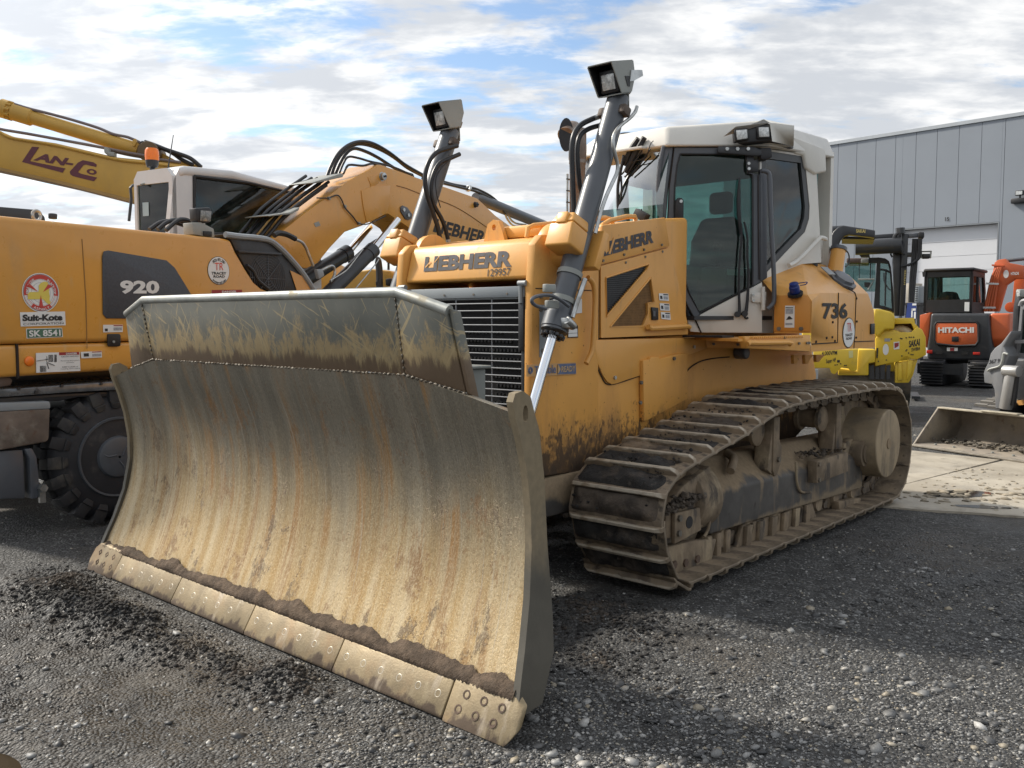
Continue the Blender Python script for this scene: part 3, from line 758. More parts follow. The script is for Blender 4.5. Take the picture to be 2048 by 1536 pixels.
def build_blade():
    # the bow of the face is smoothed with a spline through the measured points
    zs = np.linspace(.13, 1.37, 40); ys = np.interp(zs, BPZ, BPY)
    for _ in range(6): ys[1:-1] = (ys[:-2] + 2 * ys[1:-1] + ys[2:]) / 4
    def yy(z): return float(np.interp(z, zs, ys))
    nu, nv = 60, 34; F, B = [], []
    for j in range(nv + 1):
        rf, rb = [], []
        for i in range(nu + 1):
            u = -1 + 2 * i / nu; x = u * bhw(.13 + (btop(u * 1.71) - .13) * j / nv); z = .13 + (btop(x) - .13) * j / nv
            w = .004 * math.sin(u * 9 + z * 2) ; rf.append((x, yy(z) + w, z)); rb.append((x, yy(z) + .035 + .02 * math.sin(math.pi * j / nv), z))
        F.append(rf); B.append(rb)
    b = MB(); b.grid(F); b.grid([r[::-1] for r in B])
    for j in range(nv):
        for e in (0, nu): b.poly([F[j][e], F[j + 1][e], B[j + 1][e], B[j][e]])
    for e in (0, nv):
        for i in range(nu): b.poly([F[e][i], F[e][i + 1], B[e][i + 1], B[e][i]])
    bl = b.build('blade', blade_m, DZ, smooth=50)
    # ribs and back box
    b = MB(); b.b2((-1.6, .31, .25), (1.6, .50, .52)); b.b2((-1.6, .30, .95), (1.6, .46, 1.10))
    for x in (-1.5, -.9, -.3, .3, .9, 1.5): b.b2((x - .02, .30, .15), (x + .02, .52, 1.15))
    b.build('back_frame', grey_paint, bl, bev=.01)
    # cutting edge segments
    cuts = [-1.475, -.735, .02, .755, 1.475]
    def strip(x0, x1, y0=0.0):
        b = MB(); P = [(x0, y0 + .0, .004), (x0, y0 + .012, -.004), (x0, y0 + .085, .10), (x0, y0 + .105, .135), (x0, y0 + .075, .138), (x0, y0 + .002, .018)]
        b.prism(P, (x1 - x0, 0, 0)); return b
    for a, c in zip(cuts, cuts[1:]):
        ce = strip(a + .003, c - .003).build('cutting_edge', edge_m, DZ, bev=.004, smooth=30)
        for k in range(6):
            if abs(a + (c - a) * (k + .5) / 6 - (-.05)) < .07: continue
            x = a + (c - a) * (k + .5) / 6; n = Vector((0, -.86, .5)).normalized()
            bb = MB(); bb.lathe(V((x, .041, .078)) - n * .006, n, [(0, .018), (.0075, .018), (.009, .015), (.009, .0145), (.0075, .012), (.0075, .001)], 14); bb.build('plow_bolt', bolt_m, ce, smooth=30)
    for s in (-1, 1):
        b = MB(); x0, x1 = s * 1.478, s * 1.85
        P = []
        for x, zt, o in ((x0, .15, 0), (x1 - s * .05, .155, 0), (x1, .12, .006), (x1 + s * .004, .05, .004), (x1 - s * .03, -.004, 0), (x0, -.004, 0)):
            P.append((x, -.004 + zt * .56 + o, zt))
        b.prism(P, (0, .034, .012)); eb = b.build('end_bit', edge_m, DZ, bev=.008, smooth=35)
        for i in range(3):
            for j in range(2):
                x = s * (1.545 + .095 * i + (.018 if j else 0)); z = .055 + .055 * j; n = Vector((0, -.86, .5)).normalized()
                p = V((x, -.004 + z * .56, z)); bb = MB(); bb.lathe(p - n * .004, n, [(0, .019), (.0055, .019), (.0055, .013), (.002, .011), (.002, .001)], 4 if s < 0 else 10); bb.build('plow_bolt', M('rusty_bolt', (.10, .065, .045), .8, var=.3, vs=30) if 'rusty_bolt' not in bpy.data.materials else bpy.data.materials['rusty_bolt'], eb, smooth=30)
    # side plates
    zz = [.14, .22, .32, .50, .70, .85, 1.0, 1.13, 1.22]
    for s in (-1, 1):
        fr = [(yy(z) - .022, z) for z in zz] + [(.140, 1.285), (.155, 1.318), (.20, 1.325), (.245, 1.30)]
        rr = [(.275, 1.22), (.30, 1.16), (.33, .97), (.345, .70), (.343, .42), (.322, .27), (.22, .095), (.12, .085)]
        P = [(s * (bhw(z) + .002), y, z) for y, z in fr + rr]
        hole = [(s * (bhw(1.24) + .002), .215 + .016 * math.cos(a * math.pi / 6), 1.235 + .034 * math.sin(a * math.pi / 6)) for a in range(12)]
        b = MB(); b.holed(P, [hole], (s * .034, 0, 0)); sp = b.build('side_plate', M('side_plate_dusty_grey', (.088, .08, .064), .5, .2, var=.15, vs=4, bump=.05, dirt=[((.27, .21, .125), 3, (1, 1, .5), .5, .75, (1.0, .1), .7)]) if 'side_plate_dusty_grey' not in bpy.data.materials else bpy.data.materials['side_plate_dusty_grey'], bl, bev=0, smooth=30)
    # spill plate of three folded plates with a rolled rim
    yb, yt = .135, .075
    SP = [((-1.455, .165, 1.305), (-1.12, yb, 1.368), (-1.13, yt, 1.715), (-1.405, .105, 1.64)), ((-1.12, yb, 1.368), (1.12, yb, 1.368), (1.13, yt, 1.715), (-1.13, yt, 1.715)), ((1.12, yb, 1.368), (1.455, .165, 1.305), (1.405, .105, 1.64), (1.13, yt, 1.715))]
    for k, P in enumerate(SP):
        b = MB(); g = .003
        Q = [V(p) for p in P]; c = sum(Q, Vector()) / 4; Q = [p + (c - p) * .004 for p in Q]
        b.prism(Q, (0, .022, 0)); b.build('spill_plate', spill_m, bl, bev=.003, smooth=30)
    b = MB(); b.tube([(-1.41, .12, 1.637), (-1.131, .09, 1.716), (1.131, .09, 1.716), (1.41, .12, 1.637)], .024, 12, smooth=False); b.build('rolled_rim', rim_m, bl)
    b = MB()
    for x0 in np.linspace(-1.12, 1.1, 75):       # weld beads along the joint
        lump(b, (x0 + .015, .129, 1.366), .0075, (1.5, .8, .8), 1, .25)
    for s in (-1, 1):
        for t in np.linspace(0, 1, 14): lump(b, (s * (1.12 + .335 * t), .128 + .03 * t, 1.366 - .062 * t), .0075, (1.4, .8, .9), 1, .25)
        for t in np.linspace(0, 1, 14): lump(b, (s * (1.121 + .01 * t), yb + (yt - yb) * t - .003, 1.37 + .34 * t), .006, (.8, .8, 1.5), 1, .25)
    b.build('weld', M('weld_seam_steel', (.10, .082, .06), .6, .3, var=.3, vs=30), bl, kind='stuff')
    for s in (-1, 1):      # flanges behind the wings, lifting lugs
        b = MB(); b.prism([(s * 1.408, .115, 1.645), (s * 1.458, .17, 1.30), (s * 1.458, .225, 1.27), (s * 1.41, .165, 1.635)], (s * .022, 0, 0)); b.build('wing_flange', spill_m, bl, bev=.005)
        b = MB(); b.b2((s * 1.10, .30, .95), (s * 1.28, .47, 1.385)); b.b2((s * 1.08, .29, 1.386), (s * 1.30, .49, 1.40)); b.build('rear_bracket', M('bracket_grey_paint', (.16, .17, .155), .5, var=.1, dirt=[((.3, .24, .15), 5, I3, .5, .75, None, .6)]) if s < 0 else bpy.data.materials['bracket_grey_paint'], bl, bev=.006)
    # soil caught on the ledge above the cutting edge
    xs = np.linspace(-1.76, 1.79, 420); n1 = fbm(xs * 9, xs * 0 + 3, 4, 4); n2 = fbm(xs * 30, xs * 0 + 7, 3, 8)
    rows = []
    for j, t in enumerate(np.linspace(0, 1, 8)):
        r = []
        for x, a, c in zip(xs, n1, n2):
            ztop = .185 + .035 * a * 2 + .022 * c + .012 * (x > 0); zb = .118 + .006 * c
            z = zb + (ztop - zb) * t; yb_ = yy(max(z, .13)); bul = (.028 * math.sin(math.pi * min(1, t * 1.05) * .95 + .12)) * (1 + .8 * a) + .004 * math.sin(x * 300 + j * 2.1)
            r.append((x, (yb_ - .004 - bul) if t > .12 else .083, z))
        rows.append(r)
    b = MB(); b.grid(rows); b.build('soil', M('ledge_soil', (.105, .075, .052), .95, var=.4, vs=14, bump=.9, bs=90), bl, kind='stuff', smooth=70)
    # C-frame arms between the tracks
    for s in (-1, 1):
        b = MB(); b.prism([(s * .30, .45, .40), (s * .30, 2.2, .42), (s * .30, 2.9, .36), (s * .30, 2.9, .62), (s * .30, 2.2, .66), (s * .30, .45, .62)], (s * .33, 0, 0)); b.build('push_arm', frame_m, DZ, bev=.02)
    b = MB(); b.b2((-.62, .95, .42), (.62, 1.35, .60)); b.build('cross_member', frame_m, DZ, bev=.02)
    b = MB()
    for k in range(60): lump(b, (random.uniform(.34, .64), random.uniform(1.3, 2.0), .405), random.uniform(.012, .03), (1, 1, .7), 1, .4)
    b.build('caked_mud', mud_m, DZ, kind='stuff')
build_blade()

# ---------------- hull, radiator guard, nose and hood
def build_hull():
    b = MB()
    P = [(0, 1.84, .69), (0, 1.84, 1.79), (0, 2.20, 1.79), (0, 2.20, 1.475), (0, 3.56, 1.475), (0, 5.45, 1.44), (0, 5.62, 1.10), (0, 5.62, .72), (0, 5.2, .55), (0, 2.1, .60)]
    b.prism([(-.595, y, z) for _, y, z in P], (1.19, 0, 0)); hull = b.build('hull', paint_low, DZ, bev=.015)
    # radiator guard cheeks: side plates that carry the grille between them
    for s in (-1, 1):
        b = MB(); b.prism([(s * .545, 1.56, .67), (s * .545, 1.575, 1.79), (s * .545, 1.60, 2.045), (s * .545, 1.66, 2.10), (s * .545, 2.23, 2.17), (s * .545, 2.23, .64)], (s * .062, 0, 0)); g = b.build('guard_cheek', paint_low, DZ, bev=.014)
        b = MB(); b.b2((s * .606, 1.60, 1.782), (s * .610, 2.2, 1.787)); b.build('seam', seam_m, g)
        for y, z in ((1.645, 1.74), (1.645, 1.66), (1.66, 1.42)): bolt((s * .607, y, z), (s, 0, 0), .014, g)
        b = MB(); b.b2((s * .607, 1.635, 1.38), (s * .613, 1.70, 1.69)); b.build('sight_strip', mid_grey, g, bev=.003)
    # nose
    b = MB(); N = [(1.6055, 1.845), (1.660, 2.052), (1.685, 2.085), (2.24, 2.165), (2.24, 1.835)]
    b.prism([(-.543, y, z) for y, z in N], (1.086, 0, 0)); nose = b.build('nose', paint, DZ, bev=.022, seg=3)
    t = [(-0.375, 1.624, 1.916), (0.4, 1.625, 1.92), (-0.384, 1.65, 2.014)]
    text('LIEBHERR', t[0], t[1], t[2], decal_g, nose, bold=.05, n=(0, -.967, .255), lift=.003)
    # the slanted flicks cut through the first letters
    for P in ([(-0.368, 1.632, 1.946), (-0.328, 1.642, 1.982), (-0.324, 1.64, 1.978), (-0.357, 1.631, 1.94)], [(-0.288, 1.64, 1.975), (-0.257, 1.648, 2.006), (-0.252, 1.647, 2.003), (-0.281, 1.639, 1.97)]):
        quad('flash', P, paint, nose, n=(0, -.967, .255), lift=.0042, th=.0008)
    t = [(0.214, 1.611, 1.864), (0.403, 1.612, 1.868), (0.209, 1.622, 1.909)]
    text('129957', t[0], t[1], t[2], decal_k, nose, bold=.012, n=(0, -.967, .255), lift=.0036)
    # hood rising to the cab
    b = MB(); H = [(2.243, 1.72), (2.243, 2.165), (3.02, 2.31), (3.34, 2.34), (3.34, 1.5), (2.243, 1.5)]
    b.prism([(-.585, y, z) for y, z in H], (1.17, 0, 0)); hood = b.build('hood', paint, DZ, bev=.03, seg=3)
    # lifting eye, rails and hatch on the hood
    b = MB(); E = [(-.06, 1.86, 2.10), (.13, 1.86, 2.10), (.11, 1.86, 2.16), (.075, 1.86, 2.235), (.03, 1.86, 2.245), (-.02, 1.86, 2.22)]
    b.holed(E, [[(.035 + .018 * math.cos(a * math.pi / 5), 1.86, 2.195 + .02 * math.sin(a * math.pi / 5)) for a in range(10)]], (0, .035, 0)); b.build('lifting_eye', paint, DZ, smooth=0)
    b = MB(); b.tube([(.42, 1.74, 2.10), (.42, 1.75, 2.155), (.42, 1.80, 2.175), (.42, 2.55, 2.285), (.42, 2.62, 2.28), (.42, 2.64, 2.22)], .016, 10, smooth=False); b.build('hood_rail', paint, DZ)
    b = MB(); b.b2((.05, 1.9, 2.12), (.40, 2.6, 2.20)); b.build('hood_hatch', paint, DZ, bev=.02)
    pts = [(0.55, 2.306, 2.162), (0.55, 2.342, 2.213), (0.55, 2.414, 2.245), (0.55, 2.603, 2.288), (0.55, 2.7, 2.296), (0.55, 2.71, 2.277), (0.55, 2.701, 2.241)]
    b = MB(); b.tube(pts, .017, 10, smooth=False); b.build('grab_rail', paint, DZ)
    # exhaust with its slash-cut mouth
    c0 = (0.1, 2.649, 2.322); cb = (0.1, 2.639, 2.711); b = MB()
    x, y = c0[0], c0[1]; b.lathe((x, y, 2.2), (0, 0, 1), [(0, .055), (cb[2] - 2.2, .055), (cb[2] - 2.19, .062), (cb[2] - 2.0 + .02, .062)], 20, caps=False)
    b.build('exhaust_stack', M('heat_stained_pipe', (.26, .22, .19), .45, .5, var=.2, vs=5, dirt=[((.16, .08, .04), 5, I3, .45, .65, None, .8)]), DZ)
    mo = (0.1, 2.526, 2.863); b = MB(); n = Vector((.45, -.72, .25)).normalized()
    b.tube([(x, y, cb[2] - .02), (x, y + .005, cb[2] + .12), (x - .01, y - .04, cb[2] + .21), mo], lambda t: .060 + .02 * max(0, t - .6), 18); mouth = b.build('exhaust_elbow', bpy.data.materials['heat_stained_pipe'], DZ)
    b = MB(); u, v, w = frame_of(n); b.prism([V(mo) + n * .016 + u * .050 * math.cos(k * math.pi / 12) + Vector((0, 0, 1)) * .112 * math.sin(k * math.pi / 12) for k in range(24)], n * .01); b.build('exhaust_mouth', black, mouth)
    b = MB(); q = (0.05, 2.586, 2.321); 
    b.b2((q[0], q[1], 2.2), (q[0] + .012, q[1] + .012, 2.62)); b.b2((q[0], q[1] + .05, 2.2), (q[0] + .012, q[1] + .062, 2.62))
    for k in range(5): b.b2((q[0], q[1], 2.26 + k * .08), (q[0] + .012, q[1] + .06, 2.268 + k * .08))
    b.build('heat_guard', zinc, DZ)
build_hull()

grille_m = M('grille_bar_paint', (.22, .23, .245), .45, var=.08)
def build_grille():
    b = MB(); b.b2((-.543, 1.70, .66), (.543, 1.80, 1.80)); b.build('radiator', M('radiator_core', (.006, .0065, .0075), .8, .0, var=.4, vs=20), DZ)
    fan = MB()
    for k in range(16):
        z = .80 + k * .055
        for i in range(34):
            x = -.5 + i * .0305 + (k % 2) * .01
            if (x - .1) ** 2 + (z - 1.15) ** 2 < .16 and (x - .1) ** 2 + (z - 1.15) ** 2 > .01: fan.b2((x, 1.688, z), (x + .017, 1.70, z + .016))
    fan.build('radiator_fins', M('fin_metal', (.022, .022, .023), .6), DZ, kind='stuff', smooth=0)
    fr = MB(); fr.b2((-.535, 1.585, 1.735), (.535, 1.60, 1.800)); fr.b2((-.535, 1.600, 1.725), (.535, 1.66, 1.738)); g = fr.build('grille_header', mid_grey, DZ, bev=.004)
    for x in (-.40, -.14, .12, .40): bolt((x, 1.585, 1.757), (0, -1, 0), .007, g)
    fr = MB(); fr.b2((.505, 1.59, .7), (.535, 1.64, 1.735)); gg = fr.build('grille_frame', char_p, DZ, bev=.004)
    fr = MB(); fr.b2((-.535, 1.59, .7), (-.505, 1.64, 1.735)); fr.build('grille_post', char_p, gg, bev=.004)
    fr = MB(); fr.b2((.495, 1.575, 1.42), (.536, 1.588, 1.735)); fr.build('hinge_cover', char_p, gg, bev=.004)
    me = None; k = 0; z = 1.700
    while z > .72:
        if me is None:
            b = MB(); b.tube([(-.505, 0, 0), (-.25, -.012, 0), (0, -.016, 0), (.25, -.012, 0), (.505, 0, 0)], .0040, 8, sub=3); me = b.mesh('grille_bar'); me.materials.append(grille_m)
        inst('grille_bar', me, gg, (0, 1.600, z)); z -= .0435
    for x in (-.36, -.05, .26):
        b = MB(); b.cyl((x, 1.600, .7), (x, 1.600, 1.735), .0045, seg=8); b.build('grille_upright', grille_m, gg)
    for s in (-1, 1):
        b = MB(); b.cyl((s * .50, 1.575, 1.815), (s * .56, 1.575, 1.815), .017); b.cyl((s * .515, 1.575, 1.70), (s * .515, 1.575, 1.82), .012); b.build('grille_hinge', mid_grey, gg)
build_grille()

# ---------------- engine side: panels, louvre, screen, rails, prints
def clip_tri_lines(b, tri, dz, half, axis_t, off):
    """horizontal slats inside a polygon given in a plane x = const"""
    P = [V(p) for p in tri]; z0, z1 = min(p.z for p in P), max(p.z for p in P); z = z0 + dz * .6
    while z < z1:
        xs = []
        for a, c in zip(P, P[1:] + P[:1]):
            if (a.z - z) * (c.z - z) < 0: t = (z - a.z) / (c.z - a.z); xs.append(a.y + (c.y - a.y) * t)
        if len(xs) >= 2:
            y0, y1 = min(xs), max(xs)
            if y1 - y0 > .01: b.b2((P[0].x + off, y0, z - half), (P[0].x + off + axis_t, y1, z + half))
        z += dz
def build_engine_side():
    X = .612
    outer = [(0.612, 2.236, 1.942), (0.612, 3.043, 2.105), (0.612, 3.103, 1.994), (0.612, 3.213, 1.776), (0.612, 3.304, 1.564), (0.612, 3.306, 1.496), (0.612, 2.245, 1.486)]
    lou = [(0.612, 2.287, 1.869), (0.612, 2.779, 1.979), (0.612, 2.747, 1.933), (0.612, 2.299, 1.622)]
    scr = [(0.612, 2.809, 1.89), (0.612, 2.855, 1.724), (0.612, 2.774, 1.715), (0.612, 2.78, 1.638), (0.612, 2.72, 1.558), (0.612, 2.341, 1.556)]
    b = MB(); b.holed(outer, [lou, scr], (-.03, 0, 0)); ed = b.build('engine_door', paint, DZ, smooth=30)
    b = MB(); b.prism([V(p) - Vector((.022, 0, 0)) for p in lou], (-.004, 0, 0)); b.build('louvre_back', black, ed)
    b = MB(); clip_tri_lines(b, lou, .0125, .003, .008, -.018); b.build('louvre_slats', char_p, ed, kind='stuff', smooth=0)
    b = MB(); b.prism([V(p) - Vector((.018, 0, 0)) for p in scr], (-.004, 0, 0)); b.build('screen', mesh_m, ed)
    b = MB(); clip_tri_lines(b, scr, .0105, .0022, .004, -.017); b.build('screen_wires', M('screen_wire', (.26, .14, .05), .7), ed, kind='stuff', smooth=0)
    # bent frames round the openings
    for loop in (lou, scr):
        b = MB(); L = [V(p) + Vector((.002, 0, 0)) for p in loop]; b.tube(L + [L[0]], .006, 6, smooth=False); b.build('opening_edge', paint, ed)
    up = [(0.608, 2.258, 2.201), (0.608, 2.99, 2.31), (0.608, 3.055, 2.117), (0.608, 2.24, 1.949)]
    b = MB(); b.prism(up, (-.03, 0, 0)); upn = b.build('side_panel', paint, DZ, bev=.006)
    t = [(0.608, 2.269, 2.005), (0.608, 2.842, 2.128), (0.608, 2.265, 2.092)]
    text('LIEBHERR', t[0], t[1], t[2], decal_g, upn, bold=.05, n=NX, lift=.004)
    for P in ([(0.608, 2.272, 2.045), (0.608, 2.305, 2.106), (0.608, 2.319, 2.102), (0.608, 2.296, 2.021)], [(0.608, 2.316, 2.023), (0.608, 2.373, 2.131), (0.608, 2.391, 2.13), (0.608, 2.337, 2.024)]): quad('flash', P, paint, upn, n=NX, lift=.0045, th=.001)
    for q in [(0.61, 2.493, 2.027), (0.61, 2.725, 2.073), (0.61, 2.945, 2.119), (0.61, 2.51, 1.977), (0.61, 2.739, 2.026), (0.61, 2.952, 2.073), (0.61, 2.26, 1.977)]: bolt(q, NX, .009, upn)
    # latch and three safety prints
    L = [(0.613, 2.808, 1.688), (0.613, 2.892, 1.684), (0.613, 2.894, 1.6), (0.613, 2.819, 1.6)]; b = MB(); b.prism(L, (.012, 0, 0)); la = b.build('latch', black, ed, bev=.004)
    L = [(0.626, 2.814, 1.662), (0.626, 2.843, 1.662), (0.626, 2.844, 1.625), (0.626, 2.818, 1.625)]; b = MB(); b.prism(L, (.006, 0, 0)); b.build('paddle', grey_paint, la)
    for z0 in (1237, 1301, 1357):
        P = {1237: [(0.614, 2.906, 1.784), (0.614, 3.028, 1.784), (0.614, 3.036, 1.734), (0.614, 2.915, 1.736)], 1301: [(0.614, 2.919, 1.717), (0.614, 3.042, 1.714), (0.614, 3.05, 1.664), (0.614, 2.928, 1.667)], 1357: [(0.614, 2.935, 1.655), (0.614, 3.054, 1.653), (0.614, 3.063, 1.601), (0.614, 2.944, 1.607)]}[z0]
        d = quad('safety_label', P, decal_w, ed, n=NX, lift=.001)
        p = [V(q) for q in P]; e1, e2 = p[1] - p[0], p[3] - p[0]
        def sub(a, c, a2, c2): return [p[0] + e1 * a + e2 * c, p[0] + e1 * a2 + e2 * c, p[0] + e1 * a2 + e2 * c2, p[0] + e1 * a + e2 * c2]
        quad('print', sub(.45, .08, .95, .25), decal_k, d, n=NX, lift=.0035, th=.0006); quad('print', sub(.1, .35, .32, .8), decal_k, d, n=NX, lift=.0035, th=.0006); quad('print', sub(.45, .4, .9, .85), decal_t, d, n=NX, lift=.0035, th=.0006)
    b = MB(); b.tube([(0.64, 2.741, 1.554), (0.64, 2.77, 1.543), (0.64, 2.986, 1.548), (0.64, 3.247, 1.555), (0.64, 3.279, 1.547)], .019, 8, smooth=False); b.build('grab_bar', paint, ed)
    # lower access cover and bolt-on plate
    cov = [(0.598, 2.182, 1.474), (0.598, 3.562, 1.47), (0.598, 3.594, 1.388), (0.598, 3.274, 1.339), (0.598, 2.697, 1.223), (0.598, 2.55, 1.203), (0.598, 2.436, 1.185), (0.598, 2.371, 1.181), (0.598, 2.321, 1.201), (0.598, 2.273, 1.245), (0.598, 2.218, 1.323), (0.598, 2.188, 1.387)]
    b = MB(); b.prism(cov, (.010, 0, 0)); c = b.build('access_cover', paint, DZ, bev=.003)
    for q in [(0.608, 2.399, 1.224), (0.608, 3.395, 1.403)]: bolt(q, NX, .014, c, mat=zinc)
    gp_ = [(0.6, 2.695, 1.328), (0.6, 2.78, 1.331), (0.6, 2.794, 1.348), (0.6, 2.891, 1.345), (0.6, 2.908, 1.332), (0.6, 3.157, 1.36), (0.6, 3.27, 1.357), (0.6, 3.279, 1.03), (0.6, 2.98, 0.962), (0.6, 2.714, 0.907)]
    b = MB(); b.prism(gp_, (.035, 0, 0)); gpl = b.build('bolted_plate', paint_low, DZ, bev=.006)
    for q in [(0.636, 2.667, 1.179), (0.636, 2.658, 1.044), (0.636, 3.077, 1.328)]: bolt(q, NX, .014, gpl)
    b = MB(); b.tube([(0.6, 2.14, 1.467), (0.6, 2.176, 1.382), (0.6, 2.267, 1.239), (0.6, 2.368, 1.18), (0.6, 2.695, 1.219)], .004, 6); b.build('panel_gap', seam_m, DZ)
    b = MB(); b.tube([(0.602, 3.272, 1.176), (0.602, 3.339, 1.24), (0.602, 3.492, 1.289), (0.602, 3.689, 1.308), (0.602, 3.947, 1.312)], .005, 6); b.build('panel_gap', seam_m, DZ)
    b = MB(); b.tube([(0.66, 2.036, 1.86), (0.66, 2.077, 1.839), (0.66, 2.103, 1.798), (0.66, 2.113, 1.706), (0.66, 2.1, 1.52), (0.66, 2.092, 1.438), (0.66, 2.075, 1.392), (0.66, 2.025, 1.332)], .017, 10); b.build('grab_rail', paint, DZ)
    b = MB(); b.b2((.585, 2.205, 1.47), (.60, 2.24, 2.1)); b.build('panel_gap', seam_m, DZ)
    # maker's print on the cheek
    P = [(0.609, 1.516, 1.341), (0.609, 1.98, 1.339), (0.609, 1.986, 1.264), (0.609, 1.516, 1.272)]; fr = quad('print_panel', P, M('faded_print_ground', (.52, .30, .12), .5, var=.05), DZ, n=NX, lift=.002)
    t = [(0.609, 1.585, 1.28), (0.609, 1.785, 1.281), (0.609, 1.585, 1.331)]; text('Trimble', t[0], t[1], t[2], decal_b, fr, bold=.02, n=NX, lift=.007)
    quad('print_band', [(0.609, 1.801, 1.335), (0.609, 1.977, 1.333), (0.609, 1.981, 1.269), (0.609, 1.801, 1.273)], decal_b, fr, n=NX, lift=.006, th=.001)
    t = [(0.609, 1.833, 1.285), (0.609, 1.97, 1.285), (0.609, 1.834, 1.32)]; text('READY', t[0], t[1], t[2], M('tan_print', (.50, .33, .16), .5), fr, bold=.02, n=NX, lift=.009)
    quad('chevron', [(0.609, 1.801, 1.333), (0.609, 1.826, 1.304), (0.609, 1.801, 1.275), (0.609, 1.799, 1.304)], bpy.data.materials['tan_print'], fr, n=NX, lift=.008, th=.001)
    c = (0.609, 1.549, 1.307)
    b = MB(); b.torus(V(c) + Vector((.006, 0, 0)), NX, .018, .003, 20, 6); b.torus(V(c) + Vector((.006, 0, 0)), NX, .010, .003, 16, 6); b.build('globe_print', decal_b, fr)
    P = [(0.609, 1.901, 1.562), (0.609, 2.0, 1.567), (0.609, 2.004, 1.492), (0.609, 1.901, 1.492)]; d = quad('rating_plate', P, decal_k, DZ, n=NX, lift=.002)
    quad('print', [(0.609, 1.904, 1.544), (0.609, 1.992, 1.547), (0.609, 1.993, 1.521), (0.609, 1.904, 1.52)], decal_w, d, n=NX, lift=.005, th=.001); quad('print', [(0.609, 1.904, 1.517), (0.609, 1.993, 1.519), (0.609, 1.995, 1.498), (0.609, 1.904, 1.497)], decal_w, d, n=NX, lift=.005, th=.001)
    P = [(0.609, 1.982, 1.727), (0.609, 2.04, 1.731), (0.609, 2.041, 1.644), (0.609, 1.982, 1.64)]; d = quad('safety_label', P, decal_w, DZ, n=NX, lift=.002)
build_engine_side()

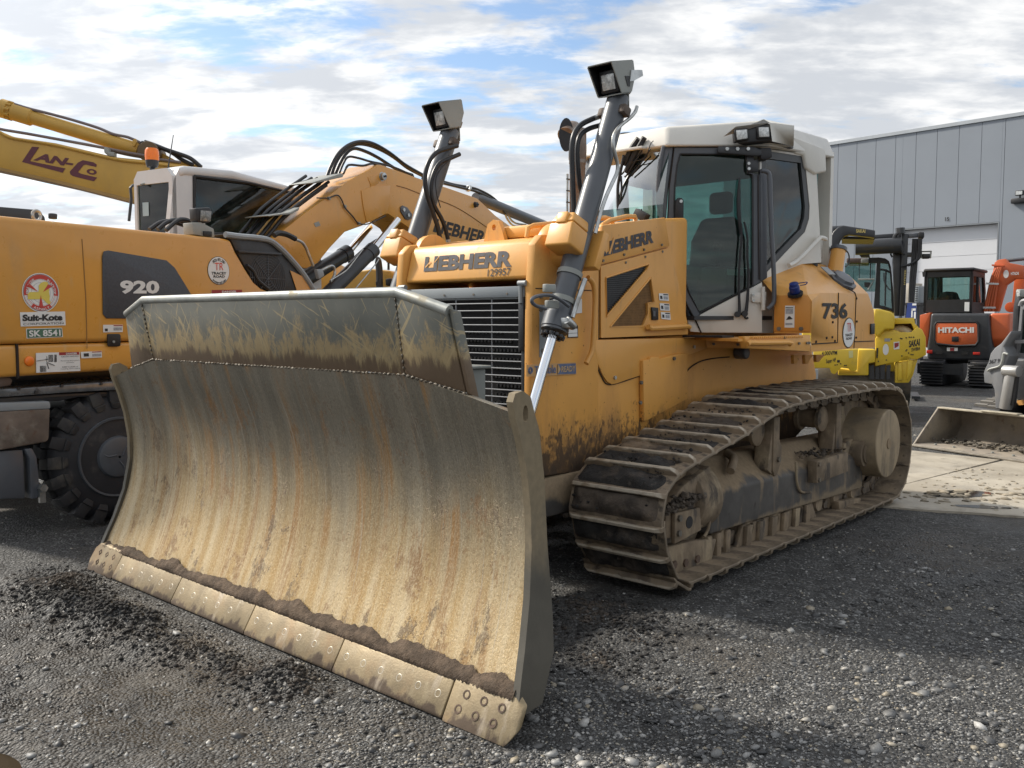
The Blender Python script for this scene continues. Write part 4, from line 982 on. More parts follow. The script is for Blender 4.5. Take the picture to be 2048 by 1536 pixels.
# ---------------- lift cylinders with lamps, hoses and yokes
def build_lift():
    top, gl, rod = Vector((0, 2.223, 2.952)), Vector((0, 1.607, 1.528)), Vector((0, 1.15, .52))
    ax = (gl - top).normalized(); L = (gl - top).length
    for s in (1, -1):
        o = Vector((s * .74, 0, 0)); T, G, E = top + o, gl + o, rod + o
        b = MB(); b.lathe(T - ax * .02, ax, [(0, .05), (.0, .066), (.05, .068), (L - .14, .068), (L - .139, .0735), (L - .09, .0735), (L - .088, .082), (L - .005, .083), (L, .078), (L + .012, .078)], 28); cy = b.build('lift_cylinder', grey_cyl, DZ, smooth=35)
        b = MB(); b.cyl(G, E, .0285, seg=22); b.build('piston_rod', chrome, cy)
        u, v, w = frame_of(ax)
        for k in range(12):
            a = 2 * math.pi * k / 12; p = G + ax * .012 + (u * math.cos(a) + v * math.sin(a)) * .062
            b = MB(); b.cyl(p, p + ax * .016, .0125, seg=6); b.build('gland_bolt', char_p, cy, smooth=0)
        b = MB(); b.cyl(G + ax * .012, G + ax * .016, .05); b.build('gland_face', black, cy)
        # trunnion boss, cap yoke
        c = Vector((s * .74, 1.845, 2.073))
        b = MB(); b.lathe((s * .52, 1.86, 2.03), (s, 0, 0), [(0, .155), (.06, .150), (.10, .125), (.2, .118)], 26); b.build('trunnion_boss', paint, DZ, bev=.004)
        up = -ax; fw = Vector((0, -up.z, up.y)).normalized()
        if fw.y > 0: fw = -fw
        xr = Vector((1, 0, 0)); rot = Matrix((xr, fw, up)).transposed()
        b = MB(); cc = c + fw * .125
        def lp(a, q, h): return cc + xr * a + fw * q + up * h
        b.loft([lp(-.095, -.09, -.125), lp(.095, -.09, -.125), lp(.095, .06, -.125), lp(-.095, .06, -.125)], [lp(-.088, -.09, .02), lp(.088, -.09, .02), lp(.088, .07, .02), lp(-.088, .07, .02)])
        b.loft([lp(-.088, -.09, .021), lp(.088, -.09, .021), lp(.088, .07, .021), lp(-.088, .07, .021)], [lp(-.07, -.09, .09), lp(.07, -.09, .09), lp(.06, .05, .09), lp(-.06, .05, .09)])
        yk = b.build('trunnion_cap', paint, DZ, bev=.014, seg=3)
        b = MB(); b.box(cc + fw * .06 + up * .045, (.075, .04, .07), rot); b.build('cap_boss', paint, yk, bev=.01)
        b = MB(); b.box(c - fw * .11 + up * -.02, (.20, .06, .24), rot); b.build('cap_rear', paint, yk, bev=.01)
        # lamp on the cylinder head
        H = T - ax * .02
        b = MB(); b.cyl(H + ax * .03, H - ax * .06, .04); b.box(H - ax * .075 + Vector((0, -.01, 0)), (.09, .12, .05), rot); lb = b.build('lamp_bracket', M('weathered_bracket', (.26, .21, .16), .6, .4, var=.3, vs=15) if 'weathered_bracket' not in bpy.data.materials else bpy.data.materials['weathered_bracket'], cy, bev=.004)
        # hood box, open towards the front: five plates
        lx = Vector((1, 0, 0)); ly = Vector((0, -.97, -.24)).normalized(); lz = lx.cross(ly) * -1 if lx.cross(ly).z < 0 else lx.cross(ly)
        c0 = H + Vector((0, -.045, .10))
        def bx(a, q, h): return c0 + lx * a + ly * q + lz * h
        wv, hv, dv = .085, .09, .095
        b = MB()
        for A, B_ in ((bx(-wv, dv * 1.25, hv), bx(wv, -dv, hv)),):
            b.prism([bx(-wv, dv * 1.45, hv), bx(wv, dv * 1.45, hv), bx(wv, -dv, hv), bx(-wv, -dv, hv)], lz * .006)
            for q in (-1, 1): b.prism([bx(q * wv, dv * 1.45, hv), bx(q * wv, dv * .75, -hv), bx(q * wv, -dv * .4, -hv), bx(q * wv, -dv, 0), bx(q * wv, -dv, hv)], lx * .006 * q)
            b.prism([bx(-wv, dv * .75, -hv), bx(wv, dv * .75, -hv), bx(wv, -dv * .4, -hv), bx(-wv, -dv * .4, -hv)], lz * -.006)
            b.prism([bx(-wv, -dv, hv), bx(wv, -dv, hv), bx(wv, -dv, 0), bx(wv, -dv * .4, -hv), bx(-wv, -dv * .4, -hv), bx(-wv, -dv, 0)], ly * -.006)
        hd = b.build('lamp_hood', lamp_grey, cy, smooth=20)
        b = MB(); b.prism([bx(-wv + .002, dv * 1.38, hv - .003), bx(wv - .002, dv * 1.38, hv - .003), bx(wv - .002, -dv * .6, hv - .003), bx(-wv + .002, -dv * .6, hv - .003)], lz * -.002)
        for q in (-1, 1): b.prism([bx(q * (wv - .003), dv * 1.38, hv - .006), bx(q * (wv - .003), dv * .7, -hv + .004), bx(q * (wv - .003), -dv * .4, -hv + .004), bx(q * (wv - .003), -dv * .9, hv - .006)], lx * -.002 * q)
        b.build('hood_dark_sheets', black, hd)  # black sheets added to darken the inside of the hood
        b = MB(); b.box(bx(0, .02, -.012), (.135, .09, .135), Matrix((lx, ly, lz)).transposed()); wl = b.build('work_lamp', black, cy, bev=.01)
        b = MB(); b.box(bx(0, .067, -.014), (.095, .006, .092), Matrix((lx, ly, lz)).transposed()); b.build('lens', lamp_glass, wl, bev=.004)
        b = MB(); b.prism([bx(s * wv + s * .008, -.02, -.03), bx(s * wv + s * .008, -.05, .035), bx(s * wv + s * .008, -.17, .03), bx(s * wv + s * .008, -.17, -.005), bx(s * wv + s * .008, -.06, -.03)], lx * .006 * s); b.build('side_tab', zinc, hd)
        b = MB(); b.prism([bx(s * (wv + .0075), .02, .005), bx(s * (wv + .0075), -.035, .0), bx(s * (wv + .0075), -.02, -.06), bx(s * (wv + .0075), .005, -.055)], lx * .002 * s); b.build('cut_out', black, hd)
        b = MB(); b.prism([bx(-.045, -.07, -hv - .002), bx(.045, -.07, -hv - .002), bx(.045, -.05, -hv - .10), bx(-.045, -.05, -hv - .10)], ly * -.008); b.build('back_strap', lamp_grey, hd, bev=.002)
        # clamps at the cylinder head
        for q in (1, -1):
            b = MB(); b.box(H + ax * .11 + Vector((q * .078, 0, .0)), (.05, .075, .06), rot); b.build('head_clamp', M('rusty_casting', (.11, .085, .07), .7, .3, var=.3, vs=20, bump=.2) if 'rusty_casting' not in bpy.data.materials else bpy.data.materials['rusty_casting'], cy, bev=.012)
    # hoses on the near cylinder
    b = MB(); b.tube([(0.62, 2.272, 2.916), (0.62, 2.204, 2.87), (0.62, 2.12, 2.837), (0.62, 2.008, 2.783), (0.62, 1.942, 2.714), (0.62, 1.922, 2.627), (0.62, 1.928, 2.496), (0.62, 1.938, 2.357), (0.62, 1.946, 2.22)], .0165, 10); b.build('hydraulic_hose', hose_m, DZ)
    b = MB(); b.tube([(0.62, 2.28, 2.831), (0.62, 2.193, 2.809), (0.62, 2.084, 2.771), (0.62, 2.008, 2.724), (0.62, 1.979, 2.663), (0.62, 1.978, 2.565), (0.62, 1.999, 2.434), (0.62, 2.029, 2.345), (0.62, 2.012, 2.226)], .0155, 10); b.build('hydraulic_hose', hose_m, DZ)
    b = MB(); b.tube([(0.64, 2.276, 2.921), (0.64, 2.245, 2.901), (0.64, 2.183, 2.865), (0.64, 2.129, 2.843)], .013, 8); b.tube([(0.64, 2.283, 2.842), (0.64, 2.252, 2.826), (0.64, 2.178, 2.804)], .0185, 8); b.build('hose_fitting', zinc, DZ)
    b = MB(); b.tube([(0.83, 2.301, 2.913), (0.83, 2.282, 2.878), (0.83, 2.226, 2.83), (0.83, 2.122, 2.765), (0.83, 2.064, 2.704), (0.83, 2.053, 2.647), (0.83, 2.076, 2.588), (0.83, 2.101, 2.536), (0.83, 2.095, 2.486), (0.83, 2.042, 2.411), (0.83, 1.989, 2.336), (0.83, 1.937, 2.242), (0.83, 1.881, 2.107)], .0115, 8)
    b.tube([(0.83, 1.785, 1.839), (0.83, 1.747, 1.77), (0.83, 1.703, 1.689), (0.83, 1.666, 1.614)], .0145, 8); b.build('steel_line', zinc, DZ)
    b = MB(); b.box((0.82, 1.614, 1.584), (.06, .05, .06)); c = (0.84, 1.637, 1.581); b.cyl(V(c) + Vector((0, -.04, .02)), V(c) + Vector((0, .03, -.02)), .025); b.build('port_flange', zinc, DZ, bev=.008)
    # handle and clamps above the gland
    b = MB(); b.tube([(0.84, 1.62, 1.677), (0.84, 1.551, 1.709), (0.84, 1.477, 1.733), (0.84, 1.406, 1.737), (0.84, 1.331, 1.727), (0.84, 1.3, 1.712), (0.84, 1.302, 1.694), (0.84, 1.336, 1.677), (0.84, 1.417, 1.662)], .0105, 8); b.build('hose_handle', grey_paint, DZ)
    cl = [(0.8, 1.621, 1.785), (0.8, 1.495, 1.778), (0.8, 1.519, 1.688)]
    for p, t in ((.355, 0), (.185, 0)):
        q = Vector((.74, 0, 0)) + gl - ax * p; b = MB(); b.lathe(q - ax * -.0, -ax, [(0, .0715), (0, .076), (.03, .076), (.03, .0715)], 28, caps=False); b.build('clamp_band', lamp_grey, DZ)
    b = MB(); b.box(cl[1], (.03, .09, .045)); b.build('clamp_block', lamp_grey, DZ, bev=.006); b = MB(); b.box(cl[2], (.03, .10, .045)); b.build('clamp_block', lamp_grey, DZ, bev=.006)
    # hoses on the far cylinder
    b = MB(); b.tube([(-0.62, 2.181, 2.841), (-0.62, 2.081, 2.808), (-0.62, 1.972, 2.762), (-0.62, 1.896, 2.679), (-0.62, 1.866, 2.576), (-0.62, 1.884, 2.463), (-0.62, 1.941, 2.344), (-0.62, 1.989, 2.239), (-0.62, 2.01, 2.139)], .0165, 10); b.build('hydraulic_hose', hose_m, DZ)
    b = MB(); b.tube([(-0.62, 2.203, 2.785), (-0.62, 2.102, 2.74), (-0.62, 2.003, 2.692), (-0.62, 1.944, 2.608), (-0.62, 1.921, 2.513), (-0.62, 1.947, 2.407), (-0.62, 2.022, 2.312), (-0.62, 2.065, 2.229), (-0.62, 2.087, 2.152)], .0155, 10); b.build('hydraulic_hose', hose_m, DZ)
    b = MB(); b.tube([(-0.6, 2.083, 2.727), (-0.6, 1.995, 2.65), (-0.6, 1.951, 2.576), (-0.6, 1.956, 2.483), (-0.6, 1.993, 2.386)], .004, 6); b.build('lamp_wire', hose_m, DZ)
    b = MB(); b.tube([(-0.6, 1.991, 2.156), (-0.6, 1.993, 2.105)], .02, 8); b.tube([(-0.6, 2.068, 2.169), (-0.6, 2.078, 2.118), (-0.6, 2.123, 2.121)], .018, 8); b.build('hose_fitting', zinc, DZ)
build_lift()

# ---------------- tracks
TP = [(1.99, .0), (1.80, .289), (1.766, .442), (1.765, .566), (1.812, .67), (1.924, .757), (2.03, .80), (2.37, .865), (2.77, .935), (3.16, 1.03), (3.37, 1.07), (3.83, 1.09), (4.4, 1.095), (4.96, 1.098), (5.28, 1.09), (5.58, 1.06), (5.80, .93), (5.95, .70), (5.985, .52), (5.95, .326), (5.86, .13), (5.62, .0)]
def track_path(n):
    P = TP + [TP[0]]; Q = []
    for (a, b), (c, d) in zip(P, P[1:]):
        L = math.hypot(c - a, d - b); k = max(2, int(L / .01))
        for i in range(k): Q.append((a + (c - a) * i / k, b + (d - b) * i / k))
    Q = np.array(Q)
    for _ in range(60): Q = (np.roll(Q, 1, 0) + 2 * Q + np.roll(Q, -1, 0)) / 4
    Q[:, 1] = np.maximum(Q[:, 1], 0)
    d = np.hypot(*(np.roll(Q, -1, 0) - Q).T); s = np.concatenate([[0], np.cumsum(d)]); tot = s[-1]; Qc = np.vstack([Q, Q[:1]])
    out = []
    for k in range(n):
        t0, t1 = (k - .45) * tot / n, (k + .45) * tot / n
        f = lambda t: np.array([np.interp(t % tot, s, Qc[:, 0]), np.interp(t % tot, s, Qc[:, 1])])
        a, c = f(t0), f(t1); p = f(k * tot / n); out.append((p, math.atan2(c[1] - a[1], c[0] - a[0])))
    return out, tot
def build_tracks():
    N = 46; path, tot = track_path(N); pitch = tot / N; w = .33
    # one shoe: bent plate with a single grouser, ends clipped
    b = MB(); p0 = -.5 * pitch
    pl = [(p0 - .012, -.078), (p0 - .012, -.062), (p0 + .018, -.052), (.5 * pitch - .035, -.052), (.5 * pitch - .004, -.066), (.5 * pitch - .004, -.078), (.5 * pitch - .04, -.070), (p0 + .02, -.070)]
    b.prism([(-w, y, z) for y, z in pl], (2 * w, 0, 0))
    gr = [(-w, -.055), (-w + .004, -.032), (-w + .04, -.008), (w - .04, -.008), (w - .004, -.032), (w, -.055)]
    b.loft([(x, .5 * pitch - .062 if z < -.02 else .5 * pitch - .055, z) for x, z in gr], [(x, .5 * pitch - .030 if z < -.02 else .5 * pitch - .034, z) for x, z in gr])
    shoe = b.mesh('track_shoe', bev=.003, smooth=30, seg=1); shoe.materials.append(track_metal)
    b = MB()
    for x in (-.075, .075):
        lk = [(-.46 * pitch, -.082), (.46 * pitch, -.082), (.5 * pitch, -.13), (.38 * pitch, -.175), (-.2 * pitch, -.175), (-.5 * pitch, -.14)]
        b.prism([(x - .018, y, z) for y, z in lk], (.036, 0, 0))
    b.cyl((-.11, -.40 * pitch, -.12), (.11, -.40 * pitch, -.12), .03, seg=10); b.cyl((-.10, .40 * pitch, -.13), (.10, .40 * pitch, -.13), .026, seg=10)
    link = b.mesh('track_link', smooth=30); link.materials.append(M('link_steel', (.12, .10, .08), .6, .4, var=.3, vs=12, dirt=[((.24, .18, .12), 6, I3, .45, .65, None, .85)]))
    rim_mesh = None
    for s in (1, -1):
        b = MB(); b.cyl((s * .96, 2.36, .45), (s * 1.10, 2.36, .45), .36, seg=36); b.lathe((s * 1.10, 2.36, .45), (s, 0, 0), [(0, .30), (.02, .28), (.03, .12), (.05, .10)], 30); tr = b.build('idler_wheel', frame_m, DZ, bev=.004)
        chain = MB(); chain.cyl((s * 1.03, 2.36, .45), (s * 1.031, 2.36, .45), .05); ch = chain.build('track', track_metal, DZ)
        for (p, a) in path:
            jx = random.uniform(-.003, .003)
            inst('track_shoe', shoe, ch, (s * 1.03 + jx, p[0], p[1]), (a + random.uniform(-.012, .012), 0, 0))
            if s > 0: inst('track_link', link, ch, (s * 1.03, p[0], p[1]), (a, 0, 0))
    # soil lying between the grousers of the visible track
    b = MB(); thin = MB()
    for k, (p, a) in enumerate(path):
        up = Vector((0, -math.sin(a), math.cos(a))); tg = Vector((0, math.cos(a), math.sin(a)))
        top = up.z > .35; front = p[0] < 2.2
        if not (top or front) or p[1] < .10: continue
        if k % 7 == 3 and top: continue
        nx, ny = 46, 9; sd = k * 13
        hgt = .034 if top else .034; rows = []
        for j in range(ny):
            v = j / (ny - 1); r = []
            for i in range(nx):
                u = i / (nx - 1); x = 1.03 + w * (-.98 + 1.90 * u); q = float(fbm(np.array([x * 7. + sd]), np.array([v * 1.6 + k * 3.1]), 4, 5)[0])
                q2 = float(fbm(np.array([x * 40.]), np.array([v * 9 + k * 7.]), 3, 11)[0])
                edge = min(1, u * 9) * min(1, (1 - u) * (3.2 if top else 7)) * min(1, v * 6) * min(1, (1 - v) * 5 + .25)
                hh = max(-.006, (.62 + 1.7 * q) * hgt * edge * 1.5 + q2 * .016 * edge - .005)
                t = (-.5 + .035 + v * .72) * pitch
                r.append(V((x, p[0], p[1])) + tg * t + up * (-.0525 + hh))
            rows.append(r)
        (b if k % 3 else thin).grid(rows)
    b.build('track_soil', soil_m, ch, kind='stuff', smooth=80); thin.build('track_soil', mud_m, ch, kind='stuff', smooth=80)
    b = MB()
    for k, (p, a) in enumerate(path):
        up = Vector((0, -math.sin(a), math.cos(a))); tg = Vector((0, math.cos(a), math.sin(a)))
        if up.z < .3 and not p[0] < 2.1 or p[1] < .1: continue
        for _ in range(26):
            x = 1.03 + w * random.uniform(-.9, .75); c = V((x, p[0], p[1])) + tg * random.uniform(-.08, .05) + up * -.035
            lump(b, c, random.uniform(.004, .012), (1, 1, .8), 1, .4)
    b.build('soil_crumbs', soil_m, ch, kind='stuff')
    # frame, guards, rollers, final drive on the near side; the far side has the frame only
    for s in (1, -1):
        b = MB(); sec = [(1.20, .235), (1.20, .50), (1.00, .685), (.86, .685), (.86, .235)]
        A = [(s * x, 2.63, z) for x, z in sec]; B_ = [(s * x, 5.20, z - (.06 if z < .3 else .05)) for x, z in sec]; b.loft(A, B_)
        fr = b.build('track_frame', frame_m, DZ, bev=.018, seg=3)
        if s < 0:
            b = MB(); b.cyl((s * .7, 5.36, .56), (s * 1.36, 5.36, .56), .29, seg=40); b.build('final_drive', hub_m, DZ, bev=.01); continue
        # recoil housing in front of the beam
        b = MB(); b.lathe((1.05, 2.66, .47), (0, -1, 0), [(0, .22), (.12, .22), (.20, .205), (.22, .18)], 30); b.build('recoil_housing', dusty_m, fr)
        b = MB(); b.prism([(1.10, 2.10, .30), (1.10, 2.10, .50), (1.10, 2.30, .60), (1.10, 2.62, .68), (1.10, 2.66, .30)], (.10, 0, 0)); b.build('idler_yoke', dusty_m, fr, bev=.012)
        b = MB(); b.prism([(1.205, 2.15, .27), (1.205, 2.15, .455), (1.205, 2.44, .445), (1.205, 2.46, .30)], (.028, 0, 0)); pl_ = b.build('idler_plate', dusty_m, fr, bev=.006)
        for y, z in ((2.19, .42), (2.185, .33)): bolt((1.233, y, z), NX, .020, pl_)
        b = MB(); b.cyl((1.22, 2.31, .375), (1.236, 2.31, .375), .038, seg=18); b.build('grease_port', black, pl_)
        b = MB(); b.prism([(1.14, 2.06, .20), (1.14, 2.13, .06), (1.14, 2.30, .018), (1.14, 2.66, .05), (1.14, 2.72, .19), (1.14, 2.40, .235), (1.14, 2.12, .25)], (.055, 0, 0)); sg = b.build('skid_guard', dusty_m, fr, bev=.008)
        for y, z in ((2.20, .13), (2.33, .115), (2.47, .11)): bolt((1.196, y, z), NX, .026, sg, mat=bpy.data.materials['rusty_bolt'], h=.012)
        b = MB(); b.tube([(1.19, 2.08, .25), (1.20, 2.10, .10), (1.20, 2.20, .005), (1.20, 2.40, -.0), (1.20, 2.62, .045)], .014, 8); b.build('guard_edge', dusty_m, sg)
        # a plate edge line, hose of mud along the seam of beam front
        b = MB(); b.tube([(1.06, 2.55, .70), (1.16, 2.56, .60), (1.215, 2.60, .47), (1.215, 2.58, .30), (1.205, 2.54, .24)], .010, 8); b.build('beam_flange', dusty_m, fr)
        # stand-up guides with carrier rollers
        for y, zt, zb in ((3.42, .915, .49), (4.53, .935, .44)):
            yg = y + .13
            b = MB(); b.prism([(1.045, yg - .05, zt), (1.045, yg + .045, zt), (1.045, yg + .045, zb + .26), (1.045, yg + .085, zb + .20), (1.045, yg + .08, zb + .10), (1.045, yg + .03, zb + .02), (1.045, yg - .02, zb), (1.045, yg - .05, zb + .05)], (.155, 0, 0)); gd = b.build('track_guide', dusty_m, fr, bev=.007)
            b = MB(); b.prism([(1.08, yg - .09, zb + .20), (1.08, yg - .05, zb + .34), (1.08, yg - .05, zb + .02), (1.08, yg - .12, zb + .06)], (.11, 0, 0)); b.build('guide_web', dusty_m, gd, bev=.005)
            bolt((1.201, yg + .02, zb + .12), NX, .02, gd)
            b = MB(); b.lathe((.90, y, .815), (1, 0, 0), [(0, .06), (.02, .10), (.05, .10), (.052, .075), (.19, .075), (.192, .10), (.22, .10), (.24, .06)], 24); b.build('carrier_roller', dusty_m, gd)
        b = MB(); b.prism([(1.20, 4.07, .545), (1.20, 4.67, .55), (1.20, 4.69, .39), (1.20, 4.08, .375)], (.075, 0, 0)); bp = b.build('step_plate', dusty_m, fr, bev=.01)
        for y, z in ((4.10, .52), (4.11, .40)): bolt((1.274, y, z), NX, .018, bp)
        b = MB(); b.tube([(1.205, 3.86, .56), (1.215, 3.86, .42), (1.215, 3.93, .33), (1.215, 4.10, .30)], .010, 8); b.build('weld_bead', dusty_m, fr)
        b = MB(); b.tube([(1.16, 2.95, .60), (1.14, 3.02, .64), (1.10, 3.10, .665), (1.03, 3.14, .69)], .03, 10); b.build('lifting_lug', dusty_m, fr)
        b = MB(); b.cyl((1.12, 5.10, .49), (1.26, 5.10, .49), .115, seg=26); b.cyl((1.26, 5.10, .49), (1.275, 5.10, .49), .085, seg=26); b.prism([(1.10, 4.88, .58), (1.10, 5.10, .62), (1.10, 5.24, .40), (1.10, 5.30, .26), (1.10, 4.86, .22)], (.06, 0, 0)); b.build('pivot_cap', dusty_m, fr, bev=.01)
        # track rollers and their guard plates
        for y in (2.86, 3.22, 3.62, 4.0, 4.38, 4.72, 5.08):
            b = MB(); b.lathe((.92, y, .165), (1, 0, 0), [(0, .06), (.02, .105), (.06, .105), (.062, .085), (.16, .085), (.162, .105), (.20, .105), (.22, .07), (.25, .06)], 22); b.build('track_roller', dusty_m, fr)
        for y0, y1 in ((3.02, 4.30),):
            P = [(1.14, y0, .03), (1.14, y0 + .10, .21), (1.14, y1 - .05, .19), (1.14, y1 + .06, .03), (1.14, y1 - .15, .0), (1.14, y0 + .1, .0)]
            b = MB(); b.prism(P, (.03, 0, 0)); rg = b.build('roller_guard', dusty_m, fr, bev=.006)
            for k in range(6):
                y = y0 + .14 + k * .19; b = MB(); b.prism([(1.172, y - .03, .20), (1.172, y + .05, .20), (1.172, y + .02, .03), (1.172, y - .045, .03)], (.03, 0, 0)); b.build('guard_rib', dusty_m, rg, bev=.004)
        b = MB(); b.prism([(1.14, 4.67, .14), (1.14, 5.15, .10), (1.14, 5.12, .015), (1.14, 4.70, .03)], (.07, 0, 0)); b.build('rear_guard', dusty_m, fr, bev=.008)
        for y in (2.62, 2.74, 2.86):
            b = MB(); b.b2((1.13, y, .05), (1.19, y + .06, .22)); b.build('bearing_cap', dusty_m, fr, bev=.01)
        # clods lying on the frame
        b = MB()
        for _ in range(420):
            y = random.uniform(2.04, 2.48); lump(b, (random.uniform(1.12, 1.24), y, .468 + .10 * max(0, (y - 2.1)) + random.uniform(0, .07) * (1 - abs(y - 2.25) / .25)), random.uniform(.006, .026), (1, 1, .7), 1, .4)
        for _ in range(90): lump(b, (random.uniform(1.0, 1.26), random.uniform(4.05, 4.7), .565 + random.uniform(0, .02)), random.uniform(.008, .025), (1, 1, .6), 1, .4)
        b.build('caked_mud', mud_m, fr, kind='stuff')
        # final drive with its big plain hub, sprocket teeth behind
        b = MB(); b.lathe((1.355, 5.345, .555), (-1, 0, 0), [(0, .283), (.008, .29), (.30, .292), (.31, .33), (.40, .335)], 56); fd = b.build('final_drive', hub_m, DZ, bev=.004)
        b = MB(); b.cyl((1.356, 5.345, .555), (1.362, 5.345, .555), .045, seg=20); b.build('hub_plug', frame_m, fd)
        b = MB(); n = 25; ring = []
        for k in range(n * 2):
            a = math.pi * k / n; r = .475 if k % 2 else .42; ring.append((1.01, 5.40 + r * math.cos(a), .55 + r * math.sin(a)))
        b.prism(ring, (.05, 0, 0)); b.build('sprocket', dusty_m, DZ, bev=.006)
build_tracks()

# ---------------- platform, tank
def build_platform():
    # angled front skirt, step edge with its grip bar
    f = [(0.603, 3.563, 1.477), (0.824, 3.756, 1.47), (0.845, 3.774, 1.387), (0.614, 3.572, 1.393)]
    a, c = V(f[0]), V(f[1])
    b = MB(); b.prism(f, (0, .05, 0)); sk = b.build('platform_skirt', paint_low, DZ, bev=.006)
    for q in [(0.655, 3.604, 1.421), (0.791, 3.722, 1.417)]: bolt(q, (.66, -.75, 0), .011, sk)
    s = [(1.125, 3.179, 1.489), (1.294, 3.865, 1.493), (1.295, 3.867, 1.371), (1.133, 3.212, 1.406)]
    b = MB(); b.prism(s, (-.05, 0, 0)); st = b.build('platform_edge', paint, DZ, bev=.008)
    b = MB(); b.tube([(1.154, 3.171, 1.438), (1.159, 3.194, 1.448), (1.179, 3.275, 1.444), (1.253, 3.572, 1.443), (1.263, 3.613, 1.435), (1.258, 3.593, 1.429)], .018, 8, smooth=False); b.build('step_bar', paint, st)
    for q in [(1.227, 3.579, 1.478), (1.265, 3.732, 1.434), (1.286, 3.818, 1.435), (1.292, 3.841, 1.436)]: bolt(q, (.97, -.24, 0), .010, st)
    zt = 1.474
    P = [(.60, 3.42), (1.10, 3.14), (1.265, 3.84), (1.265, 3.87), (.60, 3.87)]
    b = MB(); b.prism([(x, y, zt) for x, y in P], (0, 0, -.02)); pf = b.build('platform', paint, DZ)
    b = MB()
    for k in range(26): b.box((1.125 + .005 * k * .95, 3.24 + k * .021, zt + .006), (.07, .009, .012))
    b.build('tread_teeth', paint, pf, kind='stuff', smooth=0)
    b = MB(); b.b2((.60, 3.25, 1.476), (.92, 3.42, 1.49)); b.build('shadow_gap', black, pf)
    # tank block behind the door
    fy = 3.885
    fr = [(0.997, 3.885, 1.784), (1.253, 3.885, 1.782), (1.288, 3.885, 1.735), (1.285, 3.885, 1.504), (1.003, 3.885, 1.502)]
    side = [(1.288, 3.882, 1.735), (1.272, 4.07, 1.8), (1.168, 5.287, 1.822), (1.152, 5.477, 1.675), (1.145, 5.555, 1.361), (1.199, 4.928, 1.367), (1.288, 3.887, 1.369), (1.288, 3.882, 1.505)]
    sv_ = [V(p) for p in side]
    top_in = [(0.9, 4.551, 2.065), (0.9, 4.728, 2.065), (0.9, 5.168, 2.063), (0.9, 5.553, 1.995)]
    ti = [V(p) for p in top_in]
    b = MB()
    # outer side wall
    b.poly(sv_)
    # front wall, chamfer, upper front face, sloping top
    F = [V(p) for p in fr]; b.poly([F[0], F[1], F[2], sv_[7], F[4]])
    apex = ti[0]
    b.poly([F[0], F[1], ti[0] + Vector((0, .0, 0)), V((.86, 3.95, F[0].z + .12))])
    b.poly([F[1], F[2], sv_[0], sv_[1]]) if (F[2] - sv_[0]).length > 1e-4 else b.poly([F[1], F[2], sv_[1]])
    b.poly([F[1], sv_[1], ti[1], ti[0]])
    b.poly([sv_[1], sv_[2], ti[3], ti[2], ti[1]])
    r0 = Vector((.60, ti[3].y, ti[3].z)); b.poly([ti[0], ti[1], ti[2], ti[3], r0, Vector((.60, ti[0].y, ti[0].z))])
    b.poly([sv_[2], sv_[3], sv_[4], Vector((.60, 5.5, sv_[4].z)), r0, ti[3]])
    tk = b.build('fuel_tank', paint, DZ, bev=.008, smooth=14, seg=2)
    n = Vector((.995, .085, 0))
    b = MB(); b.prism([V(p) - Vector((.0, .004, 0)) for p in [(1.004, 3.885, 1.781), (1.248, 3.885, 1.778), (1.283, 3.885, 1.732), (1.281, 3.885, 1.515), (1.002, 3.885, 1.52)]], (0, -.006, 0)); fp = b.build('front_panel', M('tank_panel_paint', (.58, .25, .045), .5, var=.06, dirt=[((.40, .18, .05), 3, I3, .5, .75, None, .5)]), tk, bev=.002)
    for q in [(1.045, 3.876, 1.535), (1.217, 3.876, 1.536)]: bolt(q, (0, -1, 0), .016, fp)
    P = [(1.089, 3.877, 1.706), (1.162, 3.877, 1.705), (1.163, 3.877, 1.544), (1.088, 3.877, 1.544)]; d = quad('safety_label', P, decal_w, fp, n=(0, -1, 0), lift=.003)
    for rect in ([(1.094, 3.877, 1.693), (1.152, 3.877, 1.692), (1.153, 3.877, 1.687), (1.094, 3.877, 1.687)], [(1.1, 3.877, 1.601), (1.151, 3.877, 1.607), (1.13, 3.877, 1.627), (1.119, 3.877, 1.628)]): quad('print', rect, decal_k, d, n=(0, -1, 0), lift=.0065, th=.001)
    quad('print', [(1.095, 3.877, 1.681), (1.153, 3.877, 1.681), (1.152, 3.877, 1.646), (1.095, 3.877, 1.646)], decal_t, d, n=(0, -1, 0), lift=.0065, th=.001); quad('print', [(1.095, 3.877, 1.578), (1.15, 3.877, 1.578), (1.15, 3.877, 1.564), (1.095, 3.877, 1.564)], decal_t, d, n=(0, -1, 0), lift=.0065, th=.001)
    # joints of the covers
    for L in ([(1.239, 4.482, 1.811), (1.238, 4.489, 1.425), (1.289, 3.898, 1.426)], [(1.217, 4.734, 1.852), (1.203, 4.907, 1.821), (1.199, 4.944, 1.79), (1.2, 4.933, 1.528), (1.201, 4.921, 1.369)], [(1.201, 4.929, 1.423), (1.152, 5.496, 1.418)]):
        b = MB(); b.tube(L, .0045, 6, smooth=False); b.build('panel_gap', seam_m, tk)
    for q in [(1.249, 4.356, 1.583), (1.249, 4.353, 1.469), (1.243, 4.42, 1.438), (1.26, 4.22, 1.466), (1.281, 3.981, 1.441), (1.198, 4.949, 1.775), (1.196, 4.974, 1.588), (1.196, 4.97, 1.456)]: bolt(q, n, .010, tk, mat=seam_m)
    t = [(1.269, 4.107, 1.606), (1.217, 4.719, 1.611), (1.27, 4.098, 1.73)]; text('736', t[0], t[1], t[2], decal_k, tk, bold=.035, n=n, lift=.005)
    c = (1.213, 4.764, 1.498); e = (1.2, 4.916, 1.496); f = (1.212, 4.774, 1.38)
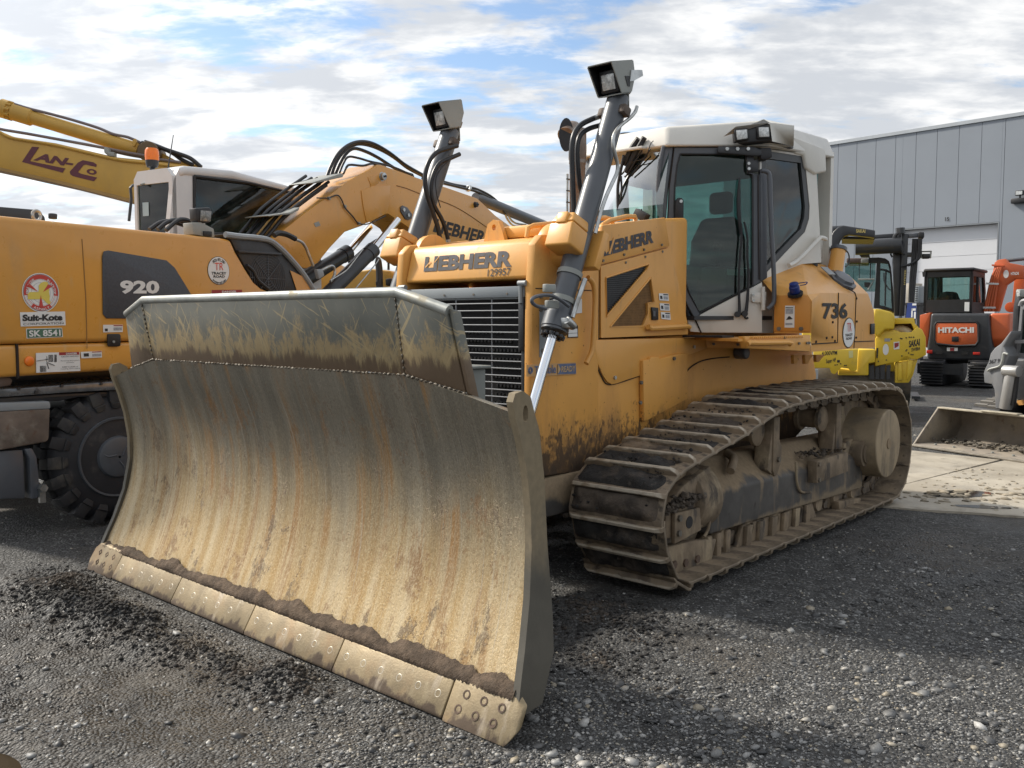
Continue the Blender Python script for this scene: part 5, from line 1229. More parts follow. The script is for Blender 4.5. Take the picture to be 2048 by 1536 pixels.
    ux, uy = V((-.085, .995, 0)), Vector((0, 0, 1)); rx, ry = abs((V(e) - V(c)).length), abs(V(f).z - V(c).z)
    d0 = disc('round_sticker', c, rx * 1.03, ux, uy, decal_k, tk, lift=.004, th=.001, ry=ry * 1.03); disc('sticker_face', c, rx * .97, ux, uy, decal_w, d0, lift=.0055, th=.001, ry=ry * .97)
    for s_, q in (('TRACEY', (1682,580, 1758,570, 1682,552)), ('ROAD', (1690,612, 1750,604, 1690,588))): pass
    t = [(1.221, 4.665, 1.468), (1.205, 4.857, 1.472), (1.221, 4.663, 1.49)]; text('TRACEY', t[0], t[1], t[2], decal_k, d0, bold=.02, n=n, lift=.009)
    t = [(1.219, 4.692, 1.441), (1.207, 4.836, 1.444), (1.219, 4.691, 1.462)]; text('ROAD', t[0], t[1], t[2], decal_k, d0, bold=.02, n=n, lift=.009)
    t = [(1.218, 4.707, 1.506), (1.208, 4.825, 1.509), (1.218, 4.701, 1.576)]; text('TR', t[0], t[1], t[2], M('red_print', (.55, .10, .09), .5), d0, bold=.0, n=n, lift=.009)
    P = [(1.162, 5.361, 1.568), (1.152, 5.473, 1.57), (1.152, 5.476, 1.48), (1.161, 5.37, 1.478)]; b = MB(); b.prism([V(q) + n * .002 for q in P], n * .012); la = b.build('latch', black, tk, bev=.004)
    # filler neck, sensor plate, blue cap
    p0, p1 = V((1.0, 4.996, 2.023)), V((1.0, 5.05, 2.179)); ax = (p1 - p0)
    b = MB(); b.lathe(p0 - ax * .25, ax, [(0, .062), (ax.length * 1.25, .058)], 26); fn = b.build('filler_neck', paint, tk)
    b = MB(); b.lathe(p1, ax, [(0, .060), (0, .067), (.028, .067), (.03, .06)], 26); cp = b.build('filler_cap', grey_paint, fn)
    b = MB(); b.box(p1 + ax.normalized() * .035, (.10, .022, .012)); b.box(p1 + ax.normalized() * .0355, (.022, .09, .012)); b.build('cap_grip', lamp_grey, cp, bev=.003)
    b = MB(); b.tube([(1.02, 5.125, 2.203), (1.02, 5.221, 2.156), (1.02, 5.226, 2.084), (1.02, 5.161, 2.05)], .006, 6); b.build('cap_strap', black, fn)
    pc = V((1.1, 4.902, 1.932)); nn = Vector((.62, -.12, .78)).normalized(); u, v, w = frame_of(nn)
    b = MB(); b.lathe(pc - nn * .02, nn, [(0, .13), (.025, .125), (.03, .10), (.05, .09), (.055, .05)], 8); b.build('breather_plate', grey_paint, tk, smooth=25)
    b = MB(); b.box(V((1.05, 4.727, 1.995)), (.09, .10, .008), Matrix((u, v, w)).transposed()); b.build('rating_plate', mid_grey, tk)
    bc = V((1.164, 3.86, 1.83)); b = MB(); b.lathe(bc + Vector((0, .01, -.03)), (.05, -.45, .88), [(0, .038), (.05, .038), (.052, .033), (.075, .032)], 14); b.build('blue_cap', M('blue_plastic', (.012, .03, .17), .35), tk, bev=.003)
    b = MB(); b.lathe(bc + Vector((0, .02, -.05)), (.05, -.45, .88), [(0, .055), (.02, .055)], 20); b.build('cap_seat', black, tk)
    b = MB(); b.tube([(1.189, 3.85, 1.865), (1.219, 3.85, 1.868), (1.262, 3.85, 1.872), (1.252, 3.85, 1.856), (1.212, 3.85, 1.85)], .004, 6); b.build('cap_chain', bpy.data.materials['blue_plastic'], tk)
    # brackets beneath, tail block with a lug
    for P in ([(0.75, 4.719, 1.311), (0.75, 4.899, 1.306), (0.75, 4.833, 1.279), (0.75, 4.779, 1.233), (0.75, 4.732, 1.235)], [(0.75, 4.938, 1.305), (0.75, 5.126, 1.299), (0.75, 5.058, 1.272), (0.75, 5.001, 1.225), (0.75, 4.952, 1.227)], [(0.75, 5.167, 1.298), (0.75, 5.364, 1.293), (0.75, 5.292, 1.265), (0.75, 5.232, 1.232), (0.75, 5.181, 1.234)]):
        b = MB(); b.prism(P, (.03, 0, 0)); b.build('under_bracket', paint_low, DZ, bev=.003)
    b = MB(); b.cyl((0.7, 4.056, 1.344), V((0.7, 4.056, 1.344)) + Vector((-.1, 0, 0)), .05); b.build('hydraulic_port', grey_paint, DZ, bev=.01)
    b = MB(); b.b2((.10, 5.60, .80), (.46, 5.98, 1.13)); rb = b.build('rear_drawbar', mid_grey, DZ, bev=.01)
    b = MB(); E = [(.30, 5.80, 1.13), (.30, 5.98, 1.13), (.30, 5.96, 1.20), (.30, 5.90, 1.25), (.30, 5.84, 1.22)]; b.prism(E, (.04, 0, 0)); b.build('drawbar_lug', mid_grey, rb, bev=.006)
    # far side tank, as a plain counterpart
    b = MB(); b.prism([(-.60, 3.9, 1.40), (-1.28, 3.9, 1.40), (-1.28, 3.9, 1.80), (-1.0, 3.9, 2.05), (-.60, 3.9, 2.05)], (0, 1.4, 0)); b.build('battery_box', paint, DZ, bev=.02)
    b = MB(); b.b2((-1.2, 3.2, 1.45), (-.6, 5.3, 1.475)); b.build('platform', paint, DZ)
    # body between the tanks under the cab
    b = MB(); b.b2((-.50, 3.70, 1.44), (.50, 5.45, 1.62)); b.build('cab_base', paint, DZ, bev=.01)
build_platform()

# ---------------- cab
def build_cab():
    nd = Vector(ND).normalized(); nr = Vector((.994, -.11, 0)); th = -.05
    # A pillar and door frame (dark grey), white lower door
    A = [(0.328, 3.368, 2.86), (0.35, 3.387, 2.883), (0.397, 3.43, 2.885), (0.372, 3.407, 2.583), (0.36, 3.397, 2.353), (0.375, 3.409, 2.145), (0.397, 3.429, 2.006), (0.442, 3.47, 1.802), (0.519, 3.539, 1.595), (0.497, 3.519, 1.6), (0.443, 3.47, 1.773), (0.383, 3.417, 2.064), (0.32, 3.361, 2.307), (0.312, 3.353, 2.537)]
    b = MB(); b.prism(A, nd * -.07); b.build('front_pillar', grey_paint, DZ, bev=.012)
    b = MB(); b.tube([(0.341, 3.374, 2.878), (0.321, 3.356, 2.732), (0.313, 3.349, 2.583), (0.317, 3.352, 2.468), (0.328, 3.362, 2.399), (0.322, 3.357, 2.307)], .016, 10); b.build('pillar_bead', grey_paint, DZ)
    gl = [(0.434, 3.458, 2.828), (0.797, 3.783, 2.825), (0.809, 3.794, 2.686), (0.837, 3.819, 2.675), (0.848, 3.829, 1.855), (0.555, 3.566, 1.654), (0.497, 3.514, 1.796), (0.456, 3.477, 1.948), (0.431, 3.455, 2.099), (0.416, 3.441, 2.249), (0.406, 3.432, 2.422), (0.407, 3.433, 2.583), (0.418, 3.443, 2.743)]
    ou = [(0.403, 3.429, 2.878), (0.841, 3.823, 2.876), (0.843, 3.825, 2.686), (0.876, 3.855, 2.675), (0.888, 3.865, 1.884), (0.848, 3.829, 1.852), (0.558, 3.568, 1.647), (0.532, 3.545, 1.607), (0.489, 3.507, 1.703), (0.448, 3.47, 1.831), (0.409, 3.435, 1.994), (0.387, 3.415, 2.145), (0.372, 3.401, 2.33), (0.378, 3.407, 2.583), (0.39, 3.418, 2.743)]
    b = MB(); b.holed(ou, [gl], nd * -.04); dr = b.build('door', grey_paint, DZ, smooth=25)
    gi = [V(p) - nd * .02 for p in gl]; b = MB(); b.prism(gi, nd * -.006); b.build('door_glass', glass_t, dr, smooth=0)
    b = MB(); L = [V(p) + nd * .001 for p in gl]; b.tube(L + [L[0]], .007, 6, smooth=False); b.build('door_seal', black, dr)
    b = MB(); L = [V(p) + nd * .002 for p in ou[:1] + ou[:-20:-1]]; b.tube([(0.842, 3.821, 2.876), (0.404, 3.428, 2.879), (0.391, 3.416, 2.743), (0.377, 3.404, 2.582), (0.371, 3.398, 2.33), (0.386, 3.412, 2.145), (0.409, 3.432, 1.994), (0.448, 3.467, 1.829), (0.49, 3.505, 1.701), (0.53, 3.541, 1.607), (0.566, 3.574, 1.506)], .005, 6, smooth=False); b.build('door_gap', seam_m, dr)
    lw = [(0.535, 3.549, 1.602), (0.561, 3.572, 1.642), (0.848, 3.829, 1.845), (0.901, 3.877, 1.883), (0.907, 3.882, 1.504), (0.568, 3.578, 1.506)]
    b = MB(); b.prism(lw, nd * -.05); b.build('door_lower_panel', white_paint, dr, bev=.004)
    b = MB(); b.prism([(0.485, 3.511, 1.602), (0.526, 3.548, 1.604), (0.56, 3.578, 1.507), (0.502, 3.526, 1.513)], nd * -.05); b.build('sill_corner', white_paint, DZ, bev=.004)
    hd = [(0.407, 3.434, 2.479), (0.418, 3.443, 2.502), (0.442, 3.464, 2.505), (0.453, 3.475, 2.485), (0.455, 3.476, 2.347), (0.439, 3.462, 2.324), (0.415, 3.44, 2.327), (0.406, 3.432, 2.353)]
    b = MB(); b.prism([V(p) + nd * .002 for p in hd], nd * .03); h = b.build('door_handle', black, dr, bev=.008)
    b = MB(); c = V((0.461, 3.436, 2.477)); b.cyl(c - nd * .004, c + nd * .004, .012, seg=14); b.build('lock', zinc, h)
    # wipers
    for k, pts in enumerate((((1020,495), (1015,640), (1022,760)), ((1022,760), (1035,870), (1020,1080), (1025,1340)), ((1050,790), (1070,880), (1066,1060), (1060,1340)))):
        pass
    b = MB(); b.tube([(0.773, 3.742, 2.655), (0.769, 3.738, 2.489), (0.774, 3.742, 2.363), (0.786, 3.753, 2.236)], lambda t: .006 + .010 * min(1, t * 3) * (1 if t < .7 else .8), 8); b.build('wiper_blade', black, dr)
    b = MB(); b.tube([(0.792, 3.738, 2.315), (0.797, 3.743, 2.223), (0.79, 3.737, 2.073), (0.785, 3.733, 1.888), (0.792, 3.738, 1.679), (0.788, 3.735, 1.638)], lambda t: .008 + .016 * max(0, t - .55), 8); b.build('wiper_arm', black, dr)
    b = MB(); b.tube([(0.809, 3.754, 2.327), (0.828, 3.771, 2.212), (0.831, 3.774, 2.073), (0.839, 3.781, 1.923), (0.834, 3.777, 1.737), (0.827, 3.77, 1.647)], lambda t: .008 + .016 * max(0, t - .55), 8); b.build('wiper_arm', black, dr)
    b = MB(); b.tube([(0.77, 3.732, 1.635), (0.805, 3.764, 1.642), (0.824, 3.781, 1.612), (0.836, 3.791, 1.619)], .008, 8); c = V((0.773, 3.735, 1.642)); b.cyl(c, c + nd * .03, .022, seg=14); c = V((0.813, 3.771, 1.647)); b.cyl(c, c + nd * .03, .022, seg=14); b.build('wiper_pivot', black, dr)
    # B pillar
    P = [(0.879, 3.852, 2.72), (0.918, 3.887, 2.72), (0.933, 3.9, 1.913), (0.891, 3.863, 1.882)]; b = MB(); b.prism(P, nd * -.08); bp = b.build('centre_pillar', grey_paint, DZ, bev=.010)
    b = MB(); b.tube([(0.873, 3.836, 2.673), (0.88, 3.842, 2.306), (0.89, 3.85, 1.901)], .004, 6); b.build('pillar_gap', seam_m, bp)
    P = [(0.805, 3.774, 2.781), (0.872, 3.834, 2.781), (0.873, 3.835, 2.696), (0.817, 3.785, 2.693), (0.806, 3.775, 2.713)]; b = MB(); b.prism(P, nd * .012); hp = b.build('upper_hinge', char_p, DZ, bev=.004)
    for q in [(0.826, 3.775, 2.754), (0.828, 3.776, 2.716)]: bolt(q, nd, .012, hp, mat=zinc)
    P = [(0.847, 3.812, 1.798), (0.903, 3.863, 1.808), (0.928, 3.884, 1.81), (0.929, 3.886, 1.728), (0.904, 3.864, 1.73), (0.854, 3.818, 1.73), (0.848, 3.813, 1.744)]; b = MB(); b.prism(P, nd * .012); hp = b.build('lower_hinge', white_paint, DZ, bev=.004)
    b = MB(); b.tube([(0.92, 3.853, 1.848), (0.925, 3.858, 1.673)], .016, 10); b.build('hinge_pin', white_paint, hp)
    for q in [(0.865, 3.809, 1.787), (0.867, 3.811, 1.744)]: bolt(q, nd, .010, hp, mat=zinc)
    b = MB(); b.tube([(0.926, 3.779, 2.692), (0.961, 3.809, 2.681), (0.973, 3.821, 2.638), (0.979, 3.825, 2.502), (0.989, 3.835, 2.24), (1.003, 3.848, 2.0), (1.01, 3.854, 1.805), (1.006, 3.85, 1.725), (0.976, 3.823, 1.681)], .017, 10); b.build('entry_rail', grey_paint, DZ)
    # rear quarter: white shell with window
    win = [(0.859, 3.908, 2.846), (0.875, 4.054, 2.873), (0.926, 4.521, 2.892), (0.93, 4.556, 2.727), (0.936, 4.609, 2.51), (0.936, 4.603, 2.41), (0.929, 4.547, 2.301), (0.882, 4.118, 2.027), (0.867, 3.982, 1.941)]
    sh = [(0.856, 3.887, 2.867), (0.877, 4.075, 2.89), (0.926, 4.521, 2.907), (0.946, 4.698, 2.901), (0.947, 4.705, 2.767), (0.955, 4.775, 2.297), (0.958, 4.81, 2.071), (0.925, 4.511, 2.046), (0.885, 4.146, 1.857), (0.882, 4.116, 1.501), (0.862, 3.934, 1.501), (0.86, 3.924, 1.904)]
    b = MB(); b.holed(sh, [win], nr * -.06); q = b.build('rear_quarter', white_paint, DZ, smooth=25)
    wi = [(0.866, 3.976, 2.815), (0.92, 4.466, 2.837), (0.923, 4.494, 2.721), (0.929, 4.543, 2.505), (0.928, 4.537, 2.418), (0.923, 4.488, 2.322), (0.88, 4.101, 2.079), (0.871, 4.022, 2.013)]
    b = MB(); b.holed([V(p) - nr * .004 for p in win], [[V(p) - nr * .004 for p in wi]], nr * -.03); b.build('quarter_seal', char_p, q, smooth=25)
    b = MB(); b.prism([V(p) - nr * .02 for p in wi], nr * -.006); b.build('quarter_glass', glass_t, q, smooth=0)
    b = MB(); b.tube([(0.945, 4.232, 2.02), (0.96, 4.374, 2.072), (0.991, 4.648, 2.238), (0.996, 4.692, 2.262), (1.004, 4.765, 2.257), (1.004, 4.77, 2.245)], .018, 10); b.build('rear_rail', white_paint, q)
    b = MB(); b.prism([V(p) for p in [(0.854, 4.776, 2.331), (0.891, 5.107, 2.288), (0.894, 5.136, 2.082), (0.859, 4.824, 2.074)]], nr * -.3); b.build('rear_housing', white_paint, q, bev=.02)
    b = MB(); b.tube([(0.88, 4.968, 2.197), (0.873, 4.902, 2.194), (0.872, 4.895, 2.179), (0.874, 4.91, 2.126), (0.876, 4.929, 2.117), (0.882, 4.981, 2.12)], .004, 6, smooth=False); b.build('hatch_joint', seam_m, q)
    b = MB(); c = V((0.906, 4.787, 2.073)); b.cyl(c - Vector((0, 0, .03)), c + Vector((0, 0, .03)), .03, seg=14); b.build('rear_plug', char_p, q)
    # windscreen between the front pillars
    wy = 3.34
    W0 = [(-.37, 3.42, 2.90), (.37, 3.42, 2.90), (.385, 3.31, 2.45), (.385, 3.31, 2.24), (.30, 3.33, 1.9), (-.30, 3.33, 1.9), (-.385, 3.31, 2.24), (-.385, 3.31, 2.45)]
    b = MB(); b.poly([W0[0], W0[1], W0[2], W0[7]]); b.poly([W0[7], W0[2], W0[3], W0[6]]); b.build('windscreen', glass_w, DZ, smooth=0)
    b = MB(); b.b2((-.40, 3.33, 1.60), (.40, 3.40, 2.265)); b.build('cab_front', grey_paint, DZ, bev=.01)
    b = MB(); b.b2((-.37, 3.30, 2.262), (.37, 3.325, 2.30)); b.build('screen_bottom_bar', grey_paint, DZ, bev=.006)
    for pts in (((-.36, 3.425, 2.90), (-.375, 3.315, 2.45), (-.375, 3.315, 2.24)),):
        b = MB(); b.tube(pts, .03, 10, smooth=False); b.build('front_pillar', grey_paint, DZ)
    # screen wipers parked, wash tube, stop
    b = MB(); b.tube([(0.131, 3.36, 2.966), (0.069, 3.36, 2.896), (0.005, 3.36, 2.78)], .024, 8); b.tube([(0.184, 3.36, 2.968), (0.101, 3.36, 2.857), (0.017, 3.36, 2.726)], .022, 8); b.build('screen_wiper_motor', black, DZ)
    b = MB(); b.tube([(0.086, 3.35, 2.857), (0.023, 3.35, 2.75), (-0.02, 3.35, 2.711)], .007, 6); b.tube([(0.171, 3.35, 2.873), (0.087, 3.35, 2.769), (0.019, 3.35, 2.689)], .006, 6); b.tube([(0.244, 3.35, 2.873), (0.161, 3.35, 2.778), (0.078, 3.35, 2.691)], .006, 6); b.build('screen_wiper_arm', black, DZ)
    b = MB(); b.tube([(0.269, 3.35, 2.93), (0.243, 3.35, 2.907), (0.213, 3.35, 2.833), (0.161, 3.35, 2.805), (0.087, 3.35, 2.796), (0.023, 3.35, 2.741)], .004, 6); b.build('washer_tube', black, DZ)
    b = MB(); b.tube([(0.027, 3.32, 2.852), (-0.01, 3.32, 2.706), (-0.028, 3.32, 2.602), (-0.023, 3.32, 2.441)], .012, 6); b.tube([(0.001, 3.32, 2.696), (0.008, 3.32, 2.572), (-0.013, 3.32, 2.485)], .008, 6); b.build('screen_wiper_blade', black, DZ)
    b = MB(); b.tube([(0.076, 3.4, 2.689), (0.074, 3.4, 2.645)], .006, 6); c = V((0.072, 3.4, 2.643)); lump(b, c, .022, (1, .5, 1), 2, 0); b.build('sensor', black, DZ)
    b = MB(); c = V((0.238, 3.25, 2.375)); b.box(c, (.11, .06, .06), Matrix.Rotation(.5, 3, 'Y')); b.tube([(0.238, 3.25, 2.423), (0.24, 3.25, 2.388)], .006, 6); b.build('hood_clip', black, DZ, bev=.01)
    # far door, rear wall, roof
    mir = lambda P: [Vector((-V(p).x, V(p).y, V(p).z)) for p in P]
    b = MB(); b.holed(mir(ou), [mir(gl)], Vector((-nd.x, nd.y, 0)) * -.04); b.prism(mir(lw), Vector((-nd.x, nd.y, 0)) * -.05); fd = b.build('far_door', grey_paint, DZ, smooth=25)
    b = MB(); b.prism(mir(gi), Vector((-nd.x, nd.y, 0)) * -.006); b.build('far_door_glass', glass_t, fd, smooth=0)
    b = MB(); b.holed(mir(sh), [mir(win)], Vector((-nr.x, nr.y, 0)) * -.06); fq = b.build('far_quarter', white_paint, DZ, smooth=25)
    b = MB(); b.prism(mir(wi), Vector((-nr.x, nr.y, 0)) * -.006); b.build('far_quarter_glass', glass_t, fq, smooth=0)
    rw = 5.02
    b = MB(); b.holed([(-.93, rw, 1.55), (.93, rw, 1.55), (.93, rw, 3.0), (-.93, rw, 3.0)], [[(-.82, rw, 1.95), (.82, rw, 1.95), (.82, rw, 2.88), (-.82, rw, 2.88)]], (0, .06, 0)); rwll = b.build('rear_wall', white_paint, DZ, smooth=20)
    b = MB(); b.b2((-.82, rw + .02, 1.95), (.82, rw + .026, 2.88)); b.build('rear_glass', glass_t, rwll, smooth=0)
    low = [(0.358, 3.389, 2.88), (0.929, 3.902, 2.88)] + [(0.926, 4.52, 2.913), (0.946, 4.698, 2.901)]
    topp = [(0.376, 3.486, 3.038), (0.63, 3.714, 3.052), (0.877, 3.936, 3.092)] + [(0.885, 4.417, 3.103)]
    lf = [V(p) for p in low]; tf = [V(p) for p in topp]
    zl = lf[0].z
    lo = [Vector((-.375, 3.36, zl)), Vector((.385, 3.36, zl)), Vector((lf[1].x + .02, lf[1].y - .02, zl + .0)), Vector((.95, 5.08, lf[3].z + .05)), Vector((-.95, 5.08, lf[3].z + .05)), Vector((-lf[1].x - .02, lf[1].y - .02, zl))]
    zt0, zt1 = tf[0].z, tf[2].z
    hi = [Vector((-.335, 3.42, zt0)), Vector((.345, 3.42, zt0)), Vector((tf[2].x, tf[2].y, zt1)), Vector((.90, 5.02, zt1 + .02)), Vector((-.90, 5.02, zt1 + .02)), Vector((-tf[2].x, tf[2].y, zt1))]
    b = MB(); b.loft(lo, hi); rf = b.build('roof', white_paint, DZ, bev=.025, seg=3, smooth=35)
    b = MB(); b.prism([(-.42, 3.30, zl - .004), (.20, 3.30, zl - .004), (.20, 3.5, zl + .012), (-.42, 3.5, zl + .012)], (0, 0, .02)); b.build('roof_lip', white_paint, rf, bev=.004)
    c = hi[0].lerp(hi[1], .35); b = MB(); b.cyl(c + Vector((0, .1, 0)), c + Vector((0, .1, .02)), .05, seg=16); b.build('antenna_base', char_p, rf)
    # lamp pod at the roof corner over the door
    pod_f = [(0.798, 3.65, 3.01), (0.925, 3.764, 3.035), (0.966, 3.801, 3.031), (0.985, 3.818, 2.907), (0.799, 3.651, 2.884), (0.785, 3.638, 2.899)]
    b = MB(); b.prism([V(p) for p in pod_f], (-.02, .42, 0)); pod = b.build('lamp_recess', char_p, rf, bev=.01)
    sk = [(0.946, 3.756, 3.056), (0.981, 3.788, 3.031), (0.996, 3.801, 2.897)] ; 
    e = [(1.013, 4.124, 3.059), (1.013, 4.122, 2.905)]
    b = MB(); b.poly([sk[1], V(e[0]), V(e[1]), sk[2]]); b.poly([sk[0], V(e[0]) + Vector((-.1, 0, .03)), V(e[0]), sk[1]]); b.poly([V(p) - nd * .05 for p in (sk[2],)] + [V(e[1])] + [V(e[1]) + Vector((-.25, 0, 0))] + [V(sk[2]) + Vector((-.25, 0, 0))])
    b.poly([V(sk[0]), V((0.722, 3.582, 2.935)), V((0.798, 3.623, 3.003)), V(sk[1])])
    pv = b.build('lamp_pod_shell', white_paint, rf, smooth=20)
    for cxy, hw in (((355, 425), 105), ((745, 380), 105)):
        pass
    for P in ([(0.794, 3.606, 2.981), (0.869, 3.674, 2.991), (0.875, 3.679, 2.908), (0.803, 3.614, 2.893)], [(0.917, 3.716, 3.004), (0.986, 3.779, 3.006), (0.992, 3.784, 2.918), (0.921, 3.72, 2.914)]):
        b = MB(); b.prism([V(p) for p in P], nd * -.08); wl = b.build('work_lamp', black, rf, bev=.008)
        Q = [V(p) for p in P]; c = sum(Q, Vector()) / 4; b = MB(); b.prism([c + (p - c) * .78 + nd * .002 for p in Q], nd * .006); b.build('lens', lamp_glass, wl, bev=.003)
    hood_b = [(0.924, 4.316, 3.024), (0.975, 4.774, 2.992), (0.978, 4.807, 2.973), (0.98, 4.825, 2.801), (0.961, 4.653, 2.764), (0.946, 4.515, 2.795), (0.942, 4.475, 2.895), (0.927, 4.347, 2.893)]
    b = MB(); b.prism(hood_b, nr * -.35); b.build('rear_canopy', white_paint, rf, bev=.02, seg=3)
    # mirror arm over the door
    b = MB(); b.prism([(0.656, 3.617, 2.874), (0.85, 3.79, 2.87), (0.892, 3.828, 2.849), (0.892, 3.829, 2.806), (0.851, 3.791, 2.804), (0.651, 3.612, 2.827)], nd * .03); b.build('mirror_bracket', char_p, rf, bev=.006)
    for q in [(0.723, 3.634, 2.853), (0.78, 3.685, 2.853), (0.838, 3.737, 2.854)]: bolt(q, nd, .014, rf, mat=zinc)
    b = MB(); b.prism([(0.905, 3.8, 2.864), (0.966, 3.855, 2.864), (0.974, 3.861, 2.796), (0.936, 3.827, 2.775), (0.91, 3.804, 2.779)], nd * -.10); b.build('mirror_mount', black, rf, bev=.01)
    # mirror stub on the far roof corner
    b = MB(); b.prism([(-0.339, 3.4, 2.938), (-0.247, 3.4, 2.954), (-0.236, 3.4, 2.962), (-0.252, 3.4, 2.914), (-0.281, 3.4, 2.908), (-0.303, 3.4, 2.829), (-0.332, 3.4, 2.86)], (0, .1, 0)); b.build('far_mirror_stub', lamp_grey, rf, bev=.004)
    # inside: seat, console, steering levers, floor
    b = MB(); seatp = [(.0, 4.72, 2.50), (.0, 4.80, 2.50), (.0, 4.86, 2.3), (.0, 4.88, 2.05), (.0, 4.72, 1.95), (.0, 4.64, 2.05), (.0, 4.66, 2.3)]
    b.loft([(-.12 if z > 2.4 else -.20, y, z) for x, y, z in seatp], [(.20 if z > 2.4 else .28, y, z) for x, y, z in seatp]); b.b2((-.05, 4.72, 2.53), (.16, 4.82, 2.72)); st = b.build('seat_back', M('seat_fabric', (.035, .038, .04), .8, var=.2), DZ, bev=.04, seg=3)
    b = MB(); b.b2((-.22, 4.15, 1.93), (.28, 4.75, 2.06)); b.build('seat_cushion', bpy.data.materials['seat_fabric'], st, bev=.04, seg=3)
    b = MB(); b.b2((-.22, 4.1, 1.6), (.22, 4.5, 1.93)); b.build('seat_base', black, st)
    b = MB(); b.b2((-.62, 3.75, 1.62), (-.36, 4.7, 2.08)); b.b2((.33, 3.95, 1.62), (.56, 4.7, 2.02)); b.b2((-.34, 3.42, 1.6), (.34, 3.62, 2.12)); b.build('console', char_p, DZ, bev=.03)
    b = MB(); b.cyl((.45, 4.02, 2.02), (.45, 4.0, 2.17), .018); lump(b, (.45, 4.0, 2.18), .035, I3, 2, 0); b.build('control_lever', black, DZ)
    b = MB(); b.b2((.10, 3.55, 2.10), (.32, 3.58, 2.27)); b.build('display', black, DZ, bev=.01)
    b = MB(); b.prism([(-.55, 3.5, 1.60), (.55, 3.5, 1.60), (.88, 3.9, 1.60), (.88, 5.0, 1.60), (-.88, 5.0, 1.60), (-.88, 3.9, 1.60)], (0, 0, .03)); b.build('cab_floor', char_p, DZ)
    b = MB(); b.prism([(-.36, 3.45, zl - .03), (.36, 3.45, zl - .03), (.80, 3.9, zl - .03), (.86, 5.0, zl - .03), (-.86, 5.0, zl - .03), (-.80, 3.9, zl - .03)], (0, 0, .02)); b.build('headliner', M('headliner', (.10, .105, .105), .8), DZ)
    P = [(0.689, 3.727, 1.984), (0.781, 3.809, 1.978), (0.781, 3.81, 1.932), (0.69, 3.727, 1.938)]; quad('window_sticker', P, M('pale_green_print', (.42, .50, .42), .6), dr, n=nd, lift=.001)
build_cab()

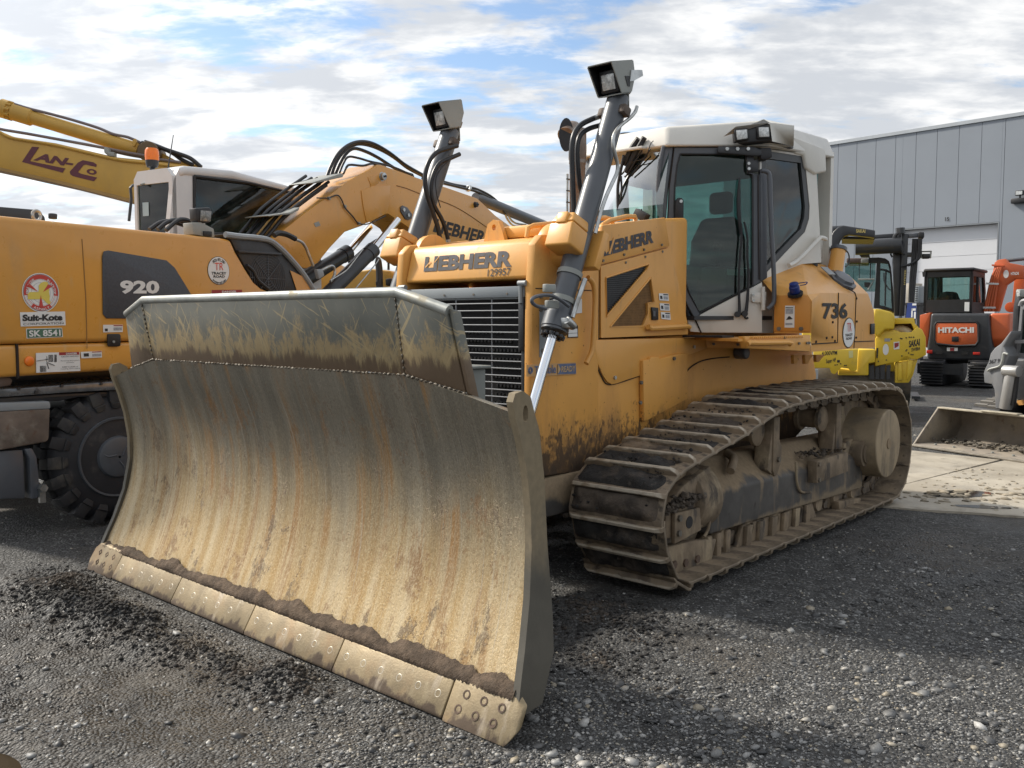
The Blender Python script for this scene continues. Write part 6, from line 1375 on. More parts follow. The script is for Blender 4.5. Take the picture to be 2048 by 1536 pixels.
# ================================================================ WHEELED EXCAVATOR ON THE LEFT
exc_p = M('excavator_yellow_paint', (.60, .29, .055), .30, var=.05, coat=.25, dirt=[((.44, .27, .12), 2.0, (1, 1, .5), .53, .70, None, .42, .65), ((.50, .36, .20), 7, (1, 1, .25), .60, .75, None, .4, .7)])
def build_wheeled():
    th = thing('wheeled_excavator', 'yellow wheeled excavator with a white cab and 920 on its dark side panel', 'excavator', ((-2.928, 0.609, 0.0), 12.24)); nx = (1, 0, 0)
    ux, uy = Vector((0, 1, 0)), Vector((0, 0, 1))
    # upper body
    curve = [(-0.0, 1.341, 2.313), (-0.0, 1.402, 2.207), (-0.0, 1.5, 2.079), (0.0, 1.612, 1.948), (0.0, 1.698, 1.896), (0.0, 1.799, 1.866), (-0.0, 2.451, 1.864)]
    z0 = 1.432
    P = [(0, -.82, z0), (0, -.82, 2.24), (0, -.79, 2.30), (0, -.74, 2.318), (0, 1.20, 2.318)] + curve + [(0, 2.42, z0)]
    b = MB(); b.prism(P, (-2.42, 0, 0)); body = b.build('engine_housing', exc_p, th, bev=.035, seg=4, smooth=50)
    b = MB(); b.prism([(-.01, -.81, 1.20), (-.01, -.81, z0 - .006), (-.01, 2.42, z0 - .006), (-.01, 2.42, 1.22)], (-2.38, 0, 0)); sill = b.build('sill', exc_p, th, bev=.03, seg=3)
    b = MB(); b.b2((-.012, -.66, 1.19), (.004, -.645, z0)); b.build('panel_gap', seam_m, sill)
    for L in ([(0.003, -0.122, 2.204), (0.003, -0.116, 2.049), (0.003, -0.106, 1.75), (0.003, -0.111, 1.385)], ):
        b = MB(); b.tube(L, .0035, 6, smooth=False); b.build('panel_gap', M('fine_seam', (.30, .15, .04), .6), body)
    # dark inset panel with number
    q = [(0.004, 0.04, 2.088), (0.004, 0.053, 2.124), (0.004, 0.094, 2.134), (0.004, 0.633, 2.089), (0.004, 0.714, 2.033), (0.004, 0.82, 1.893), (0.004, 0.904, 1.779), (0.004, 0.943, 1.608), (0.004, 0.06, 1.612), (0.004, 0.03, 1.645)]
    b = MB(); b.prism(q, (.008, 0, 0)); pn = b.build('number_panel', M('dark_mesh_panel', (.055, .062, .075), .5, var=.12, vs=60, bump=.25, bs=260), body, bev=.006)
    t = [(0.014, 0.18, 1.803), (0.014, 0.547, 1.812), (0.014, 0.184, 1.909)]; text('920', t[0], t[1], t[2], text_w, pn, bold=.045, n=nx, lift=.002)
    # round dealer sticker
    c = (-0.0, 1.188, 2.031); e = (0.0, 1.191, 2.154); r = abs(e[2] - c[2])
    s = disc('round_sticker', c, r, ux, uy, decal_k, body, lift=.003, th=.001); disc('sticker_face', c, r * .965, ux, uy, decal_w, s, lift=.0045, th=.001)
    t = [(-0.0, 1.103, 1.993), (-0.0, 1.272, 2.0), (0.0, 1.104, 2.017)]; text('TRACEY', t[0], t[1], t[2], decal_k, s, bold=.03, n=nx, lift=.008)
    t = [(-0.0, 1.124, 1.967), (-0.0, 1.252, 1.972), (0.0, 1.125, 1.988)]; text('ROAD', t[0], t[1], t[2], decal_k, s, bold=.03, n=nx, lift=.008)
    t = [(0.0, 1.141, 2.032), (-0.0, 1.239, 2.037), (0.0, 1.143, 2.098)]; text('TR', t[0], t[1], t[2], M('sticker_red', (.60, .10, .07), .5), s, bold=.01, n=nx, lift=.008)
    text_arc('(800) 872.2390', c, r * .78, 135, 45, r * .27, ux, uy, decal_k, s, lift=.008, bold=.01); text_arc('traceyroad.com', c, r * .84, 228, 312, r * .27, ux, uy, decal_k, s, flip=True, lift=.008, bold=.01)
    # paver firm emblem
    c = (-0.0, -0.463, 1.796); e = (-0.0, -0.458, 1.936); r = abs(e[2] - c[2])
    s = disc('round_emblem', c, r, ux, uy, decal_w, body, lift=.003, th=.001); L = .0042
    def rg(r0, r1, m_, lf, a0=0, a1=360):
        b = MB(); n = max(6, int(60 * abs(a1 - a0) / 360)); cc = V(c) + Vector((lf, 0, 0))
        A = [cc + ux * r * r1 * math.cos(R(a0 + (a1 - a0) * k / n)) + uy * r * r1 * math.sin(R(a0 + (a1 - a0) * k / n)) for k in range(n + 1)]
        B_ = [cc + ux * r * r0 * math.cos(R(a0 + (a1 - a0) * k / n)) + uy * r * r0 * math.sin(R(a0 + (a1 - a0) * k / n)) for k in range(n + 1)]
        for k in range(n): b.poly([A[k], A[k + 1], B_[k + 1], B_[k]])
        return b.build('ring', m_, s, smooth=0)
    rg(.93, .955, decal_k, L); rg(.88, .90, decal_r, L); rg(.70, .92, decal_r, L + .001, -10, 190); rg(.70, .92, decal_r, L + .001, 232, 308); rg(.66, .68, decal_t, L); rg(.50, .52, decal_t, L); rg(.80, .82, decal_t, L, 190, 232); rg(.74, .76, decal_r, L, 190, 232); rg(.80, .82, decal_t, L, 308, 350); rg(.74, .76, decal_r, L, 308, 350)
    text_arc('EMULSIONS', c, r * .75, 186, 118, r * .17, ux, uy, text_w, s, lift=.0075, bold=.02); text_arc('BLACKTOP', c, r * .75, 62, -6, r * .17, ux, uy, text_w, s, lift=.0075, bold=.02); text_arc('ASPHALT', c, r * .85, 240, 300, r * .18, ux, uy, text_w, s, flip=True, lift=.0075, bold=.02)
    st = [(0.006, -0.566, 1.782), (0.006, -0.549, 1.798), (0.006, -0.483, 1.801), (0.006, -0.479, 1.822), (0.006, -0.48, 1.846), (0.006, -0.463, 1.865), (0.006, -0.437, 1.876), (0.006, -0.412, 1.873), (0.006, -0.404, 1.855), (0.006, -0.406, 1.835), (0.006, -0.4, 1.819), (0.006, -0.403, 1.803), (0.006, -0.398, 1.77), (0.006, -0.401, 1.743), (0.006, -0.391, 1.727), (0.006, -0.407, 1.712), (0.006, -0.429, 1.727), (0.006, -0.451, 1.75), (0.006, -0.566, 1.746), (0.006, -0.562, 1.767)]
    b = MB(); b.prism(st, (.001, 0, 0)); b.build('state_shape', decal_y, s, smooth=0)
    for w3 in ([(0.007, -0.485, 1.801), (0.008, -0.569, 1.84), (0.008, -0.548, 1.859)], [(0.007, -0.45, 1.8), (0.007, -0.408, 1.859), (0.008, -0.373, 1.844)], [(0.007, -0.467, 1.779), (0.007, -0.484, 1.694), (0.008, -0.451, 1.694)]):
        b = MB(); b.poly(w3); b.build('wedge', decal_r, s, smooth=0)
    s2 = quad('firm_plate', [(-0.0, -0.625, 1.654), (-0.0, -0.282, 1.663), (-0.0, -0.28, 1.561), (0.0, -0.622, 1.554)], decal_w, body, n=nx)
    t = [(0.0, -0.611, 1.591), (-0.0, -0.306, 1.596), (-0.0, -0.609, 1.639)]; text('Suit-Kote', t[0], t[1], t[2], decal_k, s2, bold=.05, n=nx, lift=.008)
    t = [(-0.0, -0.606, 1.563), (-0.0, -0.298, 1.57), (0.0, -0.606, 1.577)]; text('CORPORATION', t[0], t[1], t[2], decal_k, s2, bold=0, n=nx, lift=.008)
    quad('rule', [(-0.0, -0.61, 1.582), (0.0, -0.302, 1.588), (-0.0, -0.302, 1.586), (-0.0, -0.61, 1.581)], decal_t, s2, n=nx, lift=.0075, th=.0005)
    s3 = quad('fleet_plate', [(-0.0, -0.585, 1.539), (0.0, -0.31, 1.543), (-0.0, -0.306, 1.475), (0.0, -0.583, 1.469)], decal_w, body, n=nx)
    quad('plate_ground', [(0.0, -0.58, 1.535), (0.0, -0.315, 1.539), (-0.0, -0.312, 1.479), (-0.0, -0.578, 1.473)], decal_gn, s3, n=nx, lift=.0055, th=.001)
    t = [(0.0, -0.566, 1.48), (-0.0, -0.325, 1.485), (-0.0, -0.567, 1.526)]; text('SK 8541', t[0], t[1], t[2], text_w, s3, bold=.03, n=nx, lift=.009)
    # latch, warning prints, side marker
    P = [(-0.0, 0.062, 1.485), (0.0, 0.068, 1.493), (0.0, 0.168, 1.492), (-0.0, 0.179, 1.48), (-0.0, 0.175, 1.401), (-0.0, 0.161, 1.394), (0.0, 0.071, 1.395), (0.0, 0.061, 1.407)]; b = MB(); b.prism([V(p) + Vector((.001, 0, 0)) for p in P], (.012, 0, 0)); la = b.build('latch', black, body, bev=.004)
    c2 = V((0.014, 0.109, 1.432)); b = MB(); b.cyl(c2, c2 + Vector((.008, 0, 0)), .010, seg=14); b.build('lock', lamp_grey, la)
    def print_sheet(P, parts, par):
        d = quad('safety_label', P, decal_w, par, n=nx, lift=.003); p = [V(q) for q in P]; e1, e2 = p[1] - p[0], p[3] - p[0]
        for a, c_, a2, c2_, m_ in parts: quad('print', [p[0] + e1 * a + e2 * c_, p[0] + e1 * a2 + e2 * c_, p[0] + e1 * a2 + e2 * c2_, p[0] + e1 * a + e2 * c2_], m_, d, n=nx, lift=.0062, th=.0006)
        return d, p, e1, e2
    print_sheet([(0.0, 0.031, 1.563), (0.0, 0.204, 1.563), (0.0, 0.202, 1.506), (-0.0, 0.03, 1.505)], [(.08, .5, .22, .85, decal_k), (.52, .05, .98, .18, decal_dr), (.52, .35, .95, .75, decal_t)], body)
    d, p, e1, e2 = print_sheet([(-0.006, -0.515, 1.364), (-0.006, -0.17, 1.362), (-0.006, -0.169, 1.218), (-0.006, -0.518, 1.222)], [(.0, .0, .495, 1.0, decal_w), (.27, .11, .38, .48, decal_k), (.40, .11, .46, .50, decal_k), (.08, .66, .22, .97, decal_k), (.515, .0, .985, .15, decal_dr), (.225, .18, .245, .6, decal_k), (.19, .30, .27, .38, decal_k)], sill)
    def at(a, c_): return p[0] + e1 * a + e2 * c_
    text('DANGER', at(.67, .13), at(.93, .13), at(.67, .03), text_w, d, bold=.03, n=nx, lift=.009)
    for q_, s_ in (((.56, .26), 'CRUSH HAZARD'), ((.55, .48), 'Rotating deck pinch'), ((.68, .58), 'points'), ((.58, .80), 'KEEP CLEAR of'), ((.54, .90), 'rotating deck swing')):
        text(s_, at(q_[0], q_[1]), at(1.53 - q_[0], q_[1]), at(q_[0], q_[1] - .065), decal_k, d, bold=.0, n=nx, lift=.009)
    b = MB(); b.bar(at(.235, .55) + Vector((.007, 0, 0)), at(.27, .82) + Vector((.007, 0, 0)), .012, .002); b.bar(at(.24, .5) + Vector((.007, 0, 0)), at(.40, .66) + Vector((.007, 0, 0)), .012, .002); b.bar(at(.0, .40) + Vector((.007, 0, 0)), at(.25, .34) + Vector((.007, 0, 0)), .009, .002); b.build('figure_print', decal_k, d, smooth=0)
    print_sheet([(-0.006, -0.161, 1.361), (-0.006, 0.016, 1.363), (-0.006, 0.016, 1.313), (-0.006, -0.158, 1.312)], [(.12, .25, .36, .75, decal_k), (.52, .05, .98, .18, decal_dr), (.52, .4, .95, .8, decal_t)], sill)
    d, p, e1, e2 = print_sheet([(-0.0, 1.104, 1.86), (-0.0, 1.453, 1.873), (0.0, 1.455, 1.728), (-0.0, 1.104, 1.723)], [(0, .0, 1, .24, decal_dr)], body); text('DANGER', p[0] + e1 * .32 + e2 * .20, p[0] + e1 * .80 + e2 * .20, p[0] + e1 * .32 + e2 * .05, text_w, d, bold=.03, n=nx, lift=.009)
    b = MB(); b.bar(p[0] + e1 * .45 + e2 * .35 + Vector((.006, 0, 0)), p[0] + e1 * .62 + e2 * .6 + Vector((.006, 0, 0)), .03, .002); b.build('print', decal_k, d, smooth=0)
    c2 = V((-0.006, -0.565, 1.307)); b = MB(); b.lathe(c2, (1, 0, 0), [(0, .036), (.008, .034), (.014, .024), (.016, .004)], 24); b.build('side_marker', orange_l, sill)
    # intake bay: dark shell with a round fan guard
    sh = [(-0.02, 1.29, 2.359), (-0.02, 1.455, 2.374), (-0.02, 1.625, 2.38), (-0.02, 1.757, 2.381), (-0.02, 1.858, 2.367), (-0.02, 2.007, 2.305), (-0.02, 2.135, 2.213), (-0.02, 2.303, 2.078), (-0.02, 2.502, 1.867), (-0.02, 1.833, 1.859), (-0.02, 1.646, 1.95), (-0.02, 1.521, 2.081), (-0.02, 1.419, 2.217), (-0.02, 1.36, 2.31)]
    b = MB(); b.prism(sh, (-.5, 0, 0)); bay = b.build('intake_bay', M('dark_intake_mesh', (.028, .031, .036), .45, var=.15, vs=30, bump=.15, bs=200), th, bev=.012)
    b = MB(); b.tube([(-0.01, 1.286, 2.352), (-0.01, 1.466, 2.349), (-0.01, 1.658, 2.352), (-0.01, 1.825, 2.341), (-0.01, 1.949, 2.284), (-0.01, 2.088, 2.193), (-0.01, 2.267, 2.05), (-0.01, 2.439, 1.87)], .028, 8); b.build('bay_rim', mid_grey, bay)
    b = MB(); b.prism([(-0.016, 1.411, 2.224), (-0.016, 1.954, 2.234), (-0.016, 1.963, 2.213), (-0.016, 1.425, 2.201)], (.03, 0, 0)); b.build('bay_bar', char_p, bay, bev=.004)
    c2 = V((-0.018, 1.801, 1.989)); b = MB()
    for k in range(9): b.torus(c2 + Vector((.005, 0, 0)), (1, 0, 0), .035 + .024 * k, .0022, 40, 5)
    for k in range(8): a = k * math.pi / 4; b.bar(c2 + Vector((.006, 0, 0)), c2 + Vector((.006, .23 * math.cos(a), .23 * math.sin(a))), .005, .004)
    b.build('fan_guard', grey_paint, bay, kind='stuff')
    b = MB(); b.prism([(-0.014, 2.089, 2.076), (-0.014, 2.345, 2.002), (-0.014, 2.368, 1.89), (-0.014, 2.181, 1.876)], (.004, 0, 0)); b.build('inner_panel', exc_p, bay)
    b = MB(); b.tube([(-0.005, 1.528, 2.097), (-0.005, 1.602, 2.052), (-0.005, 1.665, 1.967), (-0.005, 1.796, 1.89)], .014, 8); b.build('bay_strut', char_p, bay)
    # work lamp and camera on the roof edge
    b = MB(); b.prism([(-0.05, 0.96, 2.429), (-0.05, 1.055, 2.442), (-0.05, 1.194, 2.398), (-0.05, 1.202, 2.326), (-0.05, 1.128, 2.313), (-0.05, 1.032, 2.328), (-0.05, 0.966, 2.33)], (-.12, 0, 0)); br = b.build('camera_bracket', lamp_grey, th, bev=.006)
    b = MB(); b.prism([(-0.045, 1.067, 2.366), (-0.045, 1.159, 2.37), (-0.045, 1.155, 2.324), (-0.045, 1.068, 2.323)], (.012, 0, 0)); b.build('camera', black, br, bev=.003)
    b = MB(); b.prism([(-0.05, 1.002, 2.556), (-0.05, 1.151, 2.58), (-0.05, 1.175, 2.556), (-0.05, 1.167, 2.46), (-0.05, 1.142, 2.443), (-0.05, 1.026, 2.432), (-0.05, 1.008, 2.46)], (-.09, 0, 0)); wl = b.build('work_lamp', black, th, bev=.01)
    b = MB(); b.prism([(-0.048, 1.045, 2.542), (-0.048, 1.163, 2.547), (-0.048, 1.152, 2.455), (-0.048, 1.039, 2.448)], (.01, 0, 0)); b.build('lens', M('dark_lamp_lens', (.22, .22, .21), .2, .3, var=.4, vs=60), wl, bev=.004); b = MB(); b.cyl((-0.09, 1.11, 2.445), (-0.09, 1.103, 2.403), .02); b.build('lamp_foot', zinc, wl)
    # far-side roof fittings at the picture's left edge
    b = MB(); b.prism([(-1.4, 0.075, 2.554), (-1.4, 0.447, 2.564), (-1.4, 0.508, 2.511), (-1.4, 0.516, 2.473), (-1.4, 0.07, 2.431)], (-.5, 0, 0)); cov = b.build('rear_cover', char_p, th, bev=.01)
    b = MB(); b.torus((-1.2, 0.302, 2.488), (1, .2, 0), .042, .014, 28, 8); b.build('lifting_ring', zinc, cov); b = MB(); b.cyl((-1.2, 0.448, 2.473), (-1.2, 0.45, 2.519), .035); b.build('filler_knob', char_p, cov, bev=.006)
    # cab on the far side
    wc = M('excavator_cab_white', (.60, .60, .60), .4, var=.04)
    X = -1.38
    side = [(-1.38, 1.826, 2.553), (-1.38, 1.879, 2.915), (-1.38, 1.892, 3.008), (-1.38, 1.958, 3.128), (-1.38, 2.031, 3.155), (-1.38, 2.678, 3.201), (-1.38, 3.274, 3.163), (-1.38, 3.908, 3.123), (-1.38, 4.077, 2.786), (-1.38, 3.638, 2.59), (-1.38, 3.129, 2.568), (-1.38, 2.902, 2.568)]
    o = [(-1.38, 2.152, 3.085), (-1.38, 2.917, 3.116), (-1.38, 3.651, 3.086), (-1.38, 3.426, 2.879), (-1.38, 3.206, 2.556), (-1.38, 2.128, 2.503)]
    base = [V(p) for p in side]
    outer = [base[0] + Vector((0, 0, -.8))] + base[:9] + [base[8] + Vector((0, 0, -.8))]
    b = MB(); b.holed(outer, [o], (-.06, 0, 0)); cabw = b.build('cab_side', wc, th, smooth=25)
    b = MB(); b.prism([V(p) - Vector((.02, 0, 0)) for p in o], (-.005, 0, 0)); b.build('side_glass', glass_d, cabw, smooth=0)
    b = MB(); b.tube([V(p) + Vector((.004, 0, 0)) for p in o] + [V(o[0]) + Vector((.004, 0, 0))], .02, 6, smooth=False); b.build('side_seal', black, cabw)
    y0 = base[2].y; 
    rl = [(-2.3, 2.183, 2.632), (-2.3, 2.23, 3.095)]; zt = V(rl[1]).z; zr = base[4].z
    yb_ = y0 - .02
    R0 = [(-1.38, yb_, 1.6), (-1.38, yb_, zr - .10), (-1.45, yb_ + .03, zr - .02), (-1.90, yb_ + .03, zr - .02), (-1.96, yb_, zr - .10), (-1.96, yb_, 1.6)]
    hole = [(-1.43, yb_, 1.9), (-1.43, yb_, zr - .16), (-1.92, yb_, zr - .16), (-1.92, yb_, 1.9)]
    b = MB(); b.holed([(x, yb_, z) for x, y, z in R0], [hole], (0, .05, 0)); rear = b.build('cab_rear', wc, th, smooth=25)
    b = MB(); b.b2((-1.43, yb_ + .02, 1.9), (-1.92, yb_ + .026, zr - .16)); b.build('rear_glass', glass_d, rear, smooth=0)
    b = MB(); b.b2((-1.70, yb_ + .03, 1.9), (-1.73, yb_ + .05, zr - .20)); b.build('rear_mullion', black, rear); b = MB(); b.b2((-1.76, yb_ + .012, zr - .48), (-1.85, yb_ + .018, zr - .34)); b.build('rear_sticker', M('pale_blue_sticker', (.35, .45, .48), .5), rear)
    roof = [base[3], base[4], base[5], base[6], base[7]]
    A = [(p.x, p.y, p.z) for p in roof]; b = MB()
    T = [V(p) for p in A] + [V(p) - Vector((0, 0, .10)) for p in A[::-1]]; b.prism([p + Vector((.02, 0, .02)) for p in T], (-.61, 0, 0)); rf = b.build('cab_roof', wc, th, bev=.04, seg=3)
    # far side of the cab and a seat, so the glass has something behind it
    yf = base[6].y
    for yy in (y0 + .1, y0 + .95, yf): b = MB(); b.b2((-2.02, yy, 1.55), (-1.97, yy + .06, zr - .12)); b.build('far_post', wc, th)
    b = MB(); yc = y0 + .75; b.b2((-1.92, yc, 1.55), (-1.52, yc + .14, 2.45)); b.b2((-1.92, yc, 1.5), (-1.52, yc + .6, 1.75)); b.build('seat', bpy.data.materials['seat_fabric'], th, bev=.05, seg=3)
    b = MB(); b.b2((-1.55, yc + .3, 1.5), (-1.42, yc + .9, 2.0)); b.build('console', char_p, th, bev=.03)
    # beacon, aerial, grab bars, eye
    c2 = V((-1.9, 2.059, 3.147)); k = .0055
    b = MB(); b.lathe(c2 + Vector((0, 0, -.12)), (0, 0, 1), [(0, .045), (.06, .04), (.08, .025), (.17, .025), (.18, .055), (.22, .066), (.25, .068)], 24); bc = b.build('beacon', char_p, th)
    b = MB(); b.lathe(c2 + Vector((0, 0, .13)), (0, 0, 1), [(0, .068), (.05, .072), (.10, .069), (.125, .055), (.13, .015)], 24); b.build('beacon_lens', orange_l, bc)
    b = MB(); b.tube([(-1.6, 1.989, 3.062), (-1.6, 2.09, 3.516)], lambda t: .010 - .006 * t, 6, smooth=False); b.cyl((-1.6, 1.983, 3.047), (-1.6, 1.994, 3.093), .03); b.build('aerial', char_p, th)
    b = MB(); b.tube([(-2.36, 2.251, 3.071), (-2.36, 2.17, 3.066), (-2.36, 2.138, 3.036), (-2.36, 2.146, 2.921), (-2.36, 2.107, 2.675)], .016, 8, smooth=False); b.build('cab_rail', char_p, th); b = MB(); b.torus((-1.9, 4.281, 3.343), (1, .3, 0), .028, .008, 20, 6); b.build('roof_eye', zinc, rf)
    b = MB(); b.tube([(-1.8, 1.829, 2.987), (-1.8, 2.024, 3.062), (-1.8, 2.236, 3.08)], .012, 6, smooth=False); b.tube([(-1.8, 1.98, 3.021), (-1.8, 2.025, 3.077), (-1.8, 2.073, 3.048)], .012, 6, smooth=False); b.build('beacon_bracket', lamp_grey, th)
    b = MB()
    for k in range(3): b.tube([(-1.1, 1.362, 2.458), (-1.1, 1.478, 2.531), (-1.1, 1.595, 2.557), (-1.1, 1.713, 2.544), (-1.1, 1.854, 2.516)] if k == 0 else ([(-1.0, 1.375, 2.454), (-1.0, 1.472, 2.525), (-1.0, 1.57, 2.558), (-1.0, 1.688, 2.553), (-1.0, 1.788, 2.506)] if k == 1 else [(-0.9, 1.387, 2.442), (-0.9, 1.485, 2.521), (-0.9, 1.564, 2.56), (-0.9, 1.663, 2.553), (-0.9, 1.721, 2.495)]), .022, 8)
    b.build('roof_hoses', hose_m, th)
    # boom
    bp = [(-0.75, 2.506, 2.327), (-0.75, 2.617, 2.449), (-0.75, 3.038, 2.72), (-0.75, 3.877, 3.229), (-0.75, 4.425, 3.488), (-0.75, 4.494, 3.492), (-0.75, 5.347, 3.431), (-0.75, 5.984, 3.395), (-0.75, 6.575, 3.356), (-0.75, 6.71, 3.344), (-0.75, 7.218, 3.152), (-0.75, 7.653, 3.036), (-0.75, 8.814, 2.831), (-0.75, 9.563, 2.287), (-0.75, 7.348, 2.052), (-0.75, 5.566, 2.479), (-0.75, 5.337, 2.569), (-0.75, 5.127, 2.695), (-0.75, 5.02, 2.788), (-0.75, 4.798, 2.855), (-0.75, 4.614, 2.911), (-0.75, 4.504, 2.9), (-0.75, 4.297, 2.819), (-0.75, 4.115, 2.725), (-0.75, 3.785, 2.62), (-0.75, 3.52, 2.418), (-0.75, 3.315, 2.237), (-0.75, 3.127, 2.166), (-0.75, 2.833, 2.189)]
    b = MB(); b.prism(bp, (-.46, 0, 0)); bo = b.build('boom', exc_p, th, bev=.012, seg=2, smooth=30)
    b = MB(); b.tube([(-0.748, 4.783, 3.28), (-0.748, 4.996, 3.272), (-0.748, 5.34, 3.236), (-0.748, 5.976, 3.182), (-0.748, 6.404, 3.104), (-0.748, 6.89, 2.976), (-0.748, 7.178, 2.902)], .006, 6); b.build('weld_line', M('weld_shadow', (.24, .11, .03), .6), bo)
    t = [(-0.75, 5.57, 2.775), (-0.75, 7.084, 2.697), (-0.75, 5.664, 2.955)]; text('LIEBHERR', t[0], t[1], t[2], decal_k, bo, bold=.035, n=nx, lift=.004)
    def pin(key_p, r, par, m_=zinc, ln=.05):
        c2 = V(key_p); b = MB(); b.lathe(c2 - Vector((.01, 0, 0)), (1, 0, 0), [(0, r * 1.25), (.012, r * 1.25), (.013, r), (ln, r), (ln + .002, r * .7)], 22); pn_ = b.build('pin', m_, par); b = MB(); b.cyl(c2 + Vector((ln, 0, 0)), c2 + Vector((ln + .012, 0, 0)), r * .35, seg=6); b.build('pin_bolt', char_p, pn_)
    pin((-0.75, 4.491, 3.352), .045, bo); pin((-0.75, 6.641, 3.248), .035, bo, char_p); pin((-0.75, 5.168, 2.845), .045, bo, grey_paint); pin((-0.75, 5.189, 2.966), .05, bo, exc_p, .01)
    q = [(-0.75, 4.84, 3.015), (-0.75, 4.888, 3.046), (-0.75, 4.983, 3.031), (-0.75, 5.091, 2.956), (-0.75, 5.078, 2.898), (-0.75, 5.005, 2.874), (-0.75, 4.945, 2.878), (-0.75, 4.851, 2.96)]; b = MB(); b.prism(q, (.02, 0, 0)); cp = b.build('link_cover', grey_paint, bo, bev=.006)
    for p_ in ((-0.73, 4.891, 2.991), (-0.73, 4.99, 2.935)): bolt(p_, nx, .025, cp, mat=zinc)
    b = MB(); b.prism([(-0.75, 4.208, 3.307), (-0.75, 4.436, 3.385), (-0.75, 4.423, 3.268), (-0.75, 4.27, 3.182), (-0.75, 4.25, 3.246)], (.006, 0, 0)); b.build('doubler', exc_p, bo, bev=.003); b = MB(); b.prism([(-0.75, 4.079, 3.131), (-0.75, 4.292, 3.211), (-0.75, 4.647, 3.263), (-0.75, 4.621, 3.047), (-0.75, 4.574, 2.918), (-0.75, 4.177, 2.758), (-0.75, 4.117, 2.938)], (.010, 0, 0)); b.build('doubler', exc_p, bo, bev=.004)
    quad('label', [(-0.75, 3.251, 2.672), (-0.75, 3.334, 2.702), (-0.75, 3.361, 2.657), (-0.75, 3.283, 2.632)], lamp_grey, bo, n=nx, lift=.003)
    b = MB(); b.tube([(-0.73, 3.29, 2.953), (-0.73, 3.476, 2.974), (-0.73, 3.631, 3.024), (-0.73, 3.708, 2.982), (-0.73, 3.765, 2.899), (-0.73, 3.904, 2.81), (-0.73, 4.005, 2.741), (-0.73, 4.173, 2.746), (-0.73, 4.368, 2.815), (-0.73, 4.525, 2.878)], .008, 6); b.build('boom_cable', hose_m, bo)
    for p_ in ((-0.74, 3.503, 2.974), (-0.74, 3.773, 2.913), (-0.74, 4.026, 2.741)): b = MB(); b.box(p_, (.03, .035, .035)); b.build('cable_clip', lamp_grey, bo, bev=.004)
    # lift cylinders
    def ram(a, m1, e, r, rr, par):
        a, m1, e = V(a), V(m1), V(e); d = (m1 - a).normalized(); b = MB(); L_ = (m1 - a).length; b.lathe(a, d, [(0, r), (L_ - .14, r), (L_ - .135, r * 1.1), (L_ - .01, r * 1.1), (L_, r * .9)], 26); c_ = b.build('boom_cylinder', M('black_cylinder_paint', (.022, .025, .03), .4, var=.2, coat=.1) if 'black_cylinder_paint' not in bpy.data.materials else bpy.data.materials['black_cylinder_paint'], par); b = MB(); b.cyl(m1, e, rr, seg=18); b.build('piston_rod', chrome, c_)
    ram((-0.66, 3.185, 1.763), (-0.66, 4.197, 2.448), (-0.66, 4.682, 2.841), .085, .045, th)
    ram((-1.3, 3.333, 1.9), (-1.3, 4.498, 2.458), (-1.3, 4.932, 2.813), .09, .045, th)
    b = MB(); b.tube([(-0.58, 3.726, 1.938), (-0.58, 4.103, 2.241), (-0.58, 4.19, 2.325)], .008, 6); b.tube([(-0.55, 3.287, 2.037), (-0.55, 3.536, 2.147), (-0.55, 3.676, 2.256), (-0.55, 3.86, 2.421)], .008, 6); b.tube([(-0.6, 3.199, 2.145), (-0.6, 3.367, 2.203), (-0.6, 3.423, 2.156), (-0.6, 3.402, 2.08), (-0.6, 3.344, 2.027)], .016, 8); b.build('cylinder_lines', zinc, th)
    b = MB(); b.prism([(-0.62, 3.095, 2.153), (-0.62, 3.194, 2.158), (-0.62, 3.22, 2.085), (-0.62, 3.128, 2.044)], (.05, 0, 0)); b.build('valve_block', mid_grey, th, bev=.01)
    b = MB(); b.tube([(-1.5, 4.758, 2.345), (-1.5, 5.227, 2.625), (-1.5, 5.624, 2.777), (-1.5, 5.883, 2.877), (-1.5, 6.122, 2.818)], .025, 8); b.build('boom_hose', hose_m, th)
    b = MB(); b.tube([(-0.6, 2.488, 2.47), (-0.6, 2.552, 2.498), (-0.6, 2.667, 2.494), (-0.6, 2.797, 2.459)], .030, 8); b.build('boom_hose', hose_m, th); b = MB(); b.tube([(-0.6, 2.797, 2.454), (-0.6, 2.896, 2.429), (-0.6, 2.956, 2.377), (-0.6, 2.983, 2.332), (-0.6, 3.069, 2.186)], .016, 8); b.build('steel_line', zinc, th)
    # dipper cylinder on top
    a_, m_ = V((-1.0, 7.049, 3.416)), V((-1.0, 9.766, 3.152)); b = MB(); b.lathe(a_, m_ - a_, [(0, .07), (.1, .085), ((m_ - a_).length - .1, .085), ((m_ - a_).length, .07)], 24); b.build('dipper_cylinder', grey_cyl, th)
    # hose bundles over the boom
    b = MB()
    for k, (dx, dz) in enumerate([(0, 0), (.05, .0), (.10, .01), (.15, .0), (.2, .01), (.02, -.045), (.08, -.045), (.14, -.045)]):
        pts = [V(p) + Vector((-.02 - dx * 1.2, -dx * .55, dz + dx * .30)) for p in [(-0.8, 2.564, 2.431), (-0.8, 2.694, 2.552), (-0.8, 2.896, 2.738), (-0.8, 3.245, 2.966), (-0.8, 3.594, 3.176)]]
        b.tube(pts, .019, 8)
    b.build('hose_bundle', hose_m, th)
